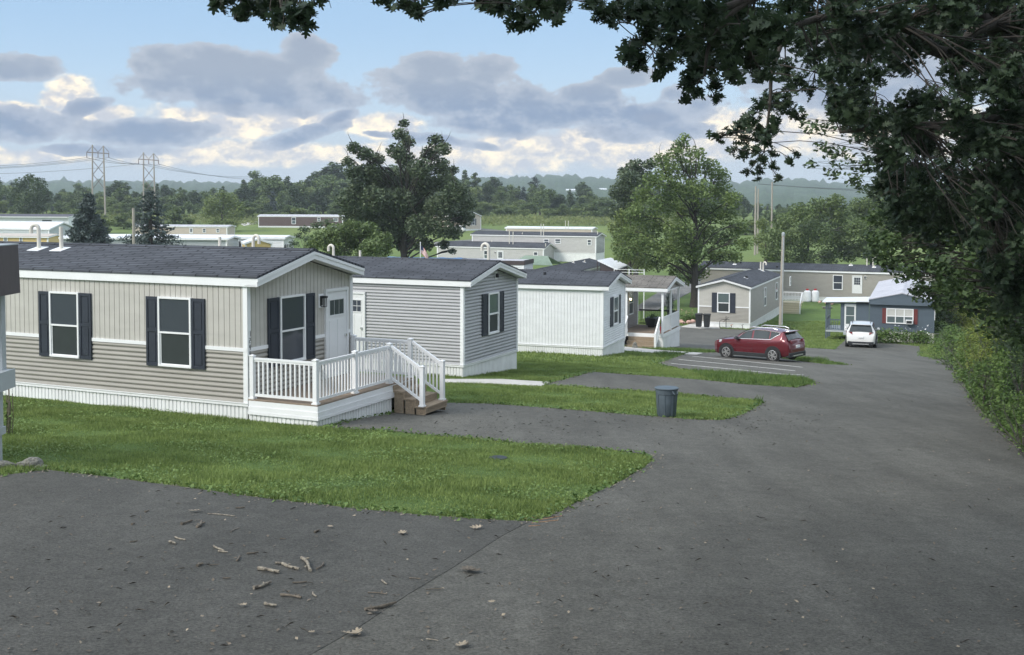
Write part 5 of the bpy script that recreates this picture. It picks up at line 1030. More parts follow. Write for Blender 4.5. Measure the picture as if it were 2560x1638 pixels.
# ---------------------------------------------------------------- near oaks (leaves with real lobed outlines)
def ptree(name, label, base, limbs, lobes, leafm, leaf, dens, tr, shape=OAK, barkm='bark', up=0.35, shell=0.7):
    """limbs: lists of (px,py,depth,radius) polylines; lobes: (px,py,depth,radius px)"""
    B = Vector(base); e_ = empty(name, B, 0, label, 'tree'); mb = MB(); nodes = []
    for pl_ in limbs:
        pts = [atd(a, b_, c) - B if not isinstance(a, Vector) else a for a, b_, c, r in pl_]; rad = [p[3] for p in pl_]
        # smooth the polyline
        P2, R2 = [], []
        for i in range(len(pts) - 1):
            p0 = pts[max(0, i - 1)]; p1, p2 = pts[i], pts[i + 1]; p3 = pts[min(len(pts) - 1, i + 2)]
            for j in range(4):
                t = j / 4; P2.append(0.5 * ((2 * p1) + (p2 - p0) * t + (2 * p0 - 5 * p1 + 4 * p2 - p3) * t * t + (3 * p1 - p0 - 3 * p2 + p3) * t ** 3)); R2.append(rad[i] + (rad[i + 1] - rad[i]) * t)
        P2.append(pts[-1]); R2.append(rad[-1]); mb.tube(P2, R2, 10, cap=False); nodes += list(zip(P2, R2))
    L2 = []
    for px, py, d, rp in lobes: L2.append((atd(px, py, d) - B, rp * d / F))
    for c, r in L2:
        best = min(nodes, key=lambda q: (q[0] - c).length); k = min(best[1] * .4, 0.017)
        if (best[0] - c).length < 4.5:
            pp = limb(mb, best[0], c, k, 0.006, sag=0.08, n=4, seg=5)
            for q in range(4): limb(mb, pp[-2], c + Vector([random.uniform(-1, 1) * r for _ in range(3)]), k * .35, .003, n=3, seg=3)
    mb.build('trunk', barkm, e_, smooth=True)
    P = lobe_pts([(tuple(c), (r, r, r)) for c, r in L2], dens, shell)
    leafmesh('crown', P, leaf, leafm, e_, shape, up=up, sv=0.3); return e_
T = 11.0
top = [(560, -5, 40), (620, 15, 36), (700, 5, 58), (745, 40, 36), (765, 62, 18), (700, 48, 32), (600, 38, 22), (800, -8, 26), (540, 12, 14), (660, 22, 26), (730, 62, 14), (765, 25, 28),
       (965, -8, 30), (1010, 5, 26), (1040, 22, 22), (1045, 40, 8), (1100, -6, 36), (1140, -8, 20), (1205, -4, 32), (1240, 12, 28), (1290, 40, 34), (1330, 62, 16), (1310, 66, 18), (1375, 30, 34), (1400, 8, 30), (1250, -6, 40), (1340, 8, 40), (1283, 70, 8), (1395, 52, 10),
       (1480, 8, 28), (1510, 28, 32), (1545, 22, 34), (1528, 60, 12), (1590, 30, 44), (1640, 35, 50), (1700, 30, 60), (1760, 30, 60), (1840, 25, 70), (1620, 85, 36), (1680, 100, 46), (1580, 120, 32), (1595, 150, 30), (1570, 140, 22), (1605, 168, 14), (1660, 145, 26), (1680, 165, 16), (1640, 190, 12), (1655, 180, 12), (1730, 120, 50), (1740, 175, 34), (1725, 210, 26), (1740, 232, 18), (1715, 245, 12), (1760, 165, 40), (1790, 215, 22), (1790, 245, 16), (1800, 140, 56), (1780, 90, 60), (1860, 90, 70), (1830, 180, 36), (1920, 80, 70), (1900, 150, 50), (1905, 185, 24)]
topd = [(a, b_, T + random.uniform(-1.6, 1.6), r) for a, b_, r in top]
# canopy that continues over and behind the viewer (it shades the near asphalt)
oakA_base = Vector((8.0, 9.6, H1(8.0, 9.6)))
eA = ptree('oak_tree', 'overhanging oak whose lobed leaves fringe the top of the view', oakA_base,
    [[(Vector((0, 0, -.3)), 0, 0, .62), (Vector((-.15, 0, .5)), 0, 0, .48), (Vector((-.6, .1, 2.2)), 0, 0, .43), (2900, 160, 10, .39), (2800, -40, 10, .36), (2600, -300, 10.5, .30), (2200, -420, 11, .2), (1700, -350, 11.5, .13), (1100, -260, 11.5, .08), (650, -160, 11.5, .03)],
     [(2600, -300, 10.5, .2), (2250, -160, 10.8, .10), (1950, -30, 11, .05), (1750, 40, 11, .03), (1600, 100, 11, .012)],
     [(1700, -350, 11.5, .1), (1500, -120, 11.4, .05), (1330, 20, 11, .015)], [(2250, -160, 10.8, .1), (2000, -70, 11, .04), (1800, 60, 11.0, .025), (1760, 190, 11, .01)]],
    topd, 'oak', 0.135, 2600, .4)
OV = []
for i in range(46):
    x = random.uniform(-7, 9); y = random.uniform(-9, 10); z = random.uniform(4.2, 7.5)
    if y > 2 and z < 0.32 * y + 1.6: z = 0.32 * y + 1.8 + random.uniform(0, 2)
    OV.append((Vector((x, y, z)) - oakA_base, random.uniform(1.0, 1.7)))
Pv = lobe_pts([(tuple(c), (r, r, r * .5)) for c, r in OV], 420, .8)
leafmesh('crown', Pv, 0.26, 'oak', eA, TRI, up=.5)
mbv = MB()
for c, r in OV: limb(mbv, Vector((0, 0, 9.5)), c, .09, .02, n=5)
mbv.tube([(0, 0, 5), (0, 0, 10)], [.36, .22], 9); mbv.build('limbs', 'bark', eA, smooth=True)
# second oak: trunk inside the frame at the right
hang = [(1965, 175, 36), (2000, 200, 34), (2030, 232, 16), (1975, 225, 20), (2060, 190, 34), (2080, 225, 18), (1925, 255, 34), (1960, 268, 34), (1895, 270, 28), (1990, 285, 22), (1880, 300, 22), (1855, 312, 26), (1830, 330, 22), (1800, 345, 16), (1785, 338, 12), (1860, 345, 22), (1900, 330, 26), (1935, 315, 26), (1925, 350, 20), (1890, 375, 22), (1860, 385, 18), (1830, 375, 14), (1905, 400, 16), (1930, 385, 14), (1900, 425, 14), (1870, 430, 14), (1930, 420, 14), (1895, 448, 10), (1990, 385, 14), (1975, 400, 10), (1945, 445, 12), (1880, 410, 12), (1920, 330, 20)]
hangd = [(a, b_, 15 + random.uniform(-1, 1), r) for a, b_, r in hang]
mass = []
random.seed(21)
for gx in range(1990, 2700, 42):
    for gy in range(-60, 640, 40):
        px, py = gx + random.uniform(-22, 22), gy + random.uniform(-20, 20)
        lim = np.interp(px, [1990, 2060, 2120, 2200, 2300, 2560], [150, 200, 330, 480, 600, 640])
        if py > lim: continue
        gap = 0.0
        if 2180 < px < 2540 and 110 < py < 420: gap = 0.42
        if random.random() < gap: continue
        mass.append((px, py, random.uniform(15, 21), random.uniform(34, 54)))
front = [(random.uniform(2480, 2640), random.uniform(330, 760), random.uniform(16.5, 18.5), random.uniform(34, 50)) for _ in range(46)]
edge = [(2120, 250, 18, 30), (2160, 275, 18, 30), (2100, 300, 19, 28), (2060, 320, 19, 26), (2020, 325, 19, 22), (2010, 300, 18, 16), (2140, 330, 19, 34), (2190, 350, 19, 36), (2060, 370, 19, 26), (2100, 390, 19, 30), (2160, 410, 19, 34), (2030, 410, 19, 18), (2080, 430, 19, 22), (2130, 450, 19, 26), (2220, 440, 19, 36), (2190, 480, 19, 28), (2250, 500, 19, 34), (2150, 470, 19, 18)]
bx = atd(2545, 300, 19.5); oakB_base = Vector((bx.x + 0.5, 19.5, H1(bx.x + .5, 19.5)))
ptree('oak_tree', 'big roadside oak with a twisting trunk and long limbs, at the right edge', oakB_base,
    [[(2790, 1330, 19.5, .60), (2770, 1180, 19.5, .46), (2680, 700, 19.5, .36), (2600, 400, 19.5, .33), (2545, 230, 19.5, .30), (2510, 90, 19.4, .24), (2500, -150, 19, .18)],
     [(2570, 330, 19.5, .26), (2500, 190, 19.0, .15), (2430, 150, 18.5, .13), (2350, 130, 18, .10), (2250, 95, 17.5, .08), (2130, 70, 17, .05)],
     [(2560, 60, 19.3, .16), (2480, 62, 18.6, .10), (2420, 90, 18.2, .08), (2370, 150, 18, .05)],
     [(2590, 275, 19.5, .15), (2480, 290, 18.5, .10), (2380, 310, 18, .08), (2250, 315, 17.5, .05), (2100, 330, 18, .03)],
     [(2575, 330, 19.5, .12), (2520, 345, 18.8, .07), (2460, 350, 18.3, .03)],
     [(2350, 130, 18, .08), (2200, 40, 16.5, .06), (2000, 60, 15.5, .045), (1935, 160, 15, .03), (1925, 260, 15, .02), (1910, 380, 15, .01)],
     [(2520, 120, 19.4, .14), (2430, 20, 18.6, .1), (2300, -40, 18, .06)]],
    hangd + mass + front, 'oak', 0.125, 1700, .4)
EDG = [(a, b_, d + 14, r * 1.15) for a, b_, d, r in edge] + [(2240, 400, 33, 40), (2290, 440, 33, 44), (2200, 300, 33, 40), (2270, 340, 33, 44), (2170, 240, 33, 30), (2340, 400, 34, 44)]
# darker trees and undergrowth behind, right side of the road
random.seed(5)
def mass_lobes(poly_top, poly_bot, x0, x1, d0, d1, st, rr_):
    out = []
    for gx in range(x0, x1, st):
        for gy in range(int(min(poly_top[1])), int(max(poly_bot[1])), st):
            px, py = gx + random.uniform(-.4, .4) * st, gy + random.uniform(-.4, .4) * st
            if np.interp(px, *poly_top) < py < np.interp(px, *poly_bot): d = random.uniform(d0, d1); out.append((px, py, d, rr_ * random.uniform(.8, 1.25)))
    return out
def side_tree(name, label, px, D, lobes, leafm, leaf, dens, tr=.2, cat='tree', shape=DIA, up=.5):
    q = atd(px, 700, D); B = Vector((q.x, D, H1(q.x, D))); e_ = lobe_tree(name, label, B, [(tuple(atd(a, b_, d)), r * d / F) for a, b_, d, r in lobes], leafm, leaf, dens, tr, shape=shape, cat=cat); return e_
A1 = mass_lobes(([2160, 2230, 2320, 2420], [560, 500, 470, 450]), ([2160, 2200, 2250, 2300, 2340, 2420], [600, 650, 700, 740, 770, 780]), 2170, 2420, 30, 36, 34, 30)
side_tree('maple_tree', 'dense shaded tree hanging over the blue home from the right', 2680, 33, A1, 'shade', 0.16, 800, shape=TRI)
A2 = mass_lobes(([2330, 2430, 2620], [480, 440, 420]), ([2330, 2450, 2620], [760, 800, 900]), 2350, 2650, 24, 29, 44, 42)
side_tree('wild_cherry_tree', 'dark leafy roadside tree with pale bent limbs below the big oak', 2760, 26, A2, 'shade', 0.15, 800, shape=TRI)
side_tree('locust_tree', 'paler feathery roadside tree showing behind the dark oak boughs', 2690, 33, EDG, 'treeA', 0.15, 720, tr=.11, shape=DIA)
for i, (x, y) in enumerate([(14, 11), (20, 22), (25, 33), (31, 45), (38, 58), (45, 72)]):
    z0 = H1(x, y); lobe_tree('roadside_tree', 'tall tree of the wooded bank right of the lane, %s one from the near end' % ('first', 'second', 'third', 'fourth', 'fifth', 'sixth')[i], (x, y, z0), [((x + random.uniform(-2.2, 2.2), y + random.uniform(-4, 4), z0 + random.uniform(2.5, 13)), random.uniform(1.6, 2.4)) for _ in range(20)], 'shade', .42, 60, .25, shape=TRI, group='trees of the wooded bank')
q = MB(); pts = [atd(a, b_, d) for a, b_, d in [(2520, 470, 25), (2490, 430, 25), (2460, 415, 25), (2430, 435, 25), (2405, 480, 24.8)]]; 
wb = atd(2560, 700, 26); e_ = empty('dead_tree', (atd(2530, 700, 24.5).x, 24.5, H1(atd(2530, 700, 24.5).x, 24.5)), 0, 'bare pale trunk with a bent bough in the dark foliage at the right', 'tree')
q.tube([p - e_.location for p in pts], [.11, .09, .08, .06, .03], 8); q.tube([atd(a, b_, d) - e_.location for a, b_, d in [(2640, 1000, 24.5), (2560, 620, 24.8), (2520, 470, 25), (2515, 400, 25), (2500, 330, 25)]], [.16, .14, .12, .08, .04], 8); q.build('trunk', 'lbark', e_, smooth=True)
A3 = mass_lobes(([2200, 2260, 2400], [735, 700, 690]), ([2200, 2260, 2330, 2400], [760, 790, 830, 830]), 2210, 2400, 86, 98, 20, 22)
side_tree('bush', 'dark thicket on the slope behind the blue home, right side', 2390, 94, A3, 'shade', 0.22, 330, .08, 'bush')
# the leafy bank along the right side of the lane, bush by bush, rooted on the ground behind the lane edge
EDGE = ([2240, 2262, 2290, 2350, 2404, 2430, 2470, 2520, 2560, 2640], [812, 838, 868, 905, 940, 1000, 1038, 1085, 1128, 1230])
def bank(name, label, x0, x1, ytop, leafm, leaf, dens, st=24, back=1.0, rr_=(.9, 1.3), jit=.4, ybot=None, shape=DIA):
    L_ = []; xm = (x0 + x1) / 2
    for gx in range(x0, x1, st):
        yb = np.interp(gx, *EDGE) if ybot is None else np.interp(gx, *ybot); D0 = gnd(gx, yb).y; yt = np.interp(gx, *ytop); y_ = yb - st * .5
        while y_ > yt:
            px, py = gx + random.uniform(-jit, jit) * st, y_ + random.uniform(-jit, jit) * st; d = D0 + back * random.uniform(.1, 1.4) + (yb - y_) * .012 * D0 / 28; L_.append((tuple(atd(px, py, d)), st * random.uniform(*rr_) * d / F)); y_ -= st * .8
    D0 = gnd(xm, np.interp(xm, *(EDGE if ybot is None else ybot))).y + 1.2; q = atd(xm, 700, D0); B = Vector((q.x, D0, H1(q.x, D0)))
    return lobe_tree(name, label, B, L_, leafm, leaf, dens, .04, shape=shape, cat='bush', trunk_top=.4)
bank('bush', 'yellow green tall bush beside the lane, right of the blue home', 2405, 2485, ([2400, 2430, 2460, 2490], [760, 715, 720, 760]), 'brightbush', .13, 900, 26, 2.5, ybot=([2400, 2490], [850, 880]))
bank('bush', 'round dark green shrub where the far lawn meets the lane', 2345, 2420, ([2345, 2370, 2400, 2420], [850, 822, 815, 830]), 'weed', .11, 1000, 22, 1.2)
bank('bush', 'feathery yellow green weeds standing at the lane side', 2410, 2490, ([2410, 2440, 2470, 2490], [850, 810, 800, 820]), 'brightbush', .10, 1100, 24, 1.2, ybot=([2400, 2430, 2490], [935, 960, 990]))
bank('bush', 'leafy green bush creeping over the lane edge', 2415, 2520, ([2415, 2450, 2520], [930, 900, 890]), 'weed', .10, 1200, 24, 1.0)
bank('bush', 'coarse green weeds at the lane edge where it leaves the view on the right', 2500, 2640, ([2500, 2560, 2640], [1000, 985, 1000]), 'weed', .085, 1500, 26, .8)
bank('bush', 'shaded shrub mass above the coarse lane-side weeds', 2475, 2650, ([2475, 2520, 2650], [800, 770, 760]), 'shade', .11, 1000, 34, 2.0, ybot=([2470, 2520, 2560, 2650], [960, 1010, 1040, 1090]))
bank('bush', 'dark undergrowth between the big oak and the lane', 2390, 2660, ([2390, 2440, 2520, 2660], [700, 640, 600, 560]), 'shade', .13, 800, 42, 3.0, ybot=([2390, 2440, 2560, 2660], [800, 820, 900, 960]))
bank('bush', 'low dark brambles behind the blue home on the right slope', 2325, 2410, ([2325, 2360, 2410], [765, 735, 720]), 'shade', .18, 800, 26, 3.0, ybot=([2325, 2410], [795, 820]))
def tuft(name, label, px, py, w, h_, m, n, leaf, cat='plant', flowers=None, shape=DIA):
    g_ = gnd(px, py); e_ = empty(name, g_, 0, label, cat)
    P = lobe_pts([((random.uniform(-w, w) * .6, random.uniform(-.3, .3) * w, h_ * .45), (w * .55, w * .4, h_ * .5)) for _ in range(6)], n / (w * .55 * h_ * .5) / 6, .6); P[:, 2] = np.abs(P[:, 2])
    leafmesh('foliage', P, leaf, m, e_, shape)
    s_ = MB()
    for i in range(8): a = (random.uniform(-w, w) * .7, random.uniform(-.3, .3) * w, 0); s_.tube([a, (a[0] + .03, a[1], h_ * .4), (a[0], a[1] + .05, h_ * random.uniform(.7, 1.1))], .008, 4)
    s_.build('stems', 'dtwig', e_)
    if flowers:
        P = np.column_stack([rng.uniform(-w, w, 34), rng.uniform(-.3, .3, 34) * w, h_ * rng.uniform(.7, 1.3, 34)]); leafmesh('flowers', P, .11, flowers, e_)
    return e_
tuft('shrub', 'low dark shrub around the foot of the wooden pole behind the red car', 1950, 832, 1.3, .65, 'weed', 1500, .13, 'shrub')
tuft('hosta_bed', 'broad leafy plants along the front of the blue home, left of the window unit', 2225, 858, 1.7, 1.15, 'weed', 1500, .16)
tuft('hosta_bed', 'leafy plants with white flower spikes below the window unit of the blue home', 2288, 860, 1.5, 1.0, 'weed', 1500, .15, flowers='white')
tuft('flower_bed', 'flowering plants between the white porch and the trash bins', 1722, 808, 1.2, .9, 'weed', 900, .13, flowers='pinkfl')
tuft('arborvitae', 'narrow dark evergreen seen through the white porch posts', 1678, 790, .5, 2.6, 'spruce', 1500, .16)
tuft('weed_patch', 'low weeds growing against the deck skirting', 880, 1030, .9, .28, 'weed', 1500, .06)
tuft('weed_patch', 'taller weeds at the foot of the deck steps', 958, 1012, .55, .34, 'weed', 900, .06)
tuft('sapling', 'small twiggy sapling against the neighbouring grey porch corner', 22, 1085, .12, .8, 'weed', 50, .07)
# grass ------------------------------------------------------------------
def inpoly(P, poly):
    x, y = P[:, 0], P[:, 1]; ins = np.zeros(len(P), bool); n = len(poly); j = n - 1
    for i in range(n):
        xi, yi = poly[i]; xj, yj = poly[j]; c = ((yi > y) != (yj > y)) & (x < (xj - xi) * (y - yi) / (yj - yi + 1e-12) + xi); ins ^= c; j = i
    return ins
HOMES = [h, h2, h3, h4, h5, h6, h7]
def blades(name, x0, x1, y0, y1, dens, bw, bh, m='blade', near=0.0, keep=None):
    n = int((x1 - x0) * (y1 - y0) * dens); P = np.column_stack([rng.uniform(x0, x1, n), rng.uniform(y0, y1, n)])
    a = P[:, 0] / np.maximum(P[:, 1], .1); P = P[(a > -.50) & (a < .50)]
    ok_ = np.ones(len(P), bool)
    for sh in SHEETS:
        if len(sh) > 4: ok_ &= ~inpoly(P, sh)
    for hh in HOMES:
        c, s_ = math.cos(-hh.rz), math.sin(-hh.rz); dx, dy = P[:, 0] - hh.base.x, P[:, 1] - hh.base.y; lx, ly = dx * c - dy * s_, dx * s_ + dy * c
        ok_ &= ~((lx > -hh.L) & (lx < (1.85 if hh is h else 0)) & (ly > 0) & (ly < hh.w))
    P = P[ok_]
    if keep is not None: P = P[keep(P)]
    n = len(P); zz = hgt(P[:, 0], P[:, 1]) - .01; pat = 0.85 + 0.5 * np.sin(P[:, 0] * 1.7 + np.sin(P[:, 1] * 1.3)) * np.sin(P[:, 1] * 2.1)
    a = rng.uniform(0, 6.283, n); w = bw * rng.uniform(.6, 1.3, n); hh_ = bh * rng.uniform(.45, 1.4, n) * pat; ln = rng.uniform(0, .9, n) * hh_; b_ = rng.uniform(0, 6.283, n)
    V = np.zeros((n, 3, 3)); V[:, 0] = np.column_stack([P[:, 0] - np.cos(a) * w, P[:, 1] - np.sin(a) * w, zz]); V[:, 1] = np.column_stack([P[:, 0] + np.cos(a) * w, P[:, 1] + np.sin(a) * w, zz]); V[:, 2] = np.column_stack([P[:, 0] + np.cos(b_) * ln, P[:, 1] + np.sin(b_) * ln, zz + hh_])
    o = rawmesh(name, V.reshape(-1, 3), 3, n, m); o['kind'] = 'stuff'; return n
nb = blades('grass', -16, 4, 11, 27.5, 1700, .009, .065)
nb += blades('grass', -3, 12, 24, 46, 800, .013, .07)
nb += blades('grass', -2, 34, 46, 100, 130, .03, .10)
nb += blades('grass', 7, 26, 13, 60, 350, .016, .16, m='weed')
# broad-leaved weeds and clover through the near lawn
n = 60000; P = np.column_stack([rng.uniform(-15, 4, n), rng.uniform(12, 30, n)]); f_ = np.sin(P[:, 0] * 1.9 + 2 * np.sin(P[:, 1] * .9)) + np.sin(P[:, 1] * 2.3 + 1.5 * np.sin(P[:, 0] * 1.2)); P = P[(f_ > .55) & ~inpoly(P, SHEETS[0])]
c, s_ = math.cos(-h.rz), math.sin(-h.rz); dx, dy = P[:, 0] - h.base.x, P[:, 1] - h.base.y; lx, ly = dx * c - dy * s_, dx * s_ + dy * c; P = P[~((lx > -h.L) & (lx < 1.85) & (ly > 0) & (ly < h.w))]
P = np.column_stack([P, hgt(P[:, 0], P[:, 1]) + rng.uniform(.01, .085, len(P))]); leafmesh('clover', P, .045, 'clover', None, TRI, up=1.2)['kind'] = 'stuff'
# weedy fringe right along the pavement edges
edge_pts = []
for lst in (LEFT + ISL1 + MID,):
    W = [gnd(a * K_, b_ * K_) for a, b_ in lst if b_ < 1300 and a > -160]
    for a, b_ in zip(W[:-1], W[1:]):
        L_ = (b_ - a).length
        if L_ > 40: continue
        for k in range(int(L_ * 70)):
            q = a.lerp(b_, random.random()); edge_pts.append((q.x + random.gauss(0, .09), q.y + random.gauss(0, .11), 0))
E_ = np.array(edge_pts); E_ = E_[(E_[:, 1] < 70)]; ok_ = ~inpoly(E_, SHEETS[0]) | (rng.uniform(0, 1, len(E_)) < .25); E_ = E_[ok_]
E_[:, 2] = hgt(E_[:, 0], E_[:, 1]) + rng.uniform(.0, .06, len(E_)); leafmesh('edge_weeds', E_, .075, 'weed', None, TRI, up=.8)['kind'] = 'stuff'
G_ = np.array(edge_pts); G_ = G_[(G_[:, 1] < 60)]; G_[:, :2] += rng.normal(0, .10, (len(G_), 2)); G_ = G_[inpoly(G_, SHEETS[0])]; G_[:, 2] = hgt(G_[:, 0], G_[:, 1]) + .026
M['grit'] = simple('edge_grit', (.26, .23, .18), .95, 0, 3, c2=(.09, .08, .06)); leafmesh('gravel', G_, .034, 'grit', None, DIA, up=2.5, sv=.7)['kind'] = 'stuff'
# ---------------------------------------------------------------- vehicles
def car(name, label, loc, rz, paint, Lc=4.38, Wc=1.84, Hc=1.59, wb=2.65, wr=0.345, suv=False, trim='chrome', pitch=0, plate=True):
    e_ = empty(name, loc, rz, label, 'car'); e_.rotation_euler = (0, pitch, rz)
    f = Lc / 2; hw = Wc / 2; top_ = Hc
    # x, z low, z top, half width factor, belt z, roof half width factor
    ST = [(f, .42, .70, .62, .66, .5), (f - .05, .26, .86, .80, .80, .6), (f - .25, .22, .96, .93, .90, .7), (f - .7, .22, 1.03, .985, .96, .72), (f - 1.15, .24, 1.09, 1.0, 1.0, .74), (f - 1.28, .24, 1.13, 1.0, 1.02, .76),
          (f - 1.75, .24, 1.40, 1.0, 1.03, .74), (f - 2.1, .24, top_ - .07, 1.0, 1.04, .72), (f - 2.6, .24, top_ - .01, 1.0, 1.05, .72), (f - 3.1, .24, top_ - .02, 1.0, 1.06, .71), (f - 3.55, .24, top_ - .07, .995, 1.08, .69), (f - Lc + .42 if not suv else f - Lc + .40, .26, top_ - .13, .985, 1.12, .67),
          (f - Lc + .22, .28, 1.22, .96, 1.10, .70), (f - Lc + .08, .30, 1.04, .92, 1.0, .72), (f - Lc + .02, .34, .80, .84, .76, .74), (f - Lc, .42, .62, .72, .58, .68)]
    xs = np.array([s_[0] for s_ in ST])[::-1]
    def at(x, k): return float(np.interp(x, xs, np.array([s_[k] for s_ in ST])[::-1]))
    def sec(x):
        zl, zt, wf, zb, rf_ = (at(x, k) for k in range(1, 6)); zb = min(zb, zt - .035); w = hw * wf
        return [(0, zl), (w * .86, zl), (w * .965, zl + .10), (w * .985, (zl + zb) * .5), (w, zb * .84 + zl * .16), (w * .955, zb), (w * .95 + (hw * rf_ * 1.03 - w * .95) * .92 if zt - zb > .12 else w * .8, zt - .045), (hw * rf_ * .80, zt - .008), (0, zt + (.008 if zt - zb > .1 else 0.012))]
    X_ = sorted(set([round(v, 3) for v in np.linspace(-f, f, 54)] + [round(float(v), 3) for v in xs])); mb = MB(); n_ = 9
    for x in X_:
        for y, z in sec(x): mb.v.append((x, y, z))
        for y, z in reversed(sec(x)[1:-1]): mb.v.append((x, -y, z))
    k = 16
    for i in range(len(X_) - 1):
        for j in range(k): a = i * k + j; b_ = i * k + (j + 1) % k; mb.f.append((a, b_, b_ + k, a + k)); mb.mi.append(0)
    mb.f.append(tuple(range(k))); mb.mi.append(0); mb.f.append(tuple(reversed(range((len(X_) - 1) * k, len(X_) * k)))); mb.mi.append(0)
    body = mb.build('body', paint, e_, smooth=True)
    # side glass: strips between the belt line and roof rail
    def side(x, t, s_, off=.012):
        S_ = sec(x); (y0, z0), (y1, z1) = S_[5], S_[6]; y = y0 + (y1 - y0) * t; z = z0 + (z1 - z0) * t; return (x, s_ * (y + off), z)
    x_a, x_b = f - 1.42, f - Lc + .62
    for s_ in (1, -1):
        for (xa, xb) in ((x_a, f - 2.30), (f - 2.40, f - 3.28), (f - 3.33, x_b)):
            g_ = MB(); xx = np.linspace(xa, xb, 9)
            for p_, q_ in zip(xx[:-1], xx[1:]):
                def tt(x): 
                    hi = 0.90; lo = 0.10
                    if x > f - 1.9: hi = lo + (0.90 - lo) * np.clip((x_a - x) / .48 + .0, 0, 1)
                    if x < x_b + .38: lo = lo + .62 * np.clip((x_b + .38 - x) / .38, 0, 1)
                    return lo, hi
                l0, h0 = tt(p_); l1, h1_ = tt(q_); g_.poly([side(p_, l0, s_), side(q_, l1, s_), side(q_, h1_, s_), side(p_, h0, s_)])
            g_.build('window', 'cglass', e_, smooth=True)
        t_ = MB(); xx = np.linspace(x_a + .06, x_b - .05, 24); loop = [side(x, .04 + (.68 * max(0, (x_b + .38 - x) / .43) if x < x_b + .38 else 0), s_, .018) for x in xx]; loop2 = [side(x, .96 * (min(1, .10 + (x_a + .06 - x) / .5) if x > f - 1.86 else 1), s_, .018) for x in reversed(xx)]
        t_.tube(loop + loop2 + [loop[0]], .016, 5); t_.build('window_trim', trim, e_)
    def cap(xa, xb, fr_, name, m):
        g_ = MB(); xx = np.linspace(xa, xb, 6)
        def P(x, t):
            S_ = sec(x); y7, z7 = S_[7]; y6, z6 = S_[6]; z8 = S_[8][1]; return (x, t * y7 * fr_ * 1.12, z8 + (z7 - z8) * abs(t) + .010)
        for p_, q_ in zip(xx[:-1], xx[1:]):
            for t0, t1 in ((-1, -.5), (-.5, 0), (0, .5), (.5, 1)): g_.poly([P(p_, t0), P(q_, t0), P(q_, t1), P(p_, t1)])
        return g_.build(name, m, e_, smooth=True)
    cap(f - 1.34, f - 2.05, 1.0, 'windshield', 'cglass')
    xr0, xr1 = (f - Lc + .40), (f - Lc + .14)
    g_ = MB()
    for t0, t1 in ((-1, -.33), (-.33, .33), (.33, 1)):
        def R_(t, k_): x = xr0 + (xr1 - xr0) * k_; z = at(x, 2); return (x - .035 - .01 * k_, t * (hw * (.66 + .13 * k_)), z + .012 - .05 * t * t)
        g_.poly([R_(t0, 0), R_(t1, 0), R_(t1, 1), R_(t0, 1)])
    g_.build('rear_window', 'cglass', e_)
    g_ = MB(); g_.box(xr0 - .18, xr0 + .12, -hw * .62, hw * .62, top_ - .15, top_ - .115); g_.build('spoiler', paint, e_, bevel=.01)
    for s_ in (1, -1):
        g_ = MB(); g_.tube([(f - 2.0, s_ * hw * .63, top_ - .04), (f - 2.2, s_ * hw * .63, top_ + .035), (f - 3.4, s_ * hw * .61, top_ + .02), (f - 3.6, s_ * hw * .60, top_ - .05)], .022, 6); g_.build('roof_rail', 'chrome' if not suv else 'dark', e_)
        g_ = MB(); y = s_ * hw
        g_.hexa([(f - .10, y * .60, .80), (f - .55, y * .955, .84), (f - .58, y * .93, .95), (f - .22, y * .62, .90), (f - .02, y * .62, .78), (f - .45, y * .99, .82), (f - .50, y * .965, .95), (f - .14, y * .66, .90)]); g_.build('headlight', 'head', e_)
        g_ = MB(); xr = f - Lc
        g_.hexa([(xr - .0, y * .55, .93), (xr + .40, y * .90, .98), (xr + .40, y * .90, 1.12), (xr + .09, y * .56, 1.07), (xr - .015 + .05, y * .58, .93), (xr + .42, y * 1.0, .98), (xr + .42, y * .99, 1.12), (xr + .06, y * .80, 1.08)]); g_.build('taillight', 'tail', e_)
        g_ = MB(); g_.lathe([(.02, -.02), (.10, 0), (.11, .07), (.07, .14), (.02, .15)], 10, (f - 1.52, s_ * (hw + .10), 1.02)); g_.bar((f - 1.52, s_ * hw * .93, 1.05), (f - 1.52, s_ * (hw + .06), 1.06), .05); g_.build('mirror', 'bplast' if not suv else paint, e_, smooth=True)
        for xh in (f - 2.18, f - 3.10): g_ = MB(); g_.box(xh - .10, xh + .10, s_ * (hw * .99) - .012, s_ * (hw * .99) + .03, .865, .895); g_.build('door_handle', paint, e_, bevel=.008)
        # dark lower cladding
        g_ = MB(); ys = sorted((s_ * hw * .93, s_ * (hw * .985 + .012))); g_.box(-wb / 2 + wr + .02, wb / 2 - wr - .02, ys[0], ys[1], .215, .40); g_.build('sill_cladding', 'bplast', e_, bevel=.02)
        g_ = MB(); ys = s_ * (hw + .004); 
        for xd in (f - 1.36, f - 2.35, f - 3.22):
            g_.box(xd - .004, xd + .004, s_ * hw * .985 - .004, s_ * hw * .985 + .006, .42, .98)
        g_.build('door_seam', 'dark', e_)
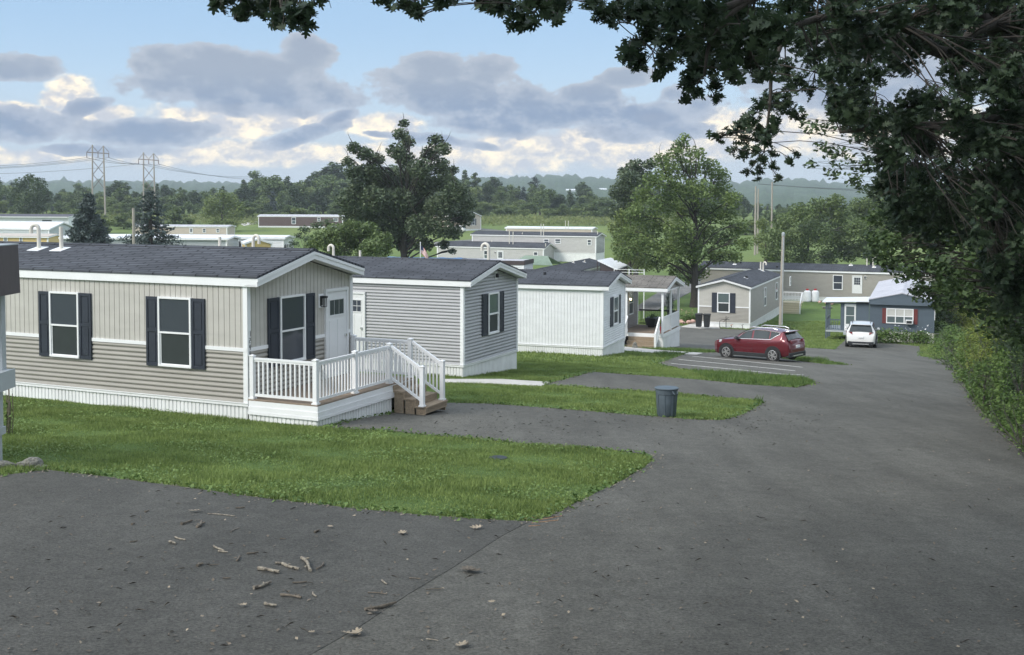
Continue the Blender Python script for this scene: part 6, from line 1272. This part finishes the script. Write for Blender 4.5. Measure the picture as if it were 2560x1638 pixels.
        for xw in (wb / 2, -wb / 2):
            # arch flare, and a flat dark disc painted in for the shaded wheel well
            g_ = MB(); sg = 22; r1, r2 = wr + .035, wr + .10; yo, yi = s_ * (hw + .012), s_ * (hw - .16)
            for i in range(sg):
                a0, a1 = math.pi * (i / sg) * 1.16 - .25, math.pi * ((i + 1) / sg) * 1.16 - .25; c0, s0, c1, s1 = math.cos(a0), math.sin(a0), math.cos(a1), math.sin(a1)
                g_.poly([(xw + r1 * c0, yo, wr + r1 * s0), (xw + r2 * c0, yo, wr + r2 * s0), (xw + r2 * c1, yo, wr + r2 * s1), (xw + r1 * c1, yo, wr + r1 * s1)])
                g_.poly([(xw + r2 * c0, yo, wr + r2 * s0), (xw + r2 * c0, yi, wr + r2 * s0), (xw + r2 * c1, yi, wr + r2 * s1), (xw + r2 * c1, yo, wr + r2 * s1)])
            g_.lathe([(r1 + .002, 0), (r1 + .002, .004)], 22)     # placeholder disc rotated below
            g_.v = g_.v[:-44]; g_.f = g_.f[:-24]; g_.mi = g_.mi[:-24]
            n0 = len(g_.v); g_.v += [(xw + (r1 + .01) * math.cos(2 * math.pi * i / 24), s_ * (hw + .003), wr + (r1 + .01) * math.sin(2 * math.pi * i / 24)) for i in range(24)]; g_.f.append(tuple(range(n0, n0 + 24))); g_.mi.append(0)
            g_.build('wheel_arch', 'bplast', e_)
            w_ = MB(); prof_ = [(wr * .64, -.11), (wr * .95, -.11), (wr, -.08), (wr, .08), (wr * .95, .11), (wr * .66, .11), (wr * .64, .07)]
            w_.lathe(prof_, 28); w_.v = [(xw + a, s_ * (hw - .07 + .0) + s_ * c, wr + b_) for a, b_, c in w_.v]; wh = w_.build('wheel', 'tyre', e_, smooth=True)
            r_ = MB(); yb_ = s_ * (hw - .07 + .075)
            r_.lathe([(wr * .66, 0), (wr * .70, .02), (wr * .70, .05), (wr * .64, .055), (wr * .62, .01)], 28); r_.v = [(xw + a, yb_ + s_ * c * .9 - s_ * .01, wr + b_) for a, b_, c in r_.v]
            r_.f = [q_ for q_ in r_.f if len(q_) < 20]; r_.mi = r_.mi[:len(r_.f)]
            for i in range(10):
                a = 2 * math.pi * i / 10 + .2 + (0.10 if i % 2 else -.10); r_.bar((xw, yb_ + s_ * .03, wr), (xw + wr * .66 * math.cos(a), yb_ + s_ * .03, wr + wr * .66 * math.sin(a)), .032, .03)
            r_.build('rim', 'rim', wh)
            d_ = MB(); n0 = 0; d_.v += [(xw + wr * .655 * math.cos(2 * math.pi * i / 24), yb_ - s_ * .01, wr + wr * .655 * math.sin(2 * math.pi * i / 24)) for i in range(24)]; d_.f.append(tuple(range(24))); d_.mi.append(0); d_.build('brake_disc', 'dark', wh)
    xr = f - Lc
    g_ = MB(); g_.box(xr - .02, xr + .25, -hw * .86, hw * .86, .24, .50); g_.build('rear_bumper', 'bplast', e_, bevel=.04)
    g_ = MB(); g_.box(xr - .035, xr - .0, -.5, .5, .30, .36); g_.build('bumper_trim', 'chrome', e_)
    g_ = MB(); g_.box(f - .25, f + .005, -hw * .72, hw * .72, .26, .46); g_.build('front_bumper', 'bplast', e_, bevel=.04)
    g_ = MB(); g_.box(f - .10, f + .012, -.36, .36, .56, .76); g_.build('radiator_grille', 'bplast', e_, bevel=.02)
    if plate: g_ = MB(); g_.box(xr - .045, xr + .02, -.16, .16, .70, .82); g_.build('licence_plate', 'white', e_)
    return e_
fwp, rwp = gnd(1821.6, 894.5), gnd(1953.8, 905.8)
dv = Vector((fwp.x - rwp.x, fwp.y - rwp.y, 0)); mid = (fwp + rwp) / 2; heading = math.atan2(dv.y, dv.x); lat = Vector((-dv.y, dv.x, 0)).normalized()
lat = lat if lat.y > 0 else -lat
cpos = mid + lat * 0.85; pit = -math.atan2(H1(*(cpos + dv.normalized() * 1.3).xy) - H1(*(cpos - dv.normalized() * 1.3).xy), 2.6)
red_car = car('parked_car', 'dark red crossover with silver wheels parked side-on in the striped bay', (cpos.x, cpos.y, H1(cpos.x, cpos.y) + .02), heading + math.radians(1.5), 'cred', pitch=pit); red_car.scale = (.95, .95, .97); red_car.location += dv.normalized() * .3
a_, b_ = gnd(2120, 866), gnd(2184, 868.5); axd = 0.352; cw = (a_ + b_) / 2 + Vector((math.sin(axd), math.cos(axd), 0)) * 1.0
car('parked_car', 'white compact SUV seen from behind in front of the blue home', (cw.x, cw.y, H1(cw.x, cw.y) + .02), math.pi / 2 - axd + .02, 'cwhite', 4.5, 1.86, 1.68, 2.69, .355, suv=True, trim='dark', pitch=.02)
q = atd(1140, 590, 262); car('parked_car', 'small white car beside the beige home end, seen through the big oak', (q.x, q.y, H1(q.x, q.y)), 2.9, 'cwhite', plate=False)
q = atd(278, 588, 190); car('parked_car', 'silver car half hidden behind the blue-grey spruce', (q.x, q.y, H1(q.x, q.y) + 0.9), 2.6, 'csilver', plate=False)
q = atd(1325, 672, 121); car('parked_car', 'dark car parked beside the green cloth canopy', (q.x, q.y, H1(q.x, q.y)), 2.5, 'cblack', plate=False)
# ---------------------------------------------------------------- bins, tanks, steps, poles
def bin_big(label, px, py, s=1.1):
    g_ = gnd(px, py); e_ = empty('trash_can', g_, .3, label, 'trash can'); b = MB(); H_ = .70 * s
    b.lathe([(.195 * s, 0), (.21 * s, .02), (.245 * s, H_ * .62), (.247 * s, H_ * .80), (.262 * s, H_ * .82), (.272 * s, H_ * .97), (.285 * s, H_ * .985), (.285 * s, H_), (.25 * s, H_)], 28)
    for k in range(8):
        a = k * math.pi / 4 + .2; b.bar((.215 * s * math.cos(a), .215 * s * math.sin(a), .05), (.25 * s * math.cos(a), .25 * s * math.sin(a), H_ * .8), .02, .03)
    b.build('body', 'gplast', e_, smooth=True); l = MB(); l.lathe([(.29 * s, H_ - .01), (.298 * s, H_ + .015), (.27 * s, H_ + .03), (.24 * s, H_ + .022), (.12 * s, H_ + .035), (.0, H_ + .038)], 28); l.build('lid', 'gplast', e_, smooth=True)
    for sg in (1.9, -1.25):
        q = MB(); a = sg; c, s_ = math.cos(a), math.sin(a); t = Vector((-s_, c, 0)); r_ = Vector((c, s_, 0))
        q.tube([r_ * .27 * s - t * .07 + Vector((0, 0, H_ * .95)), r_ * .335 * s - t * .06 + Vector((0, 0, H_ * .86)), r_ * .335 * s + t * .06 + Vector((0, 0, H_ * .86)), r_ * .27 * s + t * .07 + Vector((0, 0, H_ * .95))], .014, 6); q.build('handle', 'gplast', e_)
    return e_
bin_big('large blue-grey round trash can standing alone on the grass edge', 1666, 1042, 1.02)
def bin_sq(label, px, py):
    g_ = atd(px, py, 90.3 - (px - 1747) * .02); e_ = empty('trash_bin', g_, -.36, label, 'trash bin', 'black bins by the beige home'); b = MB()
    b.hexa([(-.2, -.2, 0), (.2, -.2, 0), (.2, .2, 0), (-.2, .2, 0), (-.26, -.26, .98), (.26, -.26, .98), (.26, .26, .98), (-.26, .26, .98)]); b.build('body', 'bplast', e_, bevel=.03)
    l = MB(); l.box(-.29, .29, -.3, .29, .982, 1.04); l.hexa([(-.28, -.28, 1.04), (.28, -.28, 1.04), (.28, .28, 1.04), (-.28, .28, 1.04), (-.25, -.25, 1.09), (.25, -.25, 1.09), (.25, .25, 1.09), (-.25, .25, 1.09)]); l.build('lid', 'bplast', e_, bevel=.015); return e_
bin_sq('black trash bin nearer the porch, left of the pair at the beige gable', 1747, 817); bin_sq('black trash bin right of the pair, below the shuttered gable window', 1767, 818)
for i, (px, lab) in enumerate(((1999 + 0, 'left white propane tank with red cap behind the lawn'), (2020 + 8, 'right white propane tank with red cap and grey pipe'))):
    px = (2018, 2038)[i]; g_ = atd(px, 755, 116.8); s = 1.0
    e_ = empty('propane_tank', g_, 0, lab, 'gas tank', 'propane tanks beside the taupe home'); b = MB(); b.lathe([(.30, 0), (.34, .04), (.38, .08), (.38, 1.0), (.34, 1.12), (.2, 1.2), (.12, 1.22)], 20); b.build('body', 'tank', e_, smooth=True)
    b = MB(); b.lathe([(.15, 1.2), (.15, 1.34), (.12, 1.38)], 14); b.build('cap', 'redp', e_)
c4w = lambda x, y: (1760 + x / 4.298, 600 + y / 4.298)
g_ = gnd(*c4w(905, 792)); e_ = empty('wooden_steps', g_, math.pi / 2 - .377 - math.pi / 2, 'pale wooden steps with white rail at the side door of the two-tone home', 'steps')
b = MB()
for i in range(5): b.box(-1.3, 1.1, i * .28, i * .28 + .30, .19 * (i + 1) - .04, .19 * (i + 1)); b.box(-1.3, 1.1, i * .28, i * .28 + .02, .19 * i, .19 * (i + 1) - .041)
b.box(-1.3, 1.1, 1.41, 2.9, .93, .97); b.build('steps', 'pale_wood', e_)
railing(e_, (1.08, 1.45, .97), (1.08, 2.9, .97), h=.9, sp=.14); b = MB(); b.bar((1.08, 0, .95), (1.08, 1.45, 1.87), .09, .07); b.box(1.03, 1.13, -.05, .05, 0, 1.0); b.build('stair_rail', 'white', e_)
railing(e_, (-1.25, 2.85, .97), (1.0, 2.85, .97), h=.9, sp=.14)
def wpole(label, px, D, ytop, r=.13, ybot=None, arms=False, lean=0):
    if ybot: g_ = gnd(px, ybot); D = g_.y
    else: q = atd(px, 500, D); g_ = Vector((q.x, D, H1(q.x, D)))
    e_ = empty('utility_pole', g_, 0, label, 'utility pole'); zt = atd(px, ytop, D).z - g_.z; b = MB(); b.tube([(0, 0, -.3), (lean * .5, 0, zt * .5), (lean, 0, zt)], [r * 1.15, r, r * .85], 10); b.build('pole', 'pole', e_, smooth=True); return e_, zt
e_, zt = wpole('short weathered wooden pole with a lamp cap, behind the red car', 1951, 0, 590, .14, 828, lean=.12)
b = MB(); b.lathe([(.1, zt - .02), (.14, zt + .05), (.13, zt + .22), (.05, zt + .3)], 10, (.12, 0, 0)); b.build('lamp_head', 'gstrip', e_, smooth=True)
b = MB(); b.box(.06, .13, -.17, -.13, .5, zt - .1); b.build('conduit', 'gstrip', e_)
wpole('pale wooden pole left of the twin pair, above the field', 1889, 200, 466, .17); wpole('wooden pole right of the twin pair, above the field', 1895.5, 203, 472, .15); wpole('tall lone wooden pole behind the lamp-capped pole', 1930, 190, 455, .15)
wpole('short wooden pole between the two spruces', 333, 100, 520, .13)
# timber H-frame pylons and their lines
def pylon(label, xl, xr, yt, D, ybot):
    q = atd((xl + xr) / 2, 500, D); g_ = Vector((q.x, D, H1(q.x, D))); e_ = empty('power_pylon', g_, 0, label, 'pylon'); a, c = atd(xl, 500, D).x - g_.x, atd(xr, 500, D).x - g_.x; zt = atd(xl, yt, D).z - g_.z; w = c - a; zc = zt - w * .68
    for x, dz, nm in ((a, 0, 'left'), (c, -w * .1, 'right')): b = MB(); b.tube([(x - (.3 if x < 0 else -.3), 0, -.5), (x, 0, zt + dz)], [.28, .2], 8); b.build('pole', 'pole', e_, smooth=True)
    b = MB(); b.bar((a - w * .55, 0, zc), (c + w * .5, 0, zc - w * .12), .22, .26)
    for x, s_ in ((a, -1), (a, 1), (c, -1), (c, 1)): b.bar((x, 0, zt - w * .1), (x + s_ * w * .5, 0, zc), .12, .12)
    b.build('crossarm', 'steel', e_)
    b = MB(); m_ = w * .95; z1 = zc - w * .75
    for k in range(2):
        za, zb_ = z1 - k * w * 1.25, z1 - (k + 1) * w * 1.25
        b.bar((a, .0, za), (c, .0, zb_), .16, .16); b.bar((c, .2, za), (a, .2, zb_), .16, .16)
    b.build('cross_brace', 'steel', e_); ins = []
    for x in (a - w * .52, (a + c) / 2, c + w * .47): b = MB(); zz = zc - w * .06; b.tube([(x, 0, zz), (x, 0, zz - w * .42)], .12, 6); b.build('insulator', 'steel', e_); ins.append(g_ + Vector((x, 0, zz - w * .42)))
    return ins, [g_ + Vector((a, 0, zt)), g_ + Vector((c, 0, zt - w * .1))]
i1, t1_ = pylon('nearer timber H-frame pylon, left of the pair on the skyline', 233, 260.5, 362, 330, 520); i2, t2_ = pylon('farther timber H-frame pylon, right of the pair on the skyline', 360.5, 385.5, 381, 372, 520)
def wires(nm, label, A, Bs, sag):
    for a, b_ in zip(A, Bs):
        q = MB(); pts = [a.lerp(b_, t) - Vector((0, 0, sag * 4 * t * (1 - t))) for t in np.linspace(0, 1, 15)]; q.tube(pts, .055, 4, cap=False); o = q.build(nm, 'wire'); props(o, label, 'power line', 'power lines on the skyline')
wires('power_line', 'thin power line running from the left pylon out of view to the left', i1, [atd(-160, y, 330) for y in (415, 421, 424)], 1.0)
wires('power_line', 'thin power line sagging between the two timber pylons', i1, [atd(348 + k * 26, 408 + 2 * k, 372) for k in range(3)], 0.8)
wires('power_line', 'thin power line from the right pylon down towards the wood', i2, [atd(640 + k * 10, 441 + k * 4, 520) for k in range(3)], 1.5)
wires('power_line', 'faint power line low on the left skyline', [i2[0]], [atd(-160, 436, 372)], 1)
wires('power_line', 'power line over the field at the right, right of the hanging oak leaves', [atd(1895, 460, 200), atd(1930, 462, 190)], [atd(2300, 474, 260), atd(2300, 478, 260)], .4)
# flag
q = atd(1051, 690, 88); g_ = Vector((q.x, 88, H1(q.x, 88))); e_ = empty('flagpole', g_, 0, 'thin pole flying a small striped flag above the grey roof', 'flagpole'); zt = atd(1051, 608, 88).z - g_.z
b = MB(); b.tube([(0, 0, 0), (0, 0, zt)], .03, 8); b.lathe([(.02, zt), (.05, zt + .04), (.02, zt + .1)], 8); b.build('pole', 'white', e_)
for nm, cf, mn in (('stripes', 0, 'redp'), ('white_stripes', 1, 'white')):
    pass
fl = bpy.data.meshes.new('flag'); vs, fs, mi = [], [], []; nxs = 10; top0 = zt - .18
for j in range(14):
    for i in range(nxs + 1): u = i / nxs; vs.append((u * .62, .06 * math.sin(u * 7), top0 - j / 13 * .62 - u * u * .75 - .1 * u))
for j in range(13):
    for i in range(nxs): a = j * (nxs + 1) + i; fs.append((a, a + 1, a + nxs + 2, a + nxs + 1)); mi.append(2 if (j < 7 and i < 4) else (0 if j % 2 == 0 else 1))
fl.from_pydata(vs, [], fs); M['navy'] = simple('navy_cloth', (.03, .04, .10), .8); [fl.materials.append(M[k]) for k in ('redp', 'white', 'navy')]; fl.polygons.foreach_set('material_index', mi); o = bpy.data.objects.new('flag', fl); col.objects.link(o); o.parent = e_
# cone, wire fence by the canopy, table
g_ = gnd(1612, 690) if False else atd(1612, 690, 100); g_ = Vector((g_.x, 100, H1(g_.x, 100)))
q0 = atd(1595, 688, 101)
e_ = empty('garden_fence', Vector((q0.x - 2, 101, H1(q0.x, 101))), -.4, 'low pale garden fence right of the white canopy', 'fence'); zf = q0.z - e_.location.z
b = MB(); 
for i in range(3): b.box(-.2 + i * 1.4, -.14 + i * 1.4, 0, .06, 0, zf + .6)
b.build('post', 'white', e_); b = MB(); [b.box(-.14, 2.6, .015, .04, zf + .5 - k * .25, zf + .54 - k * .25) for k in range(4)]; b.build('rail', 'white', e_)
g_ = gnd(2068, 772); e_ = empty('stone_table', g_, .2, 'low dark stone slab on the lawn beside the blue porch', 'slab'); b = MB(); b.box(-.45, .45, -.3, .3, .12, .2); b.build('top', 'rock', e_, bevel=.02); b = MB(); b.box(-.35, -.2, -.2, .2, 0, .12); b.box(.2, .35, -.2, .2, 0, .12); b.build('base', 'rock', e_)
g_ = gnd(2072, 762); e_ = empty('rubble_edging', g_, .1, 'pinkish stones heaped beside the propane tanks', 'stones'); b = MB()
for i in range(12): x, y = random.uniform(-.9, .9), random.uniform(-.3, .3); r_ = random.uniform(.12, .25); b.lathe([(r_ * .7, 0), (r_, r_ * .5), (r_ * .6, r_), (r_ * .1, r_ * 1.15)], 7, (x, y, random.uniform(0, .25)))
b.build('stones', 'pinkfl', e_)
g_ = gnd(1716, 812); e_ = empty('stone_edging', g_, .3, 'pinkish stones edging the flower bed left of the bins', 'stones'); b = MB()
for i in range(14): x, y = random.uniform(-.3, 1.2), random.uniform(.2, 1.6); r_ = random.uniform(.12, .25); b.lathe([(r_ * .7, 0), (r_, r_ * .5), (r_ * .6, r_), (r_ * .1, r_ * 1.15)], 7, (x, y, random.uniform(0, .15)))
b.build('stones', 'pinkfl', e_)
# metal hose bench / planter on the white porch, red pot
o_ = h4.mw @ Vector((1.15, 3.3, zp)); e_ = empty('planter_box', o_, h4.rz, 'black planter box standing on the white covered porch', 'planter'); b = MB(); b.hexa([(-.25, -.55, .12), (.25, -.55, .12), (.25, .55, .12), (-.25, .55, .12), (-.32, -.62, .55), (.32, -.62, .55), (.32, .62, .55), (-.32, .62, .55)]); b.box(-.2, .2, -.4, -.3, 0, .12); b.box(-.2, .2, .3, .4, 0, .12); b.build('box', 'bplast', e_, bevel=.02); leafmesh('plants', lobe_pts([((0, y, .6), (.25, .3, .15)) for y in (-.35, 0, .35)], 1500, .6), .09, 'weed', e_)
o_ = h4.mw @ Vector((2.2, .55, zp)); e_ = empty('flower_pot', o_, 0, 'dark red pot at the top of the porch steps', 'flower pot'); b = MB(); b.lathe([(.12, 0), (.19, .3), (.2, .33), (.17, .33)], 12); b.build('pot', 'redp', e_, smooth=True); leafmesh('flowers', lobe_pts([((0, 0, .42), (.2, .2, .16))], 2500, .6), .06, 'red', e_)
# boot scraper / paw ornament on walk, garden tags
g_ = gnd(1587, 871); e_ = empty('garden_ornament', g_, 0, 'small dark stone ornament at the foot of the porch steps', 'ornament'); b = MB(); b.lathe([(.14, 0), (.16, .1), (.1, .2), (.11, .26), (.04, .34)], 10); b.build('ornament', 'rock', e_, smooth=True)
for i, (px, py, k, lab) in enumerate([(1815, 822, 0, 'dark metal pinwheel staked before the white skirting of the two-tone home'), (1799, 820, 1, 'small dark leaf stake left of the metal pinwheel'), (1828.5, 823, 2, 'orange red garden stake right of the metal pinwheel'), (1856, 824.5, 3, 'thin brown garden stake near the skirting corner')]):
    g_ = gnd(px, py); e_ = empty('garden_stake', g_, -.36, lab, 'garden stake'); b = MB(); hh_ = (.75, .55, .3, .35)[i]; b.tube([(0, 0, 0), (0, 0, hh_)], .025, 6); b.build('stake', 'dark' if i < 2 else 'dtwig', e_)
    b = MB()
    for a in ((.0, 1.57, 3.14, 4.71, .78, 3.9) if k == 0 else (.6,) if k == 1 else (1.2, 2.0)): b.bar((0, -.03, hh_), (.28 * math.cos(a), -.03, hh_ + .28 * math.sin(a)), .09, .03) if k < 2 else b.bar((-.08, -.03, hh_), (.1, -.03, hh_ + .1 * math.sin(a)), .12, .03)
    b.build('blades', ('dark', 'dark', 'orange', 'dtwig')[k], e_)
g_ = gnd(2337, 850); e_ = empty('wire_basket', g_, .2, 'low pale wire frame on the grass right of the blue home', 'garden frame'); b = MB()
for x in (-.5, 0, .5): b.tube([(x, 0, 0), (x, 0, .45)], .02, 5)
for z in (.2, .45): b.tube([(-.5, 0, z), (.5, 0, z)], .02, 5)
b.build('frame', 'pvc', e_)
# far barns
for i, (px, py, w_) in enumerate(((1426, 475, 10.5), (1504, 473, 10.5))):
    D = 1350; q = atd(px, py + 2, D); e_ = empty('barn', q, .1, ('white roofed barn on the distant hill, left of the two', 'white roofed barn on the distant hill, right of the two')[i], 'barn'); b = MB(); b.box(-w_ / 2, w_ / 2, -4, 4, -3, .4); b.build('wall', 'wsid', e_); b = MB(); b.hexa([(-w_ / 2 - .5, -5, .4), (w_ / 2 + .5, -5, .4), (w_ / 2 + .5, 0, 1.8), (-w_ / 2 - .5, 0, 1.8), (-w_ / 2 - .5, -5, .6), (w_ / 2 + .5, -5, .6), (w_ / 2 + .5, 0, 2.0), (-w_ / 2 - .5, 0, 2.0)]); b.build('roof', 'wroof', e_)
# rock at the left corner, drain cover on the lawn
def rock(label, px, py, s):
    g_ = gnd(px, py); bm = bmesh.new(); bmesh.ops.create_icosphere(bm, subdivisions=3, radius=1); r0 = random.Random(px)
    ph = [r0.uniform(0, 6) for _ in range(6)]
    for v in bm.verts:
        c = v.co; k = 1 + .18 * math.sin(c.x * 3 + ph[0]) + .15 * math.sin(c.y * 4 + ph[1]) + .12 * math.sin(c.z * 5 + ph[2]) + .05 * math.sin(c.x * 11 + c.y * 9 + ph[3]); c *= k
        c.z = round(c.z * 3) / 3 * .45 + c.z * .55
    me = bpy.data.meshes.new('rock'); bm.to_mesh(me); bm.free(); me.materials.append(M['rock']); o = bpy.data.objects.new('rock', me); col.objects.link(o); o.location = g_; o.scale = s; o.rotation_euler = (0, 0, .4); props(o, label, 'rock'); return o
rock('grey field stone with a pointed top at the corner of the near driveway', 72, 1166, (.20, .14, .15)); rock('low flat stone just right of the pointed field stone', 99, 1168, (.12, .09, .06)); rock('brown stone against the foot of the neighbouring post', 12, 1168, (.22, .14, .09))
g_ = gnd(1245, 1146); e_ = empty('drain_cover', g_ + Vector((0, 0, .03)), 0, 'dark round drain cover sunk in the front lawn', 'drain cover'); b = MB(); b.lathe([(.17, -.03), (.17, -.012), (.14, -.008), (.02, -.008)], 18); b.build('cover', 'dark', e_)
# twigs and fallen leaves on the near asphalt: (x0,y0,x1,y1,thickness m) in crop coordinates
cr8 = lambda x, y: (300 + x / 2.407, 1250 + y / 2.407)
TW = [((1075, 370), (1165, 442), .022, 'twig', 'thick lichened stick at the upper right of the twig cluster'), ((825, 435), (962, 452), .022, 'twig', 'thick lichened stick lying left of the twig cluster'), ((985, 400), (1072, 436), .018, 'twig', 'forked lichened stick in the middle of the twig cluster'), ((935, 396), (1000, 402), .014, 'twig', 'short stick touching the forked stick'), ((1190, 430), (1222, 392), .010, 'dtwig', 'thin dark twig beside the thick upper right stick'),
      ((800, 548), (912, 515), .018, 'twig', 'curved stick with a broken brown end'), ((870, 645), (942, 655), .017, 'twig', 'short pale stick lowest of the cluster'), ((965, 590), (1092, 606), .014, 'dtwig', 'knobbly dark stick right of the short pale one'), ((1470, 678), (1665, 640), .018, 'dtwig', 'long dark stick beside the seam in the asphalt'), ((1038, 515), (1122, 508), .010, 'dtwig', 'thin dark twig between the curved stick and the thick one'), ((1158, 575), (1185, 597), .010, 'twig', 'little pale chip right of the knobbly stick'),
      ((1490, 573), (1608, 582), .007, 'dtwig', 'hair-thin twig above the long dark stick'), ((1570, 500), (1612, 520), .009, 'twig', 'small pale twig above the hair-thin one'), ((1740, 485), (1810, 490), .007, 'dtwig', 'curled twig near the dark patch of asphalt'), ((378, 160), (425, 138), .016, 'dtwig', 'dark stub, left of the two dark stubs'), ((458, 178), (498, 145), .018, 'dtwig', 'dark stub, right of the two dark stubs'),
      ((525, 98), (695, 106), .008, 'twig', 'long thin twig at the top of the scatter'), ((695, 60), (750, 56), .010, 'dtwig', 'small dark twig above the long thin one'), ((335, 236), (390, 256), .011, 'twig', 'slim twig under the dark stubs'), ((298, 266), (334, 280), .014, 'twig', 'stubby pale twig under the slim one'), ((668, 205), (718, 180), .007, 'twig', 'bent twig below the long thin one'), ((575, 290), (615, 325), .012, 'twig', 'clump of pale twig ends at the centre of the scatter'), ((590, 322), (650, 328), .010, 'twig', 'flat twig under the pale clump'), ((765, 338), (832, 328), .010, 'dtwig', 'brown twig left of the lichened sticks'), ((695, 380), (730, 355), .012, 'dtwig', 'small brown fork left of the brown twig'), ((465, 412), (498, 400), .014, 'dtwig', 'dark knob at the left of the scatter'), ((538, 408), (588, 404), .007, 'dtwig', 'thin straight twig right of the dark knob'), ((620, 488), (665, 484), .009, 'dtwig', 'dark flat twig left of the curved stick'), ((62, 268), (102, 260), .009, 'dtwig', 'dark twig at the far left, lower one'), ((68, 160), (92, 153), .012, 'dtwig', 'dark twig at the far left, upper one'), ((152, 84), (172, 74), .010, 'dtwig', 'dark twig near the grass at the far left'), ((1172, 208), (1194, 198), .014, 'dtwig', 'dark nub right of centre'), ((1840, 552), (1940, 552), .006, 'dtwig', 'faint twig right of the seam'), ((1845, 852), (1912, 866), .006, 'twig', 'fine pale twig near the bottom edge'), ((960, 246), (995, 247), .007, 'dtwig', 'tiny dark twig above the lichened sticks')]
for a, b_, r_, m_, lab in TW:
    A, B = gnd(*cr8(*a)), gnd(*cr8(*b_)); A.z += r_ * .8 + .022; B.z += r_ * .8 + .022; L_ = (B - A).length; mid = (A + B) / 2; per = Vector((-(B - A).y, (B - A).x, 0)).normalized(); q = MB(); pts, rad = [], []
    for i in range(8): t = i / 7; pts.append(A.lerp(B, t) + per * (math.sin(t * 3.3 + r_ * 900) * L_ * .07 + random.uniform(-.15, .15) * r_) - mid); rad.append(r_ * random.uniform(.78, 1.15) * (1 - .25 * t))
    q.tube(pts, rad, 8)
    if r_ > .013:
        for k in range(2): i = random.choice((1, 2, 4, 5)); p0 = Vector(pts[i]); q.tube([p0, p0 + (B - A).normalized() * r_ * 1.5 + per * random.choice((-1, 1)) * r_ * 2.2 + Vector((0, 0, r_ * .6))], [r_ * .55, r_ * .4], 6)
    o = q.build('twig', m_, smooth=True, loc=mid); props(o, lab + ' on the near driveway' if len(lab.split()) < 12 else lab, 'twig', 'fallen twigs on the driveway')
LF = [((1385, 828), .11, 'pale curled leaf pair'), ((1425, 822), .10, 'tan leaf touching the pale pair'), ((450, 82), .10, 'pale leaf near the front lawn'), ((1265, 178), .07, 'small reddish leaf'), ((1700, 216), .10, 'pale leaf beside the grass corner'), ((2145, 183), .11, 'pale leaf by the seam near the lawn tip'), ((2055, 898), .10, 'cream leaf near the bottom edge'), ((1152, 820), .05, 'small pale scrap left of the leaf pair'), ((1522, 692), .07, 'pale leaf under the long dark stick'), ((2095, 440), .16, 'brown shredded leaf cluster on the seam'), ((2120, 446), .14, 'dark leaf lying on the shredded cluster'), ((742, 655), .06, 'grey leaf left of the short pale stick'), ((2235, 635), .05, 'white speck-like leaf right of the seam')]
for (xy, s_, lab) in LF:
    g_ = gnd(*cr8(*xy)); g_.z += .04; V_ = OAK * s_ * 1.5; q = MB(); q.v = [(a, b_, c * 1.6 + .25 * b_ * b_ / s_) for a, b_, c in V_]; q.f = [tuple(range(len(V_)))]; q.mi = [0]; o = q.build('fallen_leaf', 'dleaf' if 'brown' not in lab and 'dark' not in lab else 'dtwig', loc=g_); o.rotation_euler = (random.uniform(-.2, .2), random.uniform(-.2, .2), random.uniform(0, 6)); so = o.modifiers.new('thickness', 'SOLIDIFY'); so.thickness = .002
    props(o, lab + ' on the asphalt', 'leaf', 'fallen leaves on the asphalt')
# uncountable small litter over the road
P = []
for i in range(1000):
    if i < 480: px, py = random.uniform(1050, 2050), random.gauss(1060, 26)
    else: px, py = random.uniform(0, 2560), 1000 + 638 * random.random() ** 1.2
    g_ = gnd(px, py); P.append((g_.x, g_.y, g_.z + .03))
P = np.array(P); P = P[inpoly(P, SHEETS[0])]; leafmesh('twig_litter', P, .065, 'litter', None, np.array([(-.035, -.5, 0), (.035, -.5, 0), (.09, .1, .12), (.02, .5, 0), (-.0, .1, .12)]), up=3, sv=.8)['kind'] = 'stuff'
P = []
for i in range(1500):
    px, py = random.uniform(0, 2560), 1000 + 638 * random.random() ** 1.3; g_ = gnd(px, py); P.append((g_.x, g_.y, g_.z + .027))
P = np.array(P); P = P[inpoly(P, SHEETS[0])]; leafmesh('litter', P, .035, 'dtwig', None, DIA, up=3, sv=.8)['kind'] = 'stuff'
P = P[rng.uniform(0, 1, len(P)) < .16] + np.array([.13, .1, .0]); leafmesh('litter', P, .032, 'dleaf', None, DIA, up=3, sv=.8)['kind'] = 'stuff'
# ---------------------------------------------------------------- haze
HZ = MB(); HZ.box(-3700, 3700, -340, 3500, -40, 85); hz = HZ.build('haze', 'white'); hm = bpy.data.materials.new('haze_volume'); hm.use_nodes = True; hn = hm.node_tree; hn.nodes.clear()
ho_ = hn.nodes.new('ShaderNodeOutputMaterial'); pv = hn.nodes.new('ShaderNodeVolumePrincipled'); pv.inputs['Color'].default_value = (.75, .84, .92, 1); pv.inputs['Density'].default_value = .00025; hn.links.new(pv.outputs[0], ho_.inputs['Volume'])
hz.data.materials.clear(); hz.data.materials.append(hm); hz['kind'] = 'stuff'
